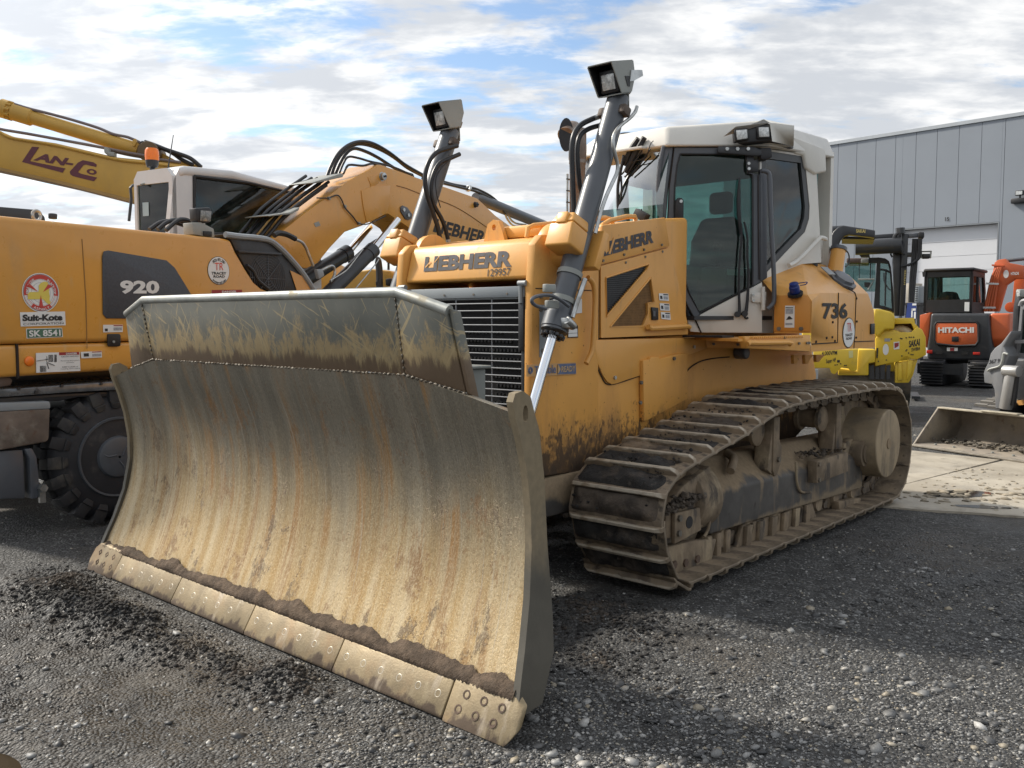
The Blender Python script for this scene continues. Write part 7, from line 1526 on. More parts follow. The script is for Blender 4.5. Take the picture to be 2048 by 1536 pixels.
    for P in ([(-0.72, 2.528, 2.683), (-0.72, 2.865, 2.754), (-0.72, 3.002, 2.82), (-0.72, 2.987, 2.785), (-0.72, 2.878, 2.732), (-0.72, 2.54, 2.675)], [(-0.72, 3.192, 3.105), (-0.72, 3.702, 3.28), (-0.72, 3.741, 3.266), (-0.72, 3.721, 3.238), (-0.72, 3.228, 3.1)]):
        b = MB(); b.prism(P, (-.34, 0, 0)); b.build('hose_clamp', lamp_grey, th, bev=.004)
    arcs = [((240,415), (285,300), (350,200), (440,130), (545,100), (660,120), (800,200), (940,310), (1090,395)), ((275,410), (320,290), (385,195), (460,140), (560,118), (680,150), (830,240), (960,340), (1100,410)), ((310,405), (350,310), (410,210), (480,165), (580,190), (700,250), (860,350), (1000,400)), ((345,395), (385,300), (430,240), (520,250), (620,280), (760,310), (880,350), (1010,410)), ((385,390), (415,330), (450,310), (560,318), (650,300), (760,330)), ((250,420), (300,330), (350,230), (430,170), (500,160))]
    for i, a in enumerate(ARCS):
        b = MB(); b.tube(a, .021 if i < 3 else .014, 10); b.build('boom_hose', hose_m, th)
    b = MB(); b.tube([(-0.95, 5.629, 3.5), (-0.95, 6.311, 3.498), (-0.95, 6.663, 3.495), (-0.95, 6.969, 3.493), (-0.95, 7.354, 3.448), (-0.95, 7.655, 3.346), (-0.95, 7.862, 3.247)], .020, 8); b.tube([(-1.0, 5.701, 3.559), (-1.0, 6.387, 3.531), (-1.0, 6.802, 3.541), (-1.0, 7.113, 3.542), (-1.0, 7.503, 3.486), (-1.0, 7.809, 3.383), (-1.0, 8.02, 3.284)], .018, 8); b.build('dipper_hose', hose_m, th)
    b = MB(); b.tube([(-0.95, 7.845, 3.254), (-0.95, 7.933, 3.167), (-0.95, 8.112, 3.096), (-0.95, 8.444, 3.108)], .016, 8); b.tube([(-1.0, 8.02, 3.284), (-1.0, 8.091, 3.203), (-1.0, 8.273, 3.149), (-1.0, 8.611, 3.153)], .016, 8); c2 = V((-0.95, 6.784, 3.511)); b.torus(c2, (0, .9, -.4), .035, .02, 16, 8); b.build('hose_fitting', zinc, th)
    b = MB(); 
    for k in range(5): b.torus(V((-0.7, 5.509, 2.672)) + Vector((0, .07 * (k % 3) - .05, -.08 * (k // 3))), (1, 0, 0), .03, .012, 14, 6)
    b.build('hose_coils', hose_m, th)
ARCS = [[(-0.9, 3.658, 3.25), (-0.9, 3.749, 3.41), (-0.9, 3.88, 3.559), (-0.9, 4.064, 3.681), (-0.9, 4.285, 3.754), (-0.9, 4.535, 3.766), (-0.9, 4.851, 3.707), (-0.9, 5.183, 3.606), (-0.9, 5.559, 3.534)], [(-0.95, 3.784, 3.277), (-0.95, 3.876, 3.446), (-0.95, 4.01, 3.591), (-0.95, 4.166, 3.689), (-0.95, 4.379, 3.754), (-0.95, 4.643, 3.754), (-0.95, 4.987, 3.683), (-0.95, 5.3, 3.587), (-0.95, 5.656, 3.53)], [(-1.0, 3.912, 3.305), (-1.0, 3.995, 3.442), (-1.0, 4.121, 3.593), (-1.0, 4.268, 3.677), (-1.0, 4.483, 3.678), (-1.0, 4.75, 3.637), (-1.0, 5.123, 3.551), (-1.0, 5.468, 3.524)], [(-0.85, 3.806, 3.292), (-0.85, 3.888, 3.427), (-0.85, 3.981, 3.519), (-0.85, 4.167, 3.534), (-0.85, 4.38, 3.527), (-0.85, 4.691, 3.532), (-0.85, 4.97, 3.517), (-0.85, 5.285, 3.472)], [(-0.8, 3.826, 3.297), (-0.8, 3.888, 3.384), (-0.8, 3.96, 3.42), (-0.8, 4.188, 3.443), (-0.8, 4.382, 3.496), (-0.8, 4.625, 3.491)], [(-1.05, 3.85, 3.281), (-1.05, 3.952, 3.413), (-1.05, 4.056, 3.561), (-1.05, 4.223, 3.674), (-1.05, 4.416, 3.753), (-1.05, 4.68, 3.77), (-1.05, 5.001, 3.73), (-1.05, 5.363, 3.64), (-1.05, 5.745, 3.569)]]
build_wheeled()

def build_chassis():
    th = [o for o in COL.objects if o.name == 'wheeled_excavator'][0]
    fr = ((-2.928, 0.609, 0.0), 2.84); fe = ((-2.928, 0.609, 0.0), 12.24); rel = R(fr[1] - fe[1])
    def par(o):      # chassis parts are built in the chassis direction, slewed under the upper body
        o.rotation_euler = (0, 0, rel); return o
    wy = (-0.02, 0.125, -0.027)[1]; rt = .525; hub = (-.02, wy, .535)
    lug_m = rubber
    def wheel(cx, cy, sgn, detail=True):
        b = MB(); w = .30
        prof = [(0, .30), (.01, .34), (.02, .42), (.05, .475), (.08, .492), (w - .08, .492), (w - .05, .475), (w - .02, .42), (w - .01, .34), (w, .30)]
        b.lathe((cx, cy, .53), (-sgn, 0, 0), prof, 56); ty = par(b.build('tyre', rubber, th, smooth=50))
        n = 20; lb = MB()
        for k in range(n):
            for side in (0, 1):
                a = 2 * math.pi * (k + .5 * side) / n; rad = Vector((0, math.cos(a), math.sin(a))); tan = Vector((0, -math.sin(a), math.cos(a))); c = V((cx, cy, .53))
                x0 = -sgn * (.005 if side == 0 else w - .005); x1 = -sgn * (.165 if side == 0 else w - .165)
                def q(x, r, t): return c + Vector((x, 0, 0)) + rad * r + tan * t
                A = [q(x0, .43, -.052), q(x0, .43, .045), q(x0 * .9 + x1 * .1, .527, .040), q(x0 * .9 + x1 * .1, .527, -.045)]; B_ = [q(x1, .47, -.02), q(x1, .47, .06), q(x1, .528, .055), q(x1, .528, -.018)]
                lb.loft(A, B_)
                if side == 0: lb.loft([q(x0, .43, -.05), q(x0, .43, .043), q(x0, .38, .03), q(x0, .38, -.035)], [q(x0 + sgn * .012, .425, -.045), q(x0 + sgn * .012, .425, .04), q(x0 + sgn * .002, .385, .027), q(x0 + sgn * .002, .385, -.03)])
        lo_ = lb.build('tread_lugs', M('tyre_lug_rubber', (.022, .022, .024), .7, var=.25, bump=.15, bs=50, dirt=[((.11, .10, .082), 4, I3, .48, .70, None, .6)]) if 'tyre_lug_rubber' not in bpy.data.materials else bpy.data.materials['tyre_lug_rubber'], ty, bev=.006, smooth=30, kind='stuff')
        b = MB(); b.lathe((cx, cy, .53), (-sgn, 0, 0), [(-.012, .295), (-.014, .31), (.0, .315), (.006, .29), (.03, .275), (.10, .26), (.12, .20), (.05, .17), (.0, .165), (-.02, .155), (-.03, .13), (-.03, .01)], 48, caps=False); rim = b.build('rim', M('dark_rim_paint', (.075, .083, .095), .45, var=.15, dirt=[((.14, .12, .09), 6, I3, .58, .8, None, .3)]) if 'dark_rim_paint' not in bpy.data.materials else bpy.data.materials['dark_rim_paint'], ty, smooth=35)
        if detail:
            for k in range(10): a = 2 * math.pi * k / 10; bolt((cx + sgn * -.085, cy + .225 * math.cos(a), .53 + .225 * math.sin(a)), (sgn, 0, 0), .016, ty, mat=grey_paint, h=.03, name='wheel_nut')
            b = MB()
            for k in range(3): a = 2 * math.pi * k / 3 + .4; b.tube([(cx + sgn * .031, cy + .03 * math.cos(a), .53 + .03 * math.sin(a)), (cx + sgn * .032, cy + .09 * math.cos(a + .5), .53 + .09 * math.sin(a + .5)), (cx + sgn * .026, cy + .125 * math.cos(a + .4), .53 + .125 * math.sin(a + .4))], .006, 6)
            b.build('hub_ribs', grey_paint, ty, kind='stuff')
        return ty
    wheel(-.02, wy, 1); wheel(-2.4, wy, -1, False); wheel(-.02, wy + 2.5, 1, False); wheel(-2.4, wy + 2.5, -1, False)
    b = MB(); b.cyl((-.3, wy, .53), (-2.1, wy, .53), .12); par(b.build('axle', char_p, th)); b = MB(); b.cyl((-.3, wy + 2.5, .53), (-2.1, wy + 2.5, .53), .12); par(b.build('axle', char_p, th))
    zt = (-0.1, -0.265, 1.093)[2]
    b = MB(); b.b2((-1.9, wy - 1.0, .55), (-.45, wy + 3.4, zt - .18)); par(b.build('chassis', char_p, th, bev=.03))
    b = MB(); b.prism([(-0.02, -0.735, 1.114), (-0.02, -0.577, 1.11), (-0.02, -0.313, 1.114), (-0.02, 0.118, 1.12), (-0.02, 0.465, 1.12), (-0.02, 0.463, 1.044), (-0.02, 0.124, 1.055), (-0.02, -0.315, 1.058), (-0.02, -0.72, 1.054), (-0.02, -0.737, 1.053)], (-.7, 0, 0)); dk = par(b.build('deck_edge', grn_wht, th, bev=.006))
    b = MB(); b.prism([(-0.06, -0.722, 1.047), (-0.06, -0.704, 1.048), (-0.06, -0.297, 1.05), (-0.06, 0.485, 1.037), (-0.06, 0.483, 0.973), (-0.06, -0.143, 1.015), (-0.06, -0.299, 0.994), (-0.06, -0.723, 1.012)], (-.5, 0, 0)); par(b.build('mudguard', char_p, th, bev=.01))
    for q in [(-0.015, -0.594, 1.109), (-0.015, -0.476, 1.076), (-0.015, -0.292, 1.111), (-0.015, 0.008, 1.11)]: par(bolt(q, (1, 0, 0), .012, th, mat=char_p))
    b = MB(); b.b2((-1.8, wy - .6, zt), (-.7, wy + .9, 1.21)); par(b.build('slew_ring', char_p, th, bev=.02)); b = MB()
    for k in range(30): lump(b, (random.uniform(-.7, -.1), wy + random.uniform(-.8, .8), zt + .02), random.uniform(.015, .05), (1, 1, .5), 1, .4)
    par(b.build('deck_dirt', soil_m, th, kind='stuff'))
    # rear stabiliser: worn plate over grey legs
    b = MB(); b.prism([(0.02, -0.764, 1.016), (0.02, -0.737, 1.016), (0.02, -0.402, 1.006), (0.02, -0.391, 0.988), (0.02, -0.392, 0.95), (0.02, -0.739, 0.956), (0.02, -0.767, 0.956)], (-.25, 0, 0)); par(b.build('stabiliser_top', mid_grey, th, bev=.008))
    b = MB(); b.prism([(0.03, -0.77, 0.955), (0.03, -0.743, 0.955), (0.03, -0.398, 0.949), (0.03, -0.415, 0.731), (0.03, -0.43, 0.709), (0.03, -0.753, 0.683), (0.03, -0.781, 0.683)], (-.22, 0, 0)); par(b.build('stabiliser_plate', M('rusted_plate', (.16, .125, .10), .75, .2, var=.25, vs=6, dirt=[((.30, .27, .22), 4, I3, .52, .68, None, .7), ((.12, .055, .025), 7, I3, .55, .7, None, .7)]), th, bev=.012))
    b = MB(); b.prism([(-0.0, -0.769, 0.676), (0.0, -0.584, 0.666), (0.0, -0.583, 0.309), (-0.0, -0.782, 0.336)], (-.25, 0, 0)); lg = par(b.build('stabiliser_leg', grey_paint, th, bev=.012))
    b = MB(); b.prism([(0.02, -0.585, 0.672), (0.02, -0.531, 0.674), (0.02, -0.501, 0.601), (0.02, -0.489, 0.416), (0.02, -0.501, 0.302), (0.02, -0.552, 0.302), (0.02, -0.552, 0.6)], (-.18, 0, 0)); par(b.build('leg_bracket', grey_paint, th, bev=.01)); b = MB(); c = V((0.03, -0.48, 0.377)); b.cyl(c, c + Vector((.04, 0, 0)), .03, seg=6); b.box(c + Vector((0, 0, -.05)), (.03, .04, .12)); par(b.build('leg_pin', zinc, th))
    b = MB(); b.prism([(0.05, -0.755, 1.208), (0.05, -0.69, 1.208), (0.05, -0.659, 1.173), (0.05, -0.675, 1.137), (0.05, -0.758, 1.131)], (-.05, 0, 0)); par(b.build('tow_lug', M('rusty_lug', (.14, .10, .08), .6, .3), th, bev=.006))
build_chassis()

# ================================================================ YELLOW EXCAVATOR BEHIND
def build_lanco():
    th = thing('crawler_excavator', 'ochre yellow excavator boom with maroon lettering rising behind the white cab', 'excavator', ((-8.832, 2.839, 0.0), 45.84)); ny = (0, -1, 0)
    bp = [(-1.468, 0.0, 4.325), (-0.887, 0.0, 4.161), (-0.746, 0.0, 4.089), (-0.169, -0.0, 4.01), (0.622, -0.0, 3.832), (1.022, -0.0, 3.796), (1.572, 0.0, 3.728), (2.23, 0.0, 3.455), (2.565, 0.0, 3.129), (2.827, 0.0, 2.438), (2.208, -0.0, 2.435), (1.879, 0.0, 2.972), (0.872, -0.0, 3.237), (-0.056, 0.0, 3.472), (-0.907, 0.0, 3.658), (-1.491, 0.0, 3.779)]
    b = MB(); b.prism(bp, (0, .55, 0)); bo = b.build('boom', cat_yel, th, bev=.012, smooth=30)
    b = MB(); b.prism([V(p) + Vector((0, -.02, 0)) for p in [(-1.49, 0.0, 3.792), (-0.906, -0.0, 3.672), (-0.055, 0.0, 3.486), (0.872, 0.0, 3.251), (1.879, -0.0, 2.986), (1.878, 0.0, 2.944), (0.871, 0.0, 3.21), (-0.056, 0.0, 3.445), (-0.908, 0.0, 3.632), (-1.492, 0.0, 3.752)]], (0, .6, 0)); b.build('boom_underside_shade', M('underside_shade_brown', (.33, .20, .06), .6), bo)  # dark brown strip paints the shade on the boom's underside
    b = MB(); b.tube([(-0.883, -0.01, 4.145), (-0.722, -0.01, 4.068), (-0.166, -0.01, 3.981), (0.624, -0.01, 3.803), (1.091, -0.01, 3.754), (1.56, -0.01, 3.692)], .02, 6); b.build('top_weld', cat_yel, bo)
    # lettering
    def sh(*P, name='lettering'):
        b = MB(); b.prism([V(p) + Vector((0, -.004, 0)) for p in P], (0, -.002, 0)); return b.build(name, maroon, bo, smooth=0)
    sh(*[(-0.472, 0.0, 3.956), (-0.379, 0.0, 3.952), (-0.496, -0.0, 3.782), (-0.505, 0.0, 3.761), (-0.043, 0.0, 3.669), (-0.081, 0.0, 3.611), (-0.613, -0.0, 3.749)])
    t = [(-0.466, 0.0, 3.775), (0.033, -0.0, 3.689), (-0.391, -0.0, 3.875)]; text('AN-', t[0], t[1], t[2], maroon, bo, bold=.05, n=ny, lift=.005)
    sh(*[(0.367, 0.0, 3.693), (0.377, -0.0, 3.727), (0.336, 0.0, 3.755), (0.194, 0.0, 3.783), (0.128, -0.0, 3.75), (0.014, 0.0, 3.626), (0.022, 0.0, 3.587), (0.057, -0.0, 3.565), (0.33, 0.0, 3.499), (0.376, 0.0, 3.55), (0.162, 0.0, 3.6), (0.124, 0.0, 3.621), (0.2, 0.0, 3.717), (0.231, 0.0, 3.725), (0.321, 0.0, 3.703)])
    t = [(0.217, -0.0, 3.616), (0.341, 0.0, 3.573), (0.271, 0.0, 3.682)]; text('O', t[0], t[1], t[2], maroon, bo, bold=.06, n=ny, lift=.005)
    # arm cylinder on top, with pipes and hoses
    a, c = V((-0.98, 0.25, 4.523)), V((0.863, 0.25, 3.976)); d = c - a; L = d.length
    b = MB(); b.lathe(a, d, [(0, .06), (.005, .13), (.10, .13), (.11, .11), (.16, .11), (.17, .12), (.42, .12), (.45, .095), (L - .1, .095), (L, .09)], 28); b.build('arm_cylinder', cat_yel, th, smooth=30)
    b = MB(); u, v, w = frame_of(d)
    for k in range(10): an = k * math.pi / 5; p = a + d.normalized() * .10 + (u * math.cos(an) + v * math.sin(an)) * .115; b.cyl(p, p + d.normalized() * .06, .02, seg=6)
    b.build('head_bolts', cat_yel, th, kind='stuff')
    b = MB(); b.tube([(-0.773, 0.2, 4.566), (-0.58, 0.2, 4.509), (-0.295, 0.2, 4.441), (0.016, 0.2, 4.359), (0.329, 0.2, 4.264), (0.537, 0.2, 4.18), (0.734, 0.2, 4.14), (0.905, 0.2, 4.065)], .02, 8); b.build('cylinder_pipe', M('pipe_brown_grey', (.16, .13, .13), .5), th)
    b = MB(); b.tube([(-1.01, 0.1, 4.224), (-0.857, 0.1, 4.193), (-0.548, 0.1, 4.145), (-0.161, 0.1, 4.078), (0.228, 0.1, 4.01), (0.462, 0.1, 3.967), (0.749, 0.1, 3.911), (0.985, 0.1, 3.874)], .02, 8); b.tube([(0.456, 0.15, 3.956), (0.731, 0.15, 3.893), (0.968, 0.15, 3.856), (1.458, 0.15, 3.795)], .02, 8); b.build('boom_pipe', bpy.data.materials['pipe_brown_grey'], th)
    b = MB(); b.prism([(0.48, -0.02, 3.958), (0.538, -0.02, 3.959), (0.543, -0.02, 3.899), (0.615, -0.02, 3.9), (0.613, -0.02, 3.834), (0.541, -0.02, 3.84), (0.484, -0.02, 3.886)], (0, .12, 0)); b.build('pipe_clamp', lamp_grey, bo, bev=.01); b = MB(); b.prism([(0.833, 0.1, 4.085), (0.867, 0.1, 4.105), (0.878, 0.1, 4.059), (0.851, 0.1, 4.005), (0.82, 0.1, 4.005)], (0, .05, 0)); b.build('pipe_bracket', cat_yel, th)
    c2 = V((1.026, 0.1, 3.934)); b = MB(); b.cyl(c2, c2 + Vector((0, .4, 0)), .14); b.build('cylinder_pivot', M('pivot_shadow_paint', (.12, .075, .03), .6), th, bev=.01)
    b = MB(); b.tube([(0.918, 0.2, 4.065), (1.063, 0.2, 4.04), (1.248, 0.2, 3.976), (1.407, 0.2, 3.924), (1.579, 0.2, 3.859), (1.724, 0.2, 3.739)], .03, 8); b.tube([(0.942, 0.25, 4.089), (1.101, 0.25, 4.037), (1.312, 0.25, 3.945), (1.444, 0.25, 3.852), (1.603, 0.25, 3.773)], .03, 8); b.build('boom_hose', hose_m, th)
    b = MB(); b.prism([(0.95, 0.3, 3.99), (1.137, 0.3, 3.966), (1.349, 0.3, 3.846), (1.483, 0.3, 3.821), (1.671, 0.3, 3.782), (1.67, 0.3, 3.728), (1.212, 0.3, 3.777), (1.014, 0.3, 3.883)], (0, .3, 0)); b.build('boom_bracket', cat_yel, th, bev=.01)
    # body glimpsed through the cab glass of the machine in front
    b = MB(); P = [(1.483, 0.9, 3.433), (2.239, 0.9, 3.381), (2.673, 0.9, 3.09), (2.662, 0.9, 2.497), (1.46, 0.9, 2.491)]; b.prism([V(p) for p in P], (0, 1.8, 0)); b.build('upper_body', cat_yel, th, bev=.05, seg=3)
    z = V(P[3]).z; b = MB(); b.b2((V(P[0]).x - 1.5, 1.0, .9), (V(P[2]).x + .8, 3.6, z)); b.build('house', cat_yel, th, bev=.05)
    for yy in (.7, 3.1):
        b = MB(); b.b2((V(P[0]).x - 2.0, yy, 0), (V(P[2]).x + 1.6, yy + .6, .95)); b.build('crawler', track_metal, th, bev=.3, seg=4)
    b = MB(); c2 = V((2.165, 0.85, 3.346)); b.box(c2, (.25, .1, .10)); b.build('latch_block', M('latch_brown', (.18, .09, .03), .7), th, bev=.01)
build_lanco()

def build_yellow():
    th = thing('wheel_loader', 'ochre yellow loader hood with black pipe and mirror, seen beyond the black boom cylinders', 'loader', ((-6.172, 5.892, 0.0), 31.84))
    top = [(-0.365, -0.0, 2.176), (-0.121, -0.0, 2.31), (0.051, -0.0, 2.33), (0.312, -0.0, 2.306), (0.371, 0.0, 2.255), (0.406, -0.0, 2.063), (0.42, -0.0, 1.885), (-0.369, -0.0, 1.888)]
    b = MB(); b.prism(top, (0, 1.7, 0)); hd = b.build('hood', cat_yel, th, bev=.03, seg=3)
    x0, x1 = V(top[0]).x - .3, V(top[6]).x; zb = V(top[6]).z
    b = MB(); b.b2((x0, .0, .9), (x1, 1.8, zb - .002)); b.build('body', cat_yel, th, bev=.03)
    b = MB(); b.prism([V(p) + Vector((0, -.004, 0)) for p in [(0.252, -0.0, 2.257), (0.341, -0.0, 2.227), (0.384, -0.0, 2.028), (0.28, -0.0, 2.029)]], (0, -.01, 0)); b.build('side_door', cat_yel, hd)
    b = MB(); b.tube([(0.251, -0.3, 1.88), (0.254, -0.3, 2.193), (0.248, -0.3, 2.332), (0.235, -0.3, 2.422), (0.213, -0.3, 2.436)], .05, 12); b.build('air_pipe', char_p, th)
    b = MB(); b.tube([(0.37, -0.25, 2.299), (0.373, -0.25, 2.542), (0.368, -0.25, 2.785)], .018, 8, smooth=False); b.tube([(0.372, -0.25, 2.507), (0.349, -0.25, 2.403)], .012, 6, smooth=False); b.build('mirror_pole', char_p, th)
    for P in ([(0.35, -0.35, 2.169), (0.437, -0.35, 2.182), (0.451, -0.35, 2.078), (0.356, -0.35, 2.072)], [(0.205, -0.35, 2.142), (0.248, -0.35, 2.156), (0.247, -0.35, 2.066), (0.211, -0.35, 2.073)]): b = MB(); b.prism(P, (0, .12, 0)); b.build('mirror', black, th, bev=.02)
    for xx in (x0 + .5, x1 + .6):
        for yy in (0, 1.4): b = MB(); b.lathe((xx, yy, .7), (0, 1, 0), [(0, .3), (.05, .6), (.1, .7), (.4, .7), (.45, .6), (.5, .3)], 28); b.build('wheel', rubber, th)
build_yellow()

# ================================================================ MACHINES ON THE RIGHT
def build_roller():
    th = thing('road_roller', 'yellow drum roller with a black roll bar and bolted side frame behind the bulldozer', 'roller', ((-1.047, 11.825, 0.0), 21.84)); ny = (0, -1, 0)
    yk = [(-0.071, 0.0, 1.314), (-0.023, 0.0, 1.382), (0.064, -0.0, 1.453), (0.206, 0.0, 1.446), (0.286, 0.0, 1.412), (0.434, 0.0, 1.409), (0.519, 0.0, 1.493), (0.589, 0.0, 1.455), (0.641, 0.0, 1.338), (0.656, -0.0, 1.064), (0.537, 0.0, 1.0), (0.45, -0.0, 0.998), (0.393, 0.0, 1.041), (0.341, 0.0, 1.027), (0.272, -0.0, 0.954), (0.167, 0.0, 0.937), (-0.063, 0.0, 0.881)]
    b = MB(); b.prism(yk, (0, .10, 0)); fr = b.build('drum_yoke', sak_yel, th, bev=.012)
    t = [(0.41, -0.0, 1.175), (0.562, 0.0, 1.209), (0.407, -0.0, 1.283)]; text('SAKAI', t[0], t[1], t[2], decal_k, fr, bold=.04, n=ny, lift=.004)
    t = [(0.447, 0.0, 1.113), (0.567, -0.0, 1.139), (0.445, -0.0, 1.17)]; text('SW884', t[0], t[1], t[2], decal_k, fr, bold=.02, n=ny, lift=.004)
    c = (0.081, 0.0, 1.143); e = (0.079, 0.0, 1.229); disc('round_sticker', c, abs(e[2] - c[2]) * .5, (1, 0, 0), (0, 0, 1), decal_w, fr, lift=.003, ry=abs(e[2] - c[2]))
    quad('label', [(0.059, -0.0, 1.315), (0.139, 0.0, 1.316), (0.14, 0.0, 1.268), (0.06, 0.0, 1.267)], decal_t, fr, n=ny); quad('flag_sticker', [(0.19, -0.0, 1.259), (0.272, 0.0, 1.269), (0.275, 0.0, 1.154), (0.196, -0.0, 1.144)], decal_w, fr, n=ny); quad('flag_print', [(0.203, 0.0, 1.244), (0.264, -0.0, 1.252), (0.262, 0.0, 1.198), (0.207, 0.0, 1.163)], decal_dr, fr, n=ny, lift=.006, th=.001)
    b = MB(); b.prism([(-0.053, -0.004, 1.161), (-0.026, -0.004, 1.17), (-0.031, -0.004, 1.007), (-0.052, -0.004, 1.01)], (0, -.004, 0)); b.build('slot', black, fr)
    for q in [(0.288, -0.0, 1.317), (0.306, 0.0, 1.313), (0.367, -0.0, 1.327), (0.437, 0.0, 1.337), (0.471, -0.0, 1.337), (0.41, -0.0, 1.337), (0.381, -0.0, 1.142), (0.369, -0.0, 1.127), (0.409, -0.0, 1.093), (0.314, 0.0, 1.046), (0.444, 0.0, 1.071), (0.47, -0.0, 1.071), (-0.02, 0.0, 0.959), (0.095, 0.0, 0.98), (0.157, 0.0, 1.306)]: bolt(q, ny, .011, fr, mat=decal_k)
    b = MB(); lf = [(-0.977, -0.25, 1.129), (-0.323, -0.25, 1.155), (-0.332, -0.25, 0.831), (-0.371, -0.25, 0.805), (-0.416, -0.25, 0.804), (-0.471, -0.25, 0.865), (-0.561, -0.25, 0.863), (-0.614, -0.25, 0.8), (-0.658, -0.25, 0.753), (-0.704, -0.25, 0.775), (-0.733, -0.25, 0.852), (-0.971, -0.25, 0.848)]; b.prism(lf, (0, .12, 0)); sf = b.build('side_frame', sak_yel, th, bev=.012)
    t = [(-0.85, -0.25, 1.034), (-0.625, -0.25, 1.05), (-0.852, -0.25, 1.111)]; text('4,000VPM', t[0], t[1], t[2], decal_k, sf, bold=.02, n=ny, lift=.004)
    t = [(-0.785, -0.25, 0.905), (-0.641, -0.25, 0.935), (-0.787, -0.25, 0.986)]; text('Super HF', t[0], t[1], t[2], decal_k, sf, bold=.02, n=ny, lift=.004)
    quad('label', [(-0.624, -0.25, 0.979), (-0.584, -0.25, 0.982), (-0.583, -0.25, 0.943), (-0.623, -0.25, 0.939)], decal_k, sf, n=ny); quad('label', [(-0.46, -0.25, 1.125), (-0.397, -0.25, 1.13), (-0.394, -0.25, 1.021), (-0.453, -0.25, 1.014)], M('pale_yellow_label', (.62, .58, .25), .5), sf, n=ny)
    for q in [(-0.652, -0.25, 0.902), (-0.622, -0.25, 0.908), (-0.572, -0.25, 0.922), (-0.513, -0.25, 0.895), (-0.49, -0.25, 0.899)]: bolt(q, ny, .011, sf, mat=decal_k)
    b = MB(); b.prism([(-0.32, -0.1, 1.145), (-0.073, -0.1, 1.144), (-0.068, -0.1, 0.943), (-0.164, -0.1, 0.928), (-0.159, -0.1, 0.74), (-0.603, -0.1, 0.73), (-0.606, -0.1, 0.847), (-0.333, -0.1, 0.813)], (0, .5, 0)); b.build('centre_frame', sak_yel, th, bev=.02)
    b = MB(); b.prism([(-0.099, -0.1, 1.777), (-0.001, -0.1, 1.764), (0.149, -0.1, 1.72), (0.195, -0.1, 1.659), (0.191, -0.1, 1.455), (0.056, -0.1, 1.454), (-0.043, -0.1, 1.335), (-0.125, -0.1, 1.411), (-0.147, -0.1, 1.583)], (0, .6, 0)); hd = b.build('hood', sak_yel, th, bev=.03, seg=3)
    b = MB(); b.prism([(0.197, 0.1, 1.629), (0.479, 0.1, 1.633), (0.49, 0.1, 1.549), (0.205, 0.1, 1.537)], (0, .5, 0)); b.prism([(0.441, 0.1, 1.549), (0.49, 0.1, 1.549), (0.544, 0.1, 1.488), (0.493, 0.1, 1.431)], (0, .4, 0)); b.build('drum_cover', sak_yel, th, bev=.015)
    b = MB(); b.prism([(0.201, 0.3, 1.544), (0.468, 0.3, 1.548), (0.49, 0.3, 1.409), (0.205, 0.3, 1.408)], (0, .2, 0)); b.build('drum_bay', M('shaded_brown_bay', (.15, .08, .04), .8), th)  # brown with the recess's shade painted into it
    c = (0.292, 0.1, 1.382); b = MB(); b.torus((c[0], .25, c[2] - .10), (.3, 1, 0), .17, .07, 36, 10); b.build('drum_hose_guard', M('beige_guard', (.55, .47, .32), .5), th)
    for P in ([(0.222, 0.05, 0.941), (0.546, 0.05, 0.998), (0.522, 0.05, 0.917), (0.483, 0.05, 0.744), (0.425, 0.05, 0.628), (0.231, 0.05, 0.623)], [(0.265, 0.02, 0.933), (0.318, 0.02, 0.944), (0.334, 0.02, 0.666), (0.264, 0.02, 0.665)], [(0.396, 0.02, 0.974), (0.474, 0.02, 0.985), (0.463, 0.02, 0.784), (0.396, 0.02, 0.668)]):
        b = MB(); b.prism(P, (0, .25, 0)); b.build('yoke_leg', sak_yel, th, bev=.012)
    b = MB(); 
    for k in range(4): b.prism([V(p) for p in ([(0.009, 0.02, 0.891), (0.08, 0.02, 0.902), (0.077, 0.02, 0.68), (0.018, 0.02, 0.678)] if k == 0 else [(-0.152, 0.02, 0.888), (-0.081, 0.02, 0.899), (-0.066, 0.02, 0.676), (-0.143, 0.02, 0.675)] if k == 1 else [(0.098, 0.02, 0.892), (0.16, 0.02, 0.903), (0.157, 0.02, 0.682), (0.107, 0.02, 0.68)] if k == 2 else [(-0.062, 0.03, 0.87), (0.001, 0.03, 0.88), (0.006, 0.03, 0.677), (-0.053, 0.03, 0.676)])], (0, .1, 0))
    b.build('damper_blocks', char_p, th, kind='stuff')
    x0, x1 = V(yk[0]).x, V(yk[8]).x
    b = MB(); b.cyl((-1.3, .75, .62), (.1, .75, .62), .60, seg=48); dm = b.build('drum', steel_dirty, th, bev=.01)
    b = MB(); b.cyl((-1.4, 2.6, .62), (.6, 2.6, .62), .6, seg=48); b.build('drum', steel_dirty, th, bev=.01); b = MB(); b.b2((-1.2, .9, .75), (.5, 3.2, 1.5)); b.build('engine_bay', sak_yel, th, bev=.04)
    # roll bar with its name, rear beam
    rb = [(-0.797, 0.0, 2.283), (-0.807, -0.0, 2.728), (-0.792, 0.0, 2.843), (-0.731, 0.0, 2.986), (-0.66, -0.0, 3.054), (-0.584, 0.0, 3.076), (-0.119, 0.0, 2.984), (-0.119, 0.0, 2.865), (-0.241, -0.0, 2.888), (-0.493, -0.0, 2.926), (-0.565, -0.0, 2.909), (-0.622, -0.0, 2.848), (-0.649, 0.0, 2.753), (-0.641, 0.0, 2.28)]
    b = MB(); b.prism(rb, (0, .22, 0)); ro = b.build('roll_bar', char_p, th, bev=.02, seg=3)
    t = [(-0.395, 0.0, 2.955), (-0.26, 0.0, 2.945), (-0.396, -0.0, 3.011)]; text('SAKAI', t[0], t[1], t[2], gold_t, ro, bold=.04, n=ny, lift=.004)
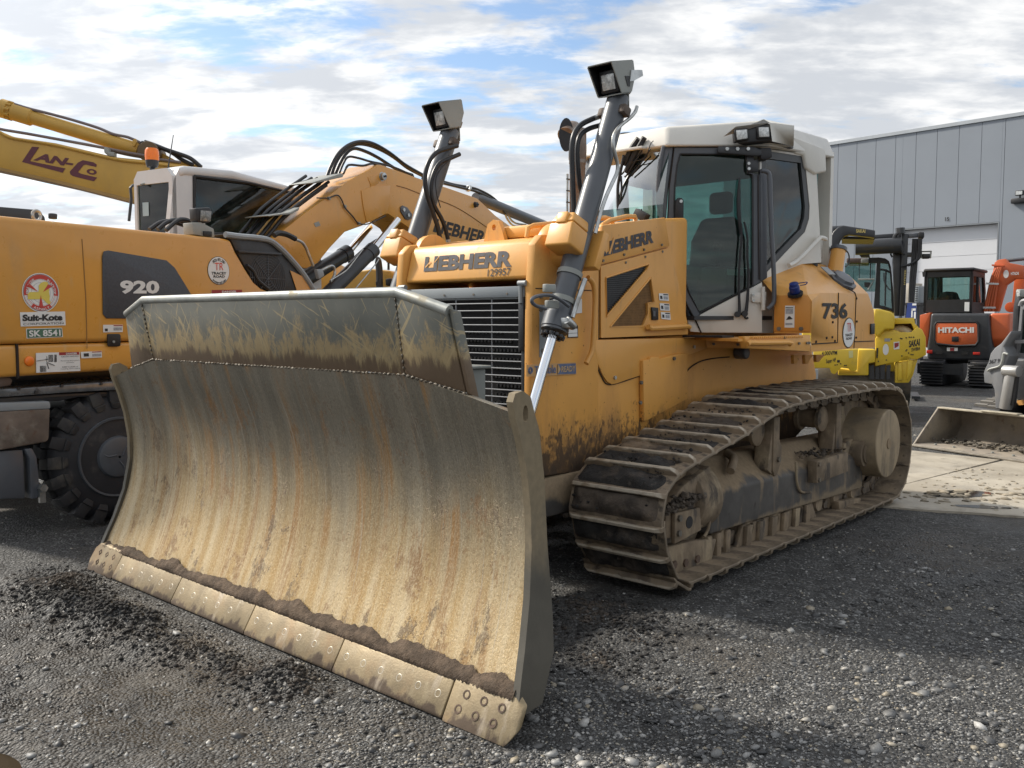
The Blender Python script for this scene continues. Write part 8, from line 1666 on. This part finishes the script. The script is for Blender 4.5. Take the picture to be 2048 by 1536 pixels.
    b = MB(); b.prism([(-0.977, 0.2, 3.071), (-0.754, 0.2, 3.092), (-0.584, 0.2, 3.096), (-0.605, 0.2, 3.068), (-0.715, 0.2, 3.033), (-0.794, 0.2, 2.84), (-0.81, 0.2, 2.723), (-0.969, 0.2, 2.728)], (0, .9, 0)); b.build('canopy', M('canopy_grey', (.10, .105, .115), .4, coat=.2), ro, bev=.03, seg=3)
    b = MB(); b.prism([(-0.602, 0.25, 2.932), (-0.108, 0.25, 2.886), (-0.116, 0.25, 2.863), (-0.601, 0.25, 2.887)], (0, 1.0, 0)); b.build('canopy_lining', black, ro)
    for q in ([(-0.321, -0.05, 2.844), (-0.214, -0.05, 2.841)], [(0.156, -0.05, 2.833), (0.226, -0.05, 2.831)]): pass
build_roller()

def build_forklift():
    th = thing('forklift', 'black mast forklift with a rounded glass cab standing before the roller door', 'forklift', ((-2.781, 16.984, 0.0), 19.84)); ny = (0, -1, 0)
    b = MB(); b.prism([(0.251, -0.0, 3.397), (0.381, 0.0, 3.392), (0.379, 0.0, 2.843), (0.357, -0.0, 1.685), (0.258, 0.0, 1.685), (0.267, 0.0, 2.846)], (0, .5, 0)); mast = b.build('mast_rail', char_p, th, bev=.02)
    b = MB(); b.prism([(0.086, 0.1, 3.073), (0.26, 0.1, 3.068), (0.26, 0.1, 1.685), (0.163, 0.1, 1.686), (0.112, 0.1, 2.647)], (0, .4, 0)); b.build('mast_rail', char_p, th, bev=.02)
    t = [(0.353, 0.0, 2.332), (0.363, 0.0, 2.651), (0.32, -0.0, 2.333)]; text('HYSTER', t[0], t[1], t[2], gold_t, mast, bold=.02, n=ny, lift=.006)
    b = MB(); b.prism([(-0.289, 0.3, 3.416), (0.257, 0.3, 3.435), (0.261, 0.3, 3.318), (-0.287, 0.3, 3.321)], (0, .3, 0)); b.build('top_beam', char_p, th, bev=.02)
    a, c = V((-0.638, -0.1, 3.125)), V((0.256, -0.1, 3.146)); b = MB(); b.cyl(a, c, .16, seg=26); b.prism([(-0.647, 0.0, 3.11), (-0.378, -0.0, 3.072), (-0.346, 0.0, 2.921), (-0.522, 0.0, 2.926)], (0, .2, 0)); b.prism([(-0.002, -0.06, 3.086), (0.255, -0.06, 3.226), (0.331, -0.06, 2.944), (0.137, -0.06, 3.038)], (0, .3, 0)); b.build('cross_tube', char_p, th, bev=.008)
    for P in ([(-0.513, 0.0, 3.293), (-0.454, -0.0, 3.291), (-0.445, -0.0, 3.221), (-0.515, 0.0, 3.218)], [(0.138, -0.0, 3.291), (0.206, 0.0, 3.289), (0.212, 0.0, 3.232), (0.135, -0.0, 3.235)]): b = MB(); b.prism(P, (0, .12, 0)); b.build('collar', zinc, th, bev=.01)
    b = MB(); b.tube([(0.116, -0.1, 3.272), (0.128, -0.1, 3.345), (0.181, -0.1, 3.387), (0.209, -0.1, 3.379), (0.184, -0.1, 3.299)], .04, 8); b.build('mast_hose', hose_m, th); b = MB(); b.tube([(0.22, -0.05, 3.508), (0.226, -0.05, 3.39)], .09, 8, smooth=False); b.build('mast_stub', char_p, th); b = MB(); b.tube([(0.07, 0.0, 3.014), (0.057, 0.0, 2.97), (0.086, 0.0, 2.91)], .02, 6); b.build('mast_hose', hose_m, th)
    b = MB(); b.prism([(0.381, 0.0, 3.382), (0.575, 0.0, 3.4), (0.577, 0.0, 3.309), (0.384, 0.0, 3.301)], (0, .12, 0)); b.build('lamp_arm', grey_paint, th, bev=.01)
    b = MB(); b.prism([(0.568, -0.05, 3.415), (0.685, -0.05, 3.41), (0.681, -0.05, 3.278), (0.568, -0.05, 3.287)], (0, .3, 0)); b.build('lamp', black, th, bev=.03)
    b = MB(); b.prism([(0.358, 0.0, 3.003), (0.632, 0.0, 3.002), (0.635, 0.0, 2.913), (0.364, -0.0, 2.909)], (0, .12, 0)); b.build('lamp_arm', char_p, th, bev=.01)
    P = [(0.629, -0.0, 3.025), (0.837, 0.0, 3.025), (0.828, 0.0, 2.879), (0.64, -0.0, 2.881)]; b = MB(); b.holed(P, [[(0.65, 0.0, 3.01), (0.815, 0.0, 3.008), (0.808, -0.0, 2.964), (0.655, 0.0, 2.966)]], (0, .2, 0)); lb = b.build('lamp_cage', lamp_grey, th); b = MB(); b.prism([(0.654, -0.03, 2.959), (0.804, -0.03, 2.96), (0.8, -0.03, 2.867), (0.659, -0.03, 2.867)], (0, .2, 0)); b.build('lamp', black, th, bev=.02)
    for P in ([(0.478, -0.05, 3.276), (0.469, -0.05, 2.867), (0.448, -0.05, 2.425), (0.441, -0.05, 1.966)], [(0.518, -0.05, 3.274), (0.516, -0.05, 2.895), (0.489, -0.05, 2.425), (0.482, -0.05, 1.966)], [(0.552, -0.05, 3.273), (0.551, -0.05, 2.836), (0.53, -0.05, 2.424), (0.509, -0.05, 1.966)], [(0.592, -0.08, 3.269), (0.581, -0.08, 2.951), (0.524, -0.08, 2.805), (0.377, -0.08, 2.735), (0.255, -0.08, 2.708)], [(0.621, -0.08, 3.268), (0.615, -0.08, 2.935), (0.564, -0.08, 2.834), (0.498, -0.08, 2.791), (0.391, -0.08, 2.72)]):
        b = MB(); b.tube(P, .028, 6); b.build('mast_hose', hose_m, th)
    # cab with rounded frame
    fr = [(-0.379, 0.6, 2.948), (-0.177, 0.6, 2.952), (-0.048, 0.6, 2.929), (0.032, 0.6, 2.87), (0.071, 0.6, 2.75), (0.13, 0.6, 2.273), (0.17, 0.6, 1.762), (0.039, 0.6, 1.827), (-0.249, 0.6, 1.862), (-0.226, 0.6, 2.37), (-0.217, 0.6, 2.833), (-0.376, 0.6, 2.837)]
    w = [(-0.138, 0.6, 2.831), (0.012, 0.6, 2.812), (0.048, 0.6, 2.673), (0.082, 0.6, 2.366), (0.118, 0.6, 1.842), (-0.02, 0.6, 1.897), (-0.128, 0.6, 1.921), (-0.13, 0.6, 2.369)]
    b = MB(); b.holed(fr, [w], (0, .15, 0)); cab = b.build('cab_frame', black, th, smooth=25)
    b = MB(); b.prism([V(p) + Vector((0, .06, 0)) for p in w], (0, .01, 0)); b.build('cab_glass', glass_d, cab, smooth=0)
    b = MB(); b.tube([(-0.135, 0.55, 2.69), (-0.041, 0.55, 2.673), (0.067, 0.55, 2.624)], .025, 6); b.tube([(-0.023, 0.55, 2.649), (-0.026, 0.55, 2.365), (-0.02, 0.55, 1.904)], .02, 6); b.build('glazing_bar', black, cab)
    b = MB(); b.tube([(-0.06, 0.8, 2.624), (-0.048, 0.8, 2.453), (0.029, 0.8, 2.296), (0.088, 0.8, 2.249)], .018, 6); b.build('steering_column', char_p, cab)
    b = MB(); b.prism([(-0.834, 0.7, 2.963), (-0.38, 0.7, 2.951), (-0.37, 0.7, 2.842), (-0.832, 0.7, 2.853)], (0, 1.2, 0)); b.build('roof_front', M('brown_roof_paint', (.10, .065, .055), .5), cab, bev=.03)
    b = MB(); b.prism([(-0.868, 0.9, 2.858), (-0.232, 0.9, 2.851), (-0.223, 0.9, 2.224), (-0.852, 0.9, 2.232)], (0, .01, 0)); b.build('side_glass', glass_t, cab, smooth=0); b = MB(); b.prism([(-0.349, 0.85, 2.851), (-0.326, 0.85, 2.85), (-0.325, 0.85, 2.49), (-0.347, 0.85, 2.491)], (0, .05, 0)); b.prism([(-0.577, 0.85, 2.856), (-0.562, 0.85, 2.856), (-0.557, 0.85, 2.494), (-0.572, 0.85, 2.494)], (0, .05, 0)); b.build('window_post', char_p, cab)
    b = MB(); b.prism([(-0.528, 0.45, 2.924), (-0.384, 0.45, 2.92), (-0.378, 0.45, 2.828), (-0.53, 0.45, 2.832)], (0, .15, 0)); b.build('work_lamp', lamp_grey, cab, bev=.015)
    b = MB(); b.tube([(-0.583, 0.5, 2.48), (-0.251, 0.5, 2.478), (-0.367, 0.5, 2.261)], .022, 6, smooth=False); b.build('mirror_frame', lamp_grey, cab); b = MB(); b.prism([(-0.451, 0.52, 2.42), (-0.321, 0.52, 2.412), (-0.361, 0.52, 2.292), (-0.449, 0.52, 2.324)], (0, .04, 0)); b.build('mirror', black, cab)
    x0, x1 = V(fr[8]).x - .9, V(fr[6]).x; zb = V(fr[8]).z
    b = MB(); b.b2((x0, .7, .7), (x1, 3.6, zb - .02)); b.build('chassis', sak_yel, th, bev=.05)
    b = MB(); b.prism([V(p) for p in [(0.169, 0.5, 1.718), (0.277, 0.5, 1.901), (0.246, 0.5, 1.764), (0.182, 0.5, 1.749)]], (0, .1, 0)); b.build('tilt_lug', lamp_grey, th)
    for xx in (x0, x1 - .2):
        for yy in (1.2, 3.0): b = MB(); b.lathe((xx, yy, .6), (1, 0, 0), [(0, .3), (.04, .55), (.1, .6), (.3, .6), (.36, .55), (.4, .3)], 26); b.build('wheel', rubber, th)
    for xx in (0, .8): b = MB(); b.b2((xx - .3, -1.2, .05), (xx - .15, .0, .10)); b.build('fork', char_p, th)
build_forklift()

def build_mini():
    th = thing('midi_excavator', 'orange and charcoal excavator seen from behind with black cab and white lettering', 'excavator', ((-2.672, 21.108, 0.0), 3.84)); ny = (0, -1, 0)
    k = [(-0.643, -0.0, 2.809), (0.44, -0.0, 2.789), (0.473, -0.0, 1.785), (-0.661, -0.0, 1.791), (-0.558, -0.0, 2.651), (0.391, -0.0, 2.624), (0.409, 0.0, 2.081), (-0.541, -0.0, 2.094)]
    X0, X1 = V(k[0]).x, V(k[1]).x; Z1, Z0 = V(k[0]).z, V(k[2]).z; W = [V(p) for p in k[4:]]
    y = .0
    b = MB(); b.holed([(X0, 0, Z0), (X1, 0, Z0), (X1, 0, Z1), (X0, 0, Z1)], [[(W[0].x, 0, W[3].z), (W[1].x, 0, W[3].z), (W[1].x, 0, W[0].z), (W[0].x, 0, W[0].z)]], (0, .08, 0)); cab = b.build('cab_rear', black, th, smooth=20)
    b = MB(); b.b2((W[0].x, .04, W[3].z), (W[1].x, .046, W[0].z)); b.build('rear_glass', glass_t, cab, smooth=0)
    D = 1.55
    for nm, X in (('cab_right_side', X1), ('cab_left_side', X0 + .06)):
        b = MB(); b.holed([(X, 0, Z0), (X, D, Z0), (X, D + .1, (Z0 + Z1) / 2), (X, D - .15, Z1), (X, 0, Z1)], [[(X, .15, Z0 + .25), (X, .70, Z0 + .25), (X, .70, Z1 - .15), (X, .15, Z1 - .15)], [(X, .78, Z0 + .25), (X, D - .1, Z0 + .25), (X, D - .1, (Z0 + Z1) / 2), (X, D - .25, Z1 - .15), (X, .78, Z1 - .15)]], (-.06, 0, 0)); s = b.build('cab_side', black, th, smooth=20)
        b = MB(); b.b2((X - .03, .15, Z0 + .25), (X - .026, D - .1, Z1 - .15)); b.build('side_glass', glass_t, s, smooth=0)
    b = MB(); b.holed([(X0, D, Z0), (X1, D, Z0), (X1, D - .1, Z1), (X0, D - .1, Z1)], [[(X0 + .1, D, Z0 + .2), (X1 - .1, D, Z0 + .2), (X1 - .1, D - .1, Z1 - .12), (X0 + .1, D - .1, Z1 - .12)]], (0, -.05, 0)); b.build('cab_front', black, th, smooth=20)
    b = MB(); b.b2((X0 - .02, -.05, Z1 - .03), (X1 + .05, D, Z1 + .05)); b.build('cab_roof', black, th, bev=.04, seg=3)
    b = MB(); b.prism([(-0.686, -0.05, 2.781), (-0.599, -0.05, 2.798), (-0.611, -0.05, 2.668), (-0.669, -0.05, 2.663)], (0, .06, 0)); b.build('roof_lamp', black, th)
    b = MB(); b.prism([(-0.462, 0.5, 2.102), (-0.387, 0.5, 2.282), (-0.242, 0.5, 2.314), (-0.049, 0.5, 2.293), (0.036, 0.5, 2.095)], (0, .3, 0)); b.build('seat', bpy.data.materials['seat_fabric'], th, bev=.04)
    b = MB(); b.prism([(0.289, -0.01, 2.032), (0.394, -0.01, 2.031), (0.395, -0.01, 1.809), (0.29, -0.01, 1.816)], (0, -.004, 0)); b.build('notice', decal_w, cab)
    b = MB(); b.b2((X0, .1, Z0 - .02), (X1, D, Z0 + .02)); b.build('cab_floor', char_p, th)
    # counterweight, doors
    cw = [(-0.391, -0.35, 1.77), (0.884, -0.35, 1.758), (0.926, -0.35, 1.404), (0.984, -0.35, 0.978), (0.922, -0.35, 0.655), (0.214, -0.35, 0.622), (-0.446, -0.35, 0.638), (-0.449, -0.35, 0.953), (-0.417, -0.35, 1.26)]
    b = MB(); b.prism(cw, (0, .8, 0)); c = b.build('counterweight', char_p, th, bev=.07, seg=4)
    rl = [(-0.234, -0.36, 1.55), (0.626, -0.36, 1.551), (0.673, -0.36, 1.485), (0.691, -0.36, 1.106), (0.629, -0.36, 1.005), (0.204, -0.36, 0.981), (-0.217, -0.36, 1.025), (-0.274, -0.36, 1.109), (-0.279, -0.36, 1.482)]
    b = MB(); b.prism(rl, (0, -.03, 0)); dr = b.build('rear_door', org, c, bev=.02, seg=3); b = MB(); L = [V(p) + Vector((0, -.005, 0)) for p in rl]; b.tube(L + [L[0]], .035, 8, smooth=False); b.build('door_recess', black, c)
    t = [(-0.197, -0.39, 1.29), (0.589, -0.39, 1.297), (-0.201, -0.39, 1.425)]; text('HITACHI', t[0], t[1], t[2], text_w, dr, bold=.045, n=ny, lift=.006)
    b = MB(); b.prism([(0.112, -0.395, 1.205), (0.265, -0.395, 1.207), (0.269, -0.395, 1.084), (0.116, -0.395, 1.081)], (0, -.008, 0)); b.build('latch', black, dr, bev=.005); 
    for P in ([(-0.45, -0.36, 0.867), (-0.317, -0.36, 0.87), (-0.314, -0.36, 0.785), (-0.448, -0.36, 0.789)], [(0.58, -0.36, 0.839), (0.73, -0.36, 0.842), (0.732, -0.36, 0.776), (0.582, -0.36, 0.779)]): b = MB(); b.prism(P, (0, -.02, 0)); b.build('reflector', redl, c, bev=.004)
    d = quad('warning_plate', [(0.004, -0.36, 0.937), (0.242, -0.36, 0.942), (0.245, -0.36, 0.858), (0.007, -0.36, 0.853)], decal_w, c, n=ny, lift=.004); quad('print', [(0.076, -0.36, 0.932), (0.169, -0.36, 0.934), (0.171, -0.36, 0.86), (0.078, -0.36, 0.858)], decal_dr, d, n=ny, lift=.008, th=.001)
    for P in ([(-0.259, -0.36, 0.847), (-0.071, -0.36, 0.851), (-0.1, -0.36, 0.773), (-0.225, -0.36, 0.77)], [(0.316, -0.36, 0.85), (0.498, -0.36, 0.853), (0.47, -0.36, 0.776), (0.349, -0.36, 0.773)]): b = MB(); b.prism(P, (0, -.01, 0)); b.build('recess', black, c)
    b = MB(); b.prism([(-0.669, -0.2, 1.721), (-0.436, -0.2, 1.782), (-0.426, -0.2, 1.765), (-0.452, -0.2, 1.258), (-0.475, -0.2, 0.949), (-0.496, -0.2, 0.914), (-0.662, -0.2, 1.256)], (0, 1.6, 0)); b.build('left_cowl', org, th, bev=.04, seg=3)
    r0 = V(cw[1]); X2 = r0.x + .01
    b = MB(); b.prism([(X2, -.25, r0.z), (X2, 2.1, r0.z), (X2, 2.2, .95), (X2, -.1, .95), (X2, -.25, 1.15)], (.42, 0, 0)); rc = b.build('right_cowl', org, th, bev=.05, seg=3)
    b = MB(); b.b2((X2 + .42, .2, 1.25), (X2 + .426, .45, 1.5)); b.build('warning_print', M('dark_orange_print', (.3, .06, .02), .6), rc); b = MB(); b.b2((X2 + .415, .9, 1.55), (X2 + .44, 1.1, 1.75)); b.build('latch', black, rc)
    # undercarriage
    b = MB(); b.b2((-.4, .0, .55), (.6, 1.6, .95)); b.build('slew_frame', char_p, th, bev=.05)
    x0 = V(cw[8]).x
    for xx in (x0 - .10, X2 - .35):
        b = MB(); prof = [(-.55, .12), (-.45, .02), (1.9, .02), (2.1, .15), (2.15, .4), (2.0, .60), (1.8, .66), (-.3, .66), (-.52, .58), (-.62, .38)]; b.prism([(xx, y_, z_) for y_, z_ in prof], (.50, 0, 0)); tk = b.build('crawler_belt', rubber, th, bev=.02)
        me = None
        for kx in range(9):
            b = MB(); zc = .06 + kx * .07; b.b2((xx - .005, -.665, zc), (xx + .505, -.56, zc + .035)); b.build('belt_lug', rubber, tk)
    b = MB(); b.b2((-.6, -.58, .30), (.4, -.52, .55)); b.build('cross_beam', char_p, th)
    # boom with its pipes, arm
    bm = [(0.488, 1.5, 1.813), (0.599, 1.5, 2.761), (0.637, 1.5, 3.04), (0.713, 1.5, 3.107), (0.884, 1.5, 3.127), (0.94, 1.5, 3.028), (1.293, 1.5, 2.939), (1.304, 1.5, 2.619), (1.102, 1.5, 2.624), (0.906, 1.5, 2.473), (0.866, 1.5, 2.3), (0.757, 1.5, 1.811)]
    b = MB(); b.prism(bm, (0, .3, 0)); bo = b.build('boom', org, th, bev=.015); t = [(1.013, 1.5, 2.714), (1.185, 1.5, 2.715), (1.01, 1.5, 2.79)]; text('HITACHI', t[0], t[1], t[2], text_w, bo, bold=.03, n=ny, lift=.005)
    c2 = (0.906, 1.5, 2.745); disc('round_sticker', c2, .06, (1, 0, 0), (0, 0, 1), decal_w, bo, lift=.004, ry=.10)
    for P in ([(0.474, 1.4, 1.812), (0.552, 1.4, 2.339), (0.619, 1.4, 2.687), (0.706, 1.4, 2.893)], [(0.522, 1.4, 1.812), (0.599, 1.4, 2.338), (0.675, 1.4, 2.685), (0.749, 1.4, 2.909)], [(0.585, 1.4, 1.812), (0.656, 1.4, 2.336), (0.719, 1.4, 2.684), (0.784, 1.4, 2.908)], [(0.649, 1.4, 1.811), (0.709, 1.4, 2.335), (0.76, 1.4, 2.683), (0.815, 1.4, 2.907)]):
        b = MB(); b.tube(P, .035, 8); b.build('boom_pipe', org, bo)
    for P in ([(0.489, 1.36, 2.542), (0.772, 1.36, 2.521), (0.774, 1.36, 2.479), (0.49, 1.36, 2.493)], [(0.43, 1.36, 1.936), (0.721, 1.36, 1.933), (0.722, 1.36, 1.887), (0.431, 1.36, 1.89)]): b = MB(); b.prism(P, (0, .03, 0)); b.build('pipe_clamp', decal_w, bo)
    b = MB(); b.prism([(0.584, 1.45, 2.997), (0.851, 1.45, 2.967), (0.852, 1.45, 2.932), (0.585, 1.45, 2.955)], (0, .2, 0)); b.build('boom_step', org, bo)
    b = MB(); b.prism([(0.979, 2.2, 2.653), (1.212, 2.2, 2.646), (1.242, 2.2, 1.796), (0.927, 2.2, 1.798), (0.96, 2.2, 2.208)], (0, .3, 0)); b.build('arm', org, th, bev=.015); b = MB(); b.cyl((0.835, 1.9, 3.105), (1.27, 1.9, 3.14), .05); b.build('arm_cylinder', grey_cyl, th)
    c2 = V((0.924, 2.15, 1.929)); b = MB(); b.cyl(c2, c2 + Vector((0, .3, 0)), .13); b.build('arm_pivot', org, th, bev=.01)
build_mini()

def build_ctl():
    th = thing('track_loader', 'grey compact track loader with a wide worn bucket lowered to the concrete', 'loader', ((0.262, 9.439, 0.0), -22.16)); nx = (1, 0, 0)
    e = (-0.0, 0.455, 0.475); yr, zr = e[1], e[2]
    prof = [(-.02, .012), (.0, .035), (.60, .04), (.78, .10), (.86, .24), (.84, .40), (yr, zr)]
    L = 1.95
    b = MB(); rows = [[(x, y, z) for y, z in prof] for x in np.linspace(0, L, 14)]; b.grid(rows); b.grid([[(x, y + .012, z - .012) for y, z in prof][::-1] for x in np.linspace(0, L, 14)])
    bk = b.build('bucket', bucket_m, th, smooth=50)
    for x in (0, L): b = MB(); b.prism([(x - .012, -.03, .01), (x - .012, .05, .02), (x - .012, .62, .02), (x - .012, .80, .08), (x - .012, .88, .24), (x - .012, .86, .42), (x - .012, yr + .02, zr + .01), (x - .012, yr - .04, zr)], (.024, 0, 0)); b.build('bucket_side', bucket_m, bk, bev=.004)
    b = MB(); b.bar((-.01, yr, zr), (L, yr, zr), .09, .02); b.bar((.62, yr - .02, zr + .018), (1.1, yr - .02, zr + .018), .10, .015); b.build('bucket_rim', M('rubbed_pale_steel', (.40, .36, .28), .5, .3, var=.2, vs=8), bk, bev=.003)
    b = MB(); b.b2((-.01, -.06, .006), (L, .05, .03)); b.build('bucket_edge', M('worn_edge', (.26, .235, .195), .5, .4, var=.2, vs=10), bk, bev=.004)
    for k in range(7): bolt((.22 + k * .26, .12, .042), (0, 0, 1), .016, bk, mat=lamp_grey)
    b = MB()
    for k in range(260): lump(b, (random.uniform(.05, 1.9), random.uniform(.3, .8), .045 + random.uniform(0, .04)), random.uniform(.01, .04), (1, 1, .5), 1, .4)
    b.build('bucket_soil', M('grey_brown_soil', (.10, .088, .07), .95, var=.4, vs=10), bk, kind='stuff')
    # lift arm, cylinder, body, tracks
    arm = [(0.158, 1.05, 0.911), (0.175, 1.05, 0.967), (0.221, 1.05, 1.06), (0.246, 1.05, 1.169), (0.302, 1.05, 1.242), (0.387, 1.05, 1.302), (0.517, 1.05, 1.469), (0.519, 1.05, 1.425), (0.427, 1.05, 1.264), (0.458, 1.05, 1.211), (0.504, 1.05, 1.151), (0.438, 1.05, 0.998), (0.445, 1.05, 0.471), (0.344, 1.05, 0.462), (0.319, 1.05, 0.704), (0.282, 1.05, 0.774), (0.173, 1.05, 0.785)]
    b = MB(); b.prism(arm, (0, .22, 0)); am = b.build('lift_arm', ctl_grey, th, bev=.02, seg=3)
    b = MB(); b.tube([(0.231, 1.03, 0.943), (0.269, 1.03, 0.972), (0.394, 1.03, 1.014), (0.433, 1.03, 1.087), (0.445, 1.03, 1.176), (0.502, 1.03, 1.169)], .014, 6); b.build('arm_pipe', lamp_grey, am)
    t = [(0.232, 1.05, 1.033), (0.378, 1.05, 1.057), (0.24, 1.05, 1.087)]; text('367 9', t[0], t[1], t[2], char_p, am, bold=.02, n=(0, -1, 0), lift=.004)
    b = MB(); b.cyl((0.602, 0.98, 0.972), (0.532, 0.98, 0.482), .075, seg=22); c2 = V((0.618, 0.95, 0.965)); b.cyl(c2 + Vector((-.1, 0, 0)), c2 + Vector((.1, 0, 0)), .07); b.build('tilt_cylinder', M('silver_grey_paint', (.33, .325, .315), .4, .4), th, bev=.006)
    b = MB(); b.tube([(0.675, 0.98, 0.993), (0.657, 0.98, 0.765), (0.645, 0.98, 0.624), (0.63, 0.98, 0.535)], .03, 8); b.build('loader_hose', hose_m, th)
    b = MB(); b.prism([(0.213, 1.5, 1.087), (0.539, 1.5, 1.1), (0.566, 1.5, 0.472), (0.26, 1.5, 0.445), (0.223, 1.5, 0.866)], (0, 1.4, 0)); b.build('body', char_p, th, bev=.03)
    b = MB(); b.prism([(0.383, 1.3, 1.993), (0.458, 1.3, 1.995), (0.508, 1.3, 1.937), (0.455, 1.3, 1.849), (0.432, 1.3, 1.725), (0.443, 1.3, 1.243), (0.41, 1.3, 1.116), (0.353, 1.3, 1.114), (0.356, 1.3, 1.726)], (0, .2, 0)); b.build('cab_post', char_p, th, bev=.015)
    dp = [(0.493, 1.25, 1.777), (0.567, 1.25, 1.794), (0.75, 1.25, 1.791), (0.78, 1.25, 1.096), (0.445, 1.25, 1.119), (0.467, 1.25, 1.262)]; b = MB(); b.holed(dp, [[(0.523, 1.25, 1.733), (0.725, 1.25, 1.748), (0.75, 1.25, 1.165), (0.49, 1.25, 1.183), (0.504, 1.25, 1.281)]], (0, .06, 0)); d = b.build('cab_door', ctl_grey, th); b = MB(); b.prism([(0.502, 1.28, 1.733), (0.704, 1.28, 1.748), (0.73, 1.28, 1.164), (0.469, 1.28, 1.181), (0.484, 1.28, 1.28)], (0, .006, 0)); b.build('door_glass', glass_d, d, smooth=0)
    b = MB(); b.tube([(0.562, 1.15, 1.776), (0.582, 1.15, 1.828), (0.633, 1.15, 1.844)], .03, 8); b.prism([(0.505, 1.15, 1.344), (0.654, 1.15, 1.356), (0.656, 1.15, 1.312), (0.507, 1.15, 1.303)], (0, .05, 0)); b.build('door_hinge', ctl_grey, d)
    b = MB(); b.prism([(0.447, 1.2, 1.981), (0.518, 1.2, 1.988), (0.526, 1.2, 1.891), (0.466, 1.2, 1.883)], (0, .15, 0)); wl = b.build('work_lamp', lamp_grey, th, bev=.02); b = MB(); b.prism([(0.479, 1.19, 1.968), (0.52, 1.19, 1.97), (0.523, 1.19, 1.903), (0.488, 1.19, 1.897)], (0, -.01, 0)); b.build('lens', lamp_glass, wl)
    b = MB(); b.b2((.55, 1.3, .30), (1.9, 3.2, 1.0)); b.b2((.6, 1.45, 1.0), (1.85, 2.9, 1.95)); b.build('chassis', char_p, th, bev=.05)
    b = MB(); b.prism([(0.358, 1.45, 0.556), (0.482, 1.45, 0.575), (0.485, 1.45, 0.512), (0.361, 1.45, 0.492)], (0, .04, 0)); b.build('amber_strip', M('amber_paint', (.55, .28, .08), .5), th)
    # crawler belt on the near frame side
    prof = [(1.05, .30), (1.15, .08), (1.35, .012), (2.8, .012), (3.1, .15), (3.2, .42), (3.0, .62), (2.7, .66), (1.35, .52), (1.12, .45)]
    for xx in (-.05, 1.5):
        b = MB(); b.prism([(xx, y, z) for y, z in prof], (.42, 0, 0)); tk = b.build('crawler_belt', rubber, th, bev=.02)
        P = [Vector((0, y, z)) for y, z in prof]
        for a, c in list(zip(P, P[1:])) + [(P[-1], P[0])]:
            n = max(1, int((c - a).length / .11))
            for k in range(n):
                p = a.lerp(c, (k + .5) / n); tdir = (c - a).normalized(); up = Vector((0, -tdir.z, tdir.y)); 
                if up.dot(p - Vector((0, 2.1, .32))) < 0: up = -up
                for s in (0, 1):
                    q = p + Vector((xx + .11 + .2 * s, 0, 0)) + up * .012 + tdir * (.03 * s); bb = MB(); rot = Matrix((Vector((1, 0, 0)), tdir, up)).transposed(); bb.box(q, (.18, .045, .04), rot); bb.build('belt_lug', M('worn_belt_lug', (.14, .13, .115), .7, var=.2) if 'worn_belt_lug' not in bpy.data.materials else bpy.data.materials['worn_belt_lug'], tk)
build_ctl()


# ---------------- keep the hierarchy to thing > part > sub-part
bpy.context.view_layer.update()
def depth(o):
    d = 0
    while o.parent is not None: o = o.parent; d += 1
    return d
moved = True
while moved:
    moved = False
    for o in list(COL.objects):
        if depth(o) > 2:
            mw = o.matrix_world.copy(); gp_o = o.parent.parent
            o.parent = gp_o; o.matrix_parent_inverse = Matrix.Identity(4); o.matrix_basis = gp_o.matrix_world.inverted() @ mw; moved = True
    bpy.context.view_layer.update()
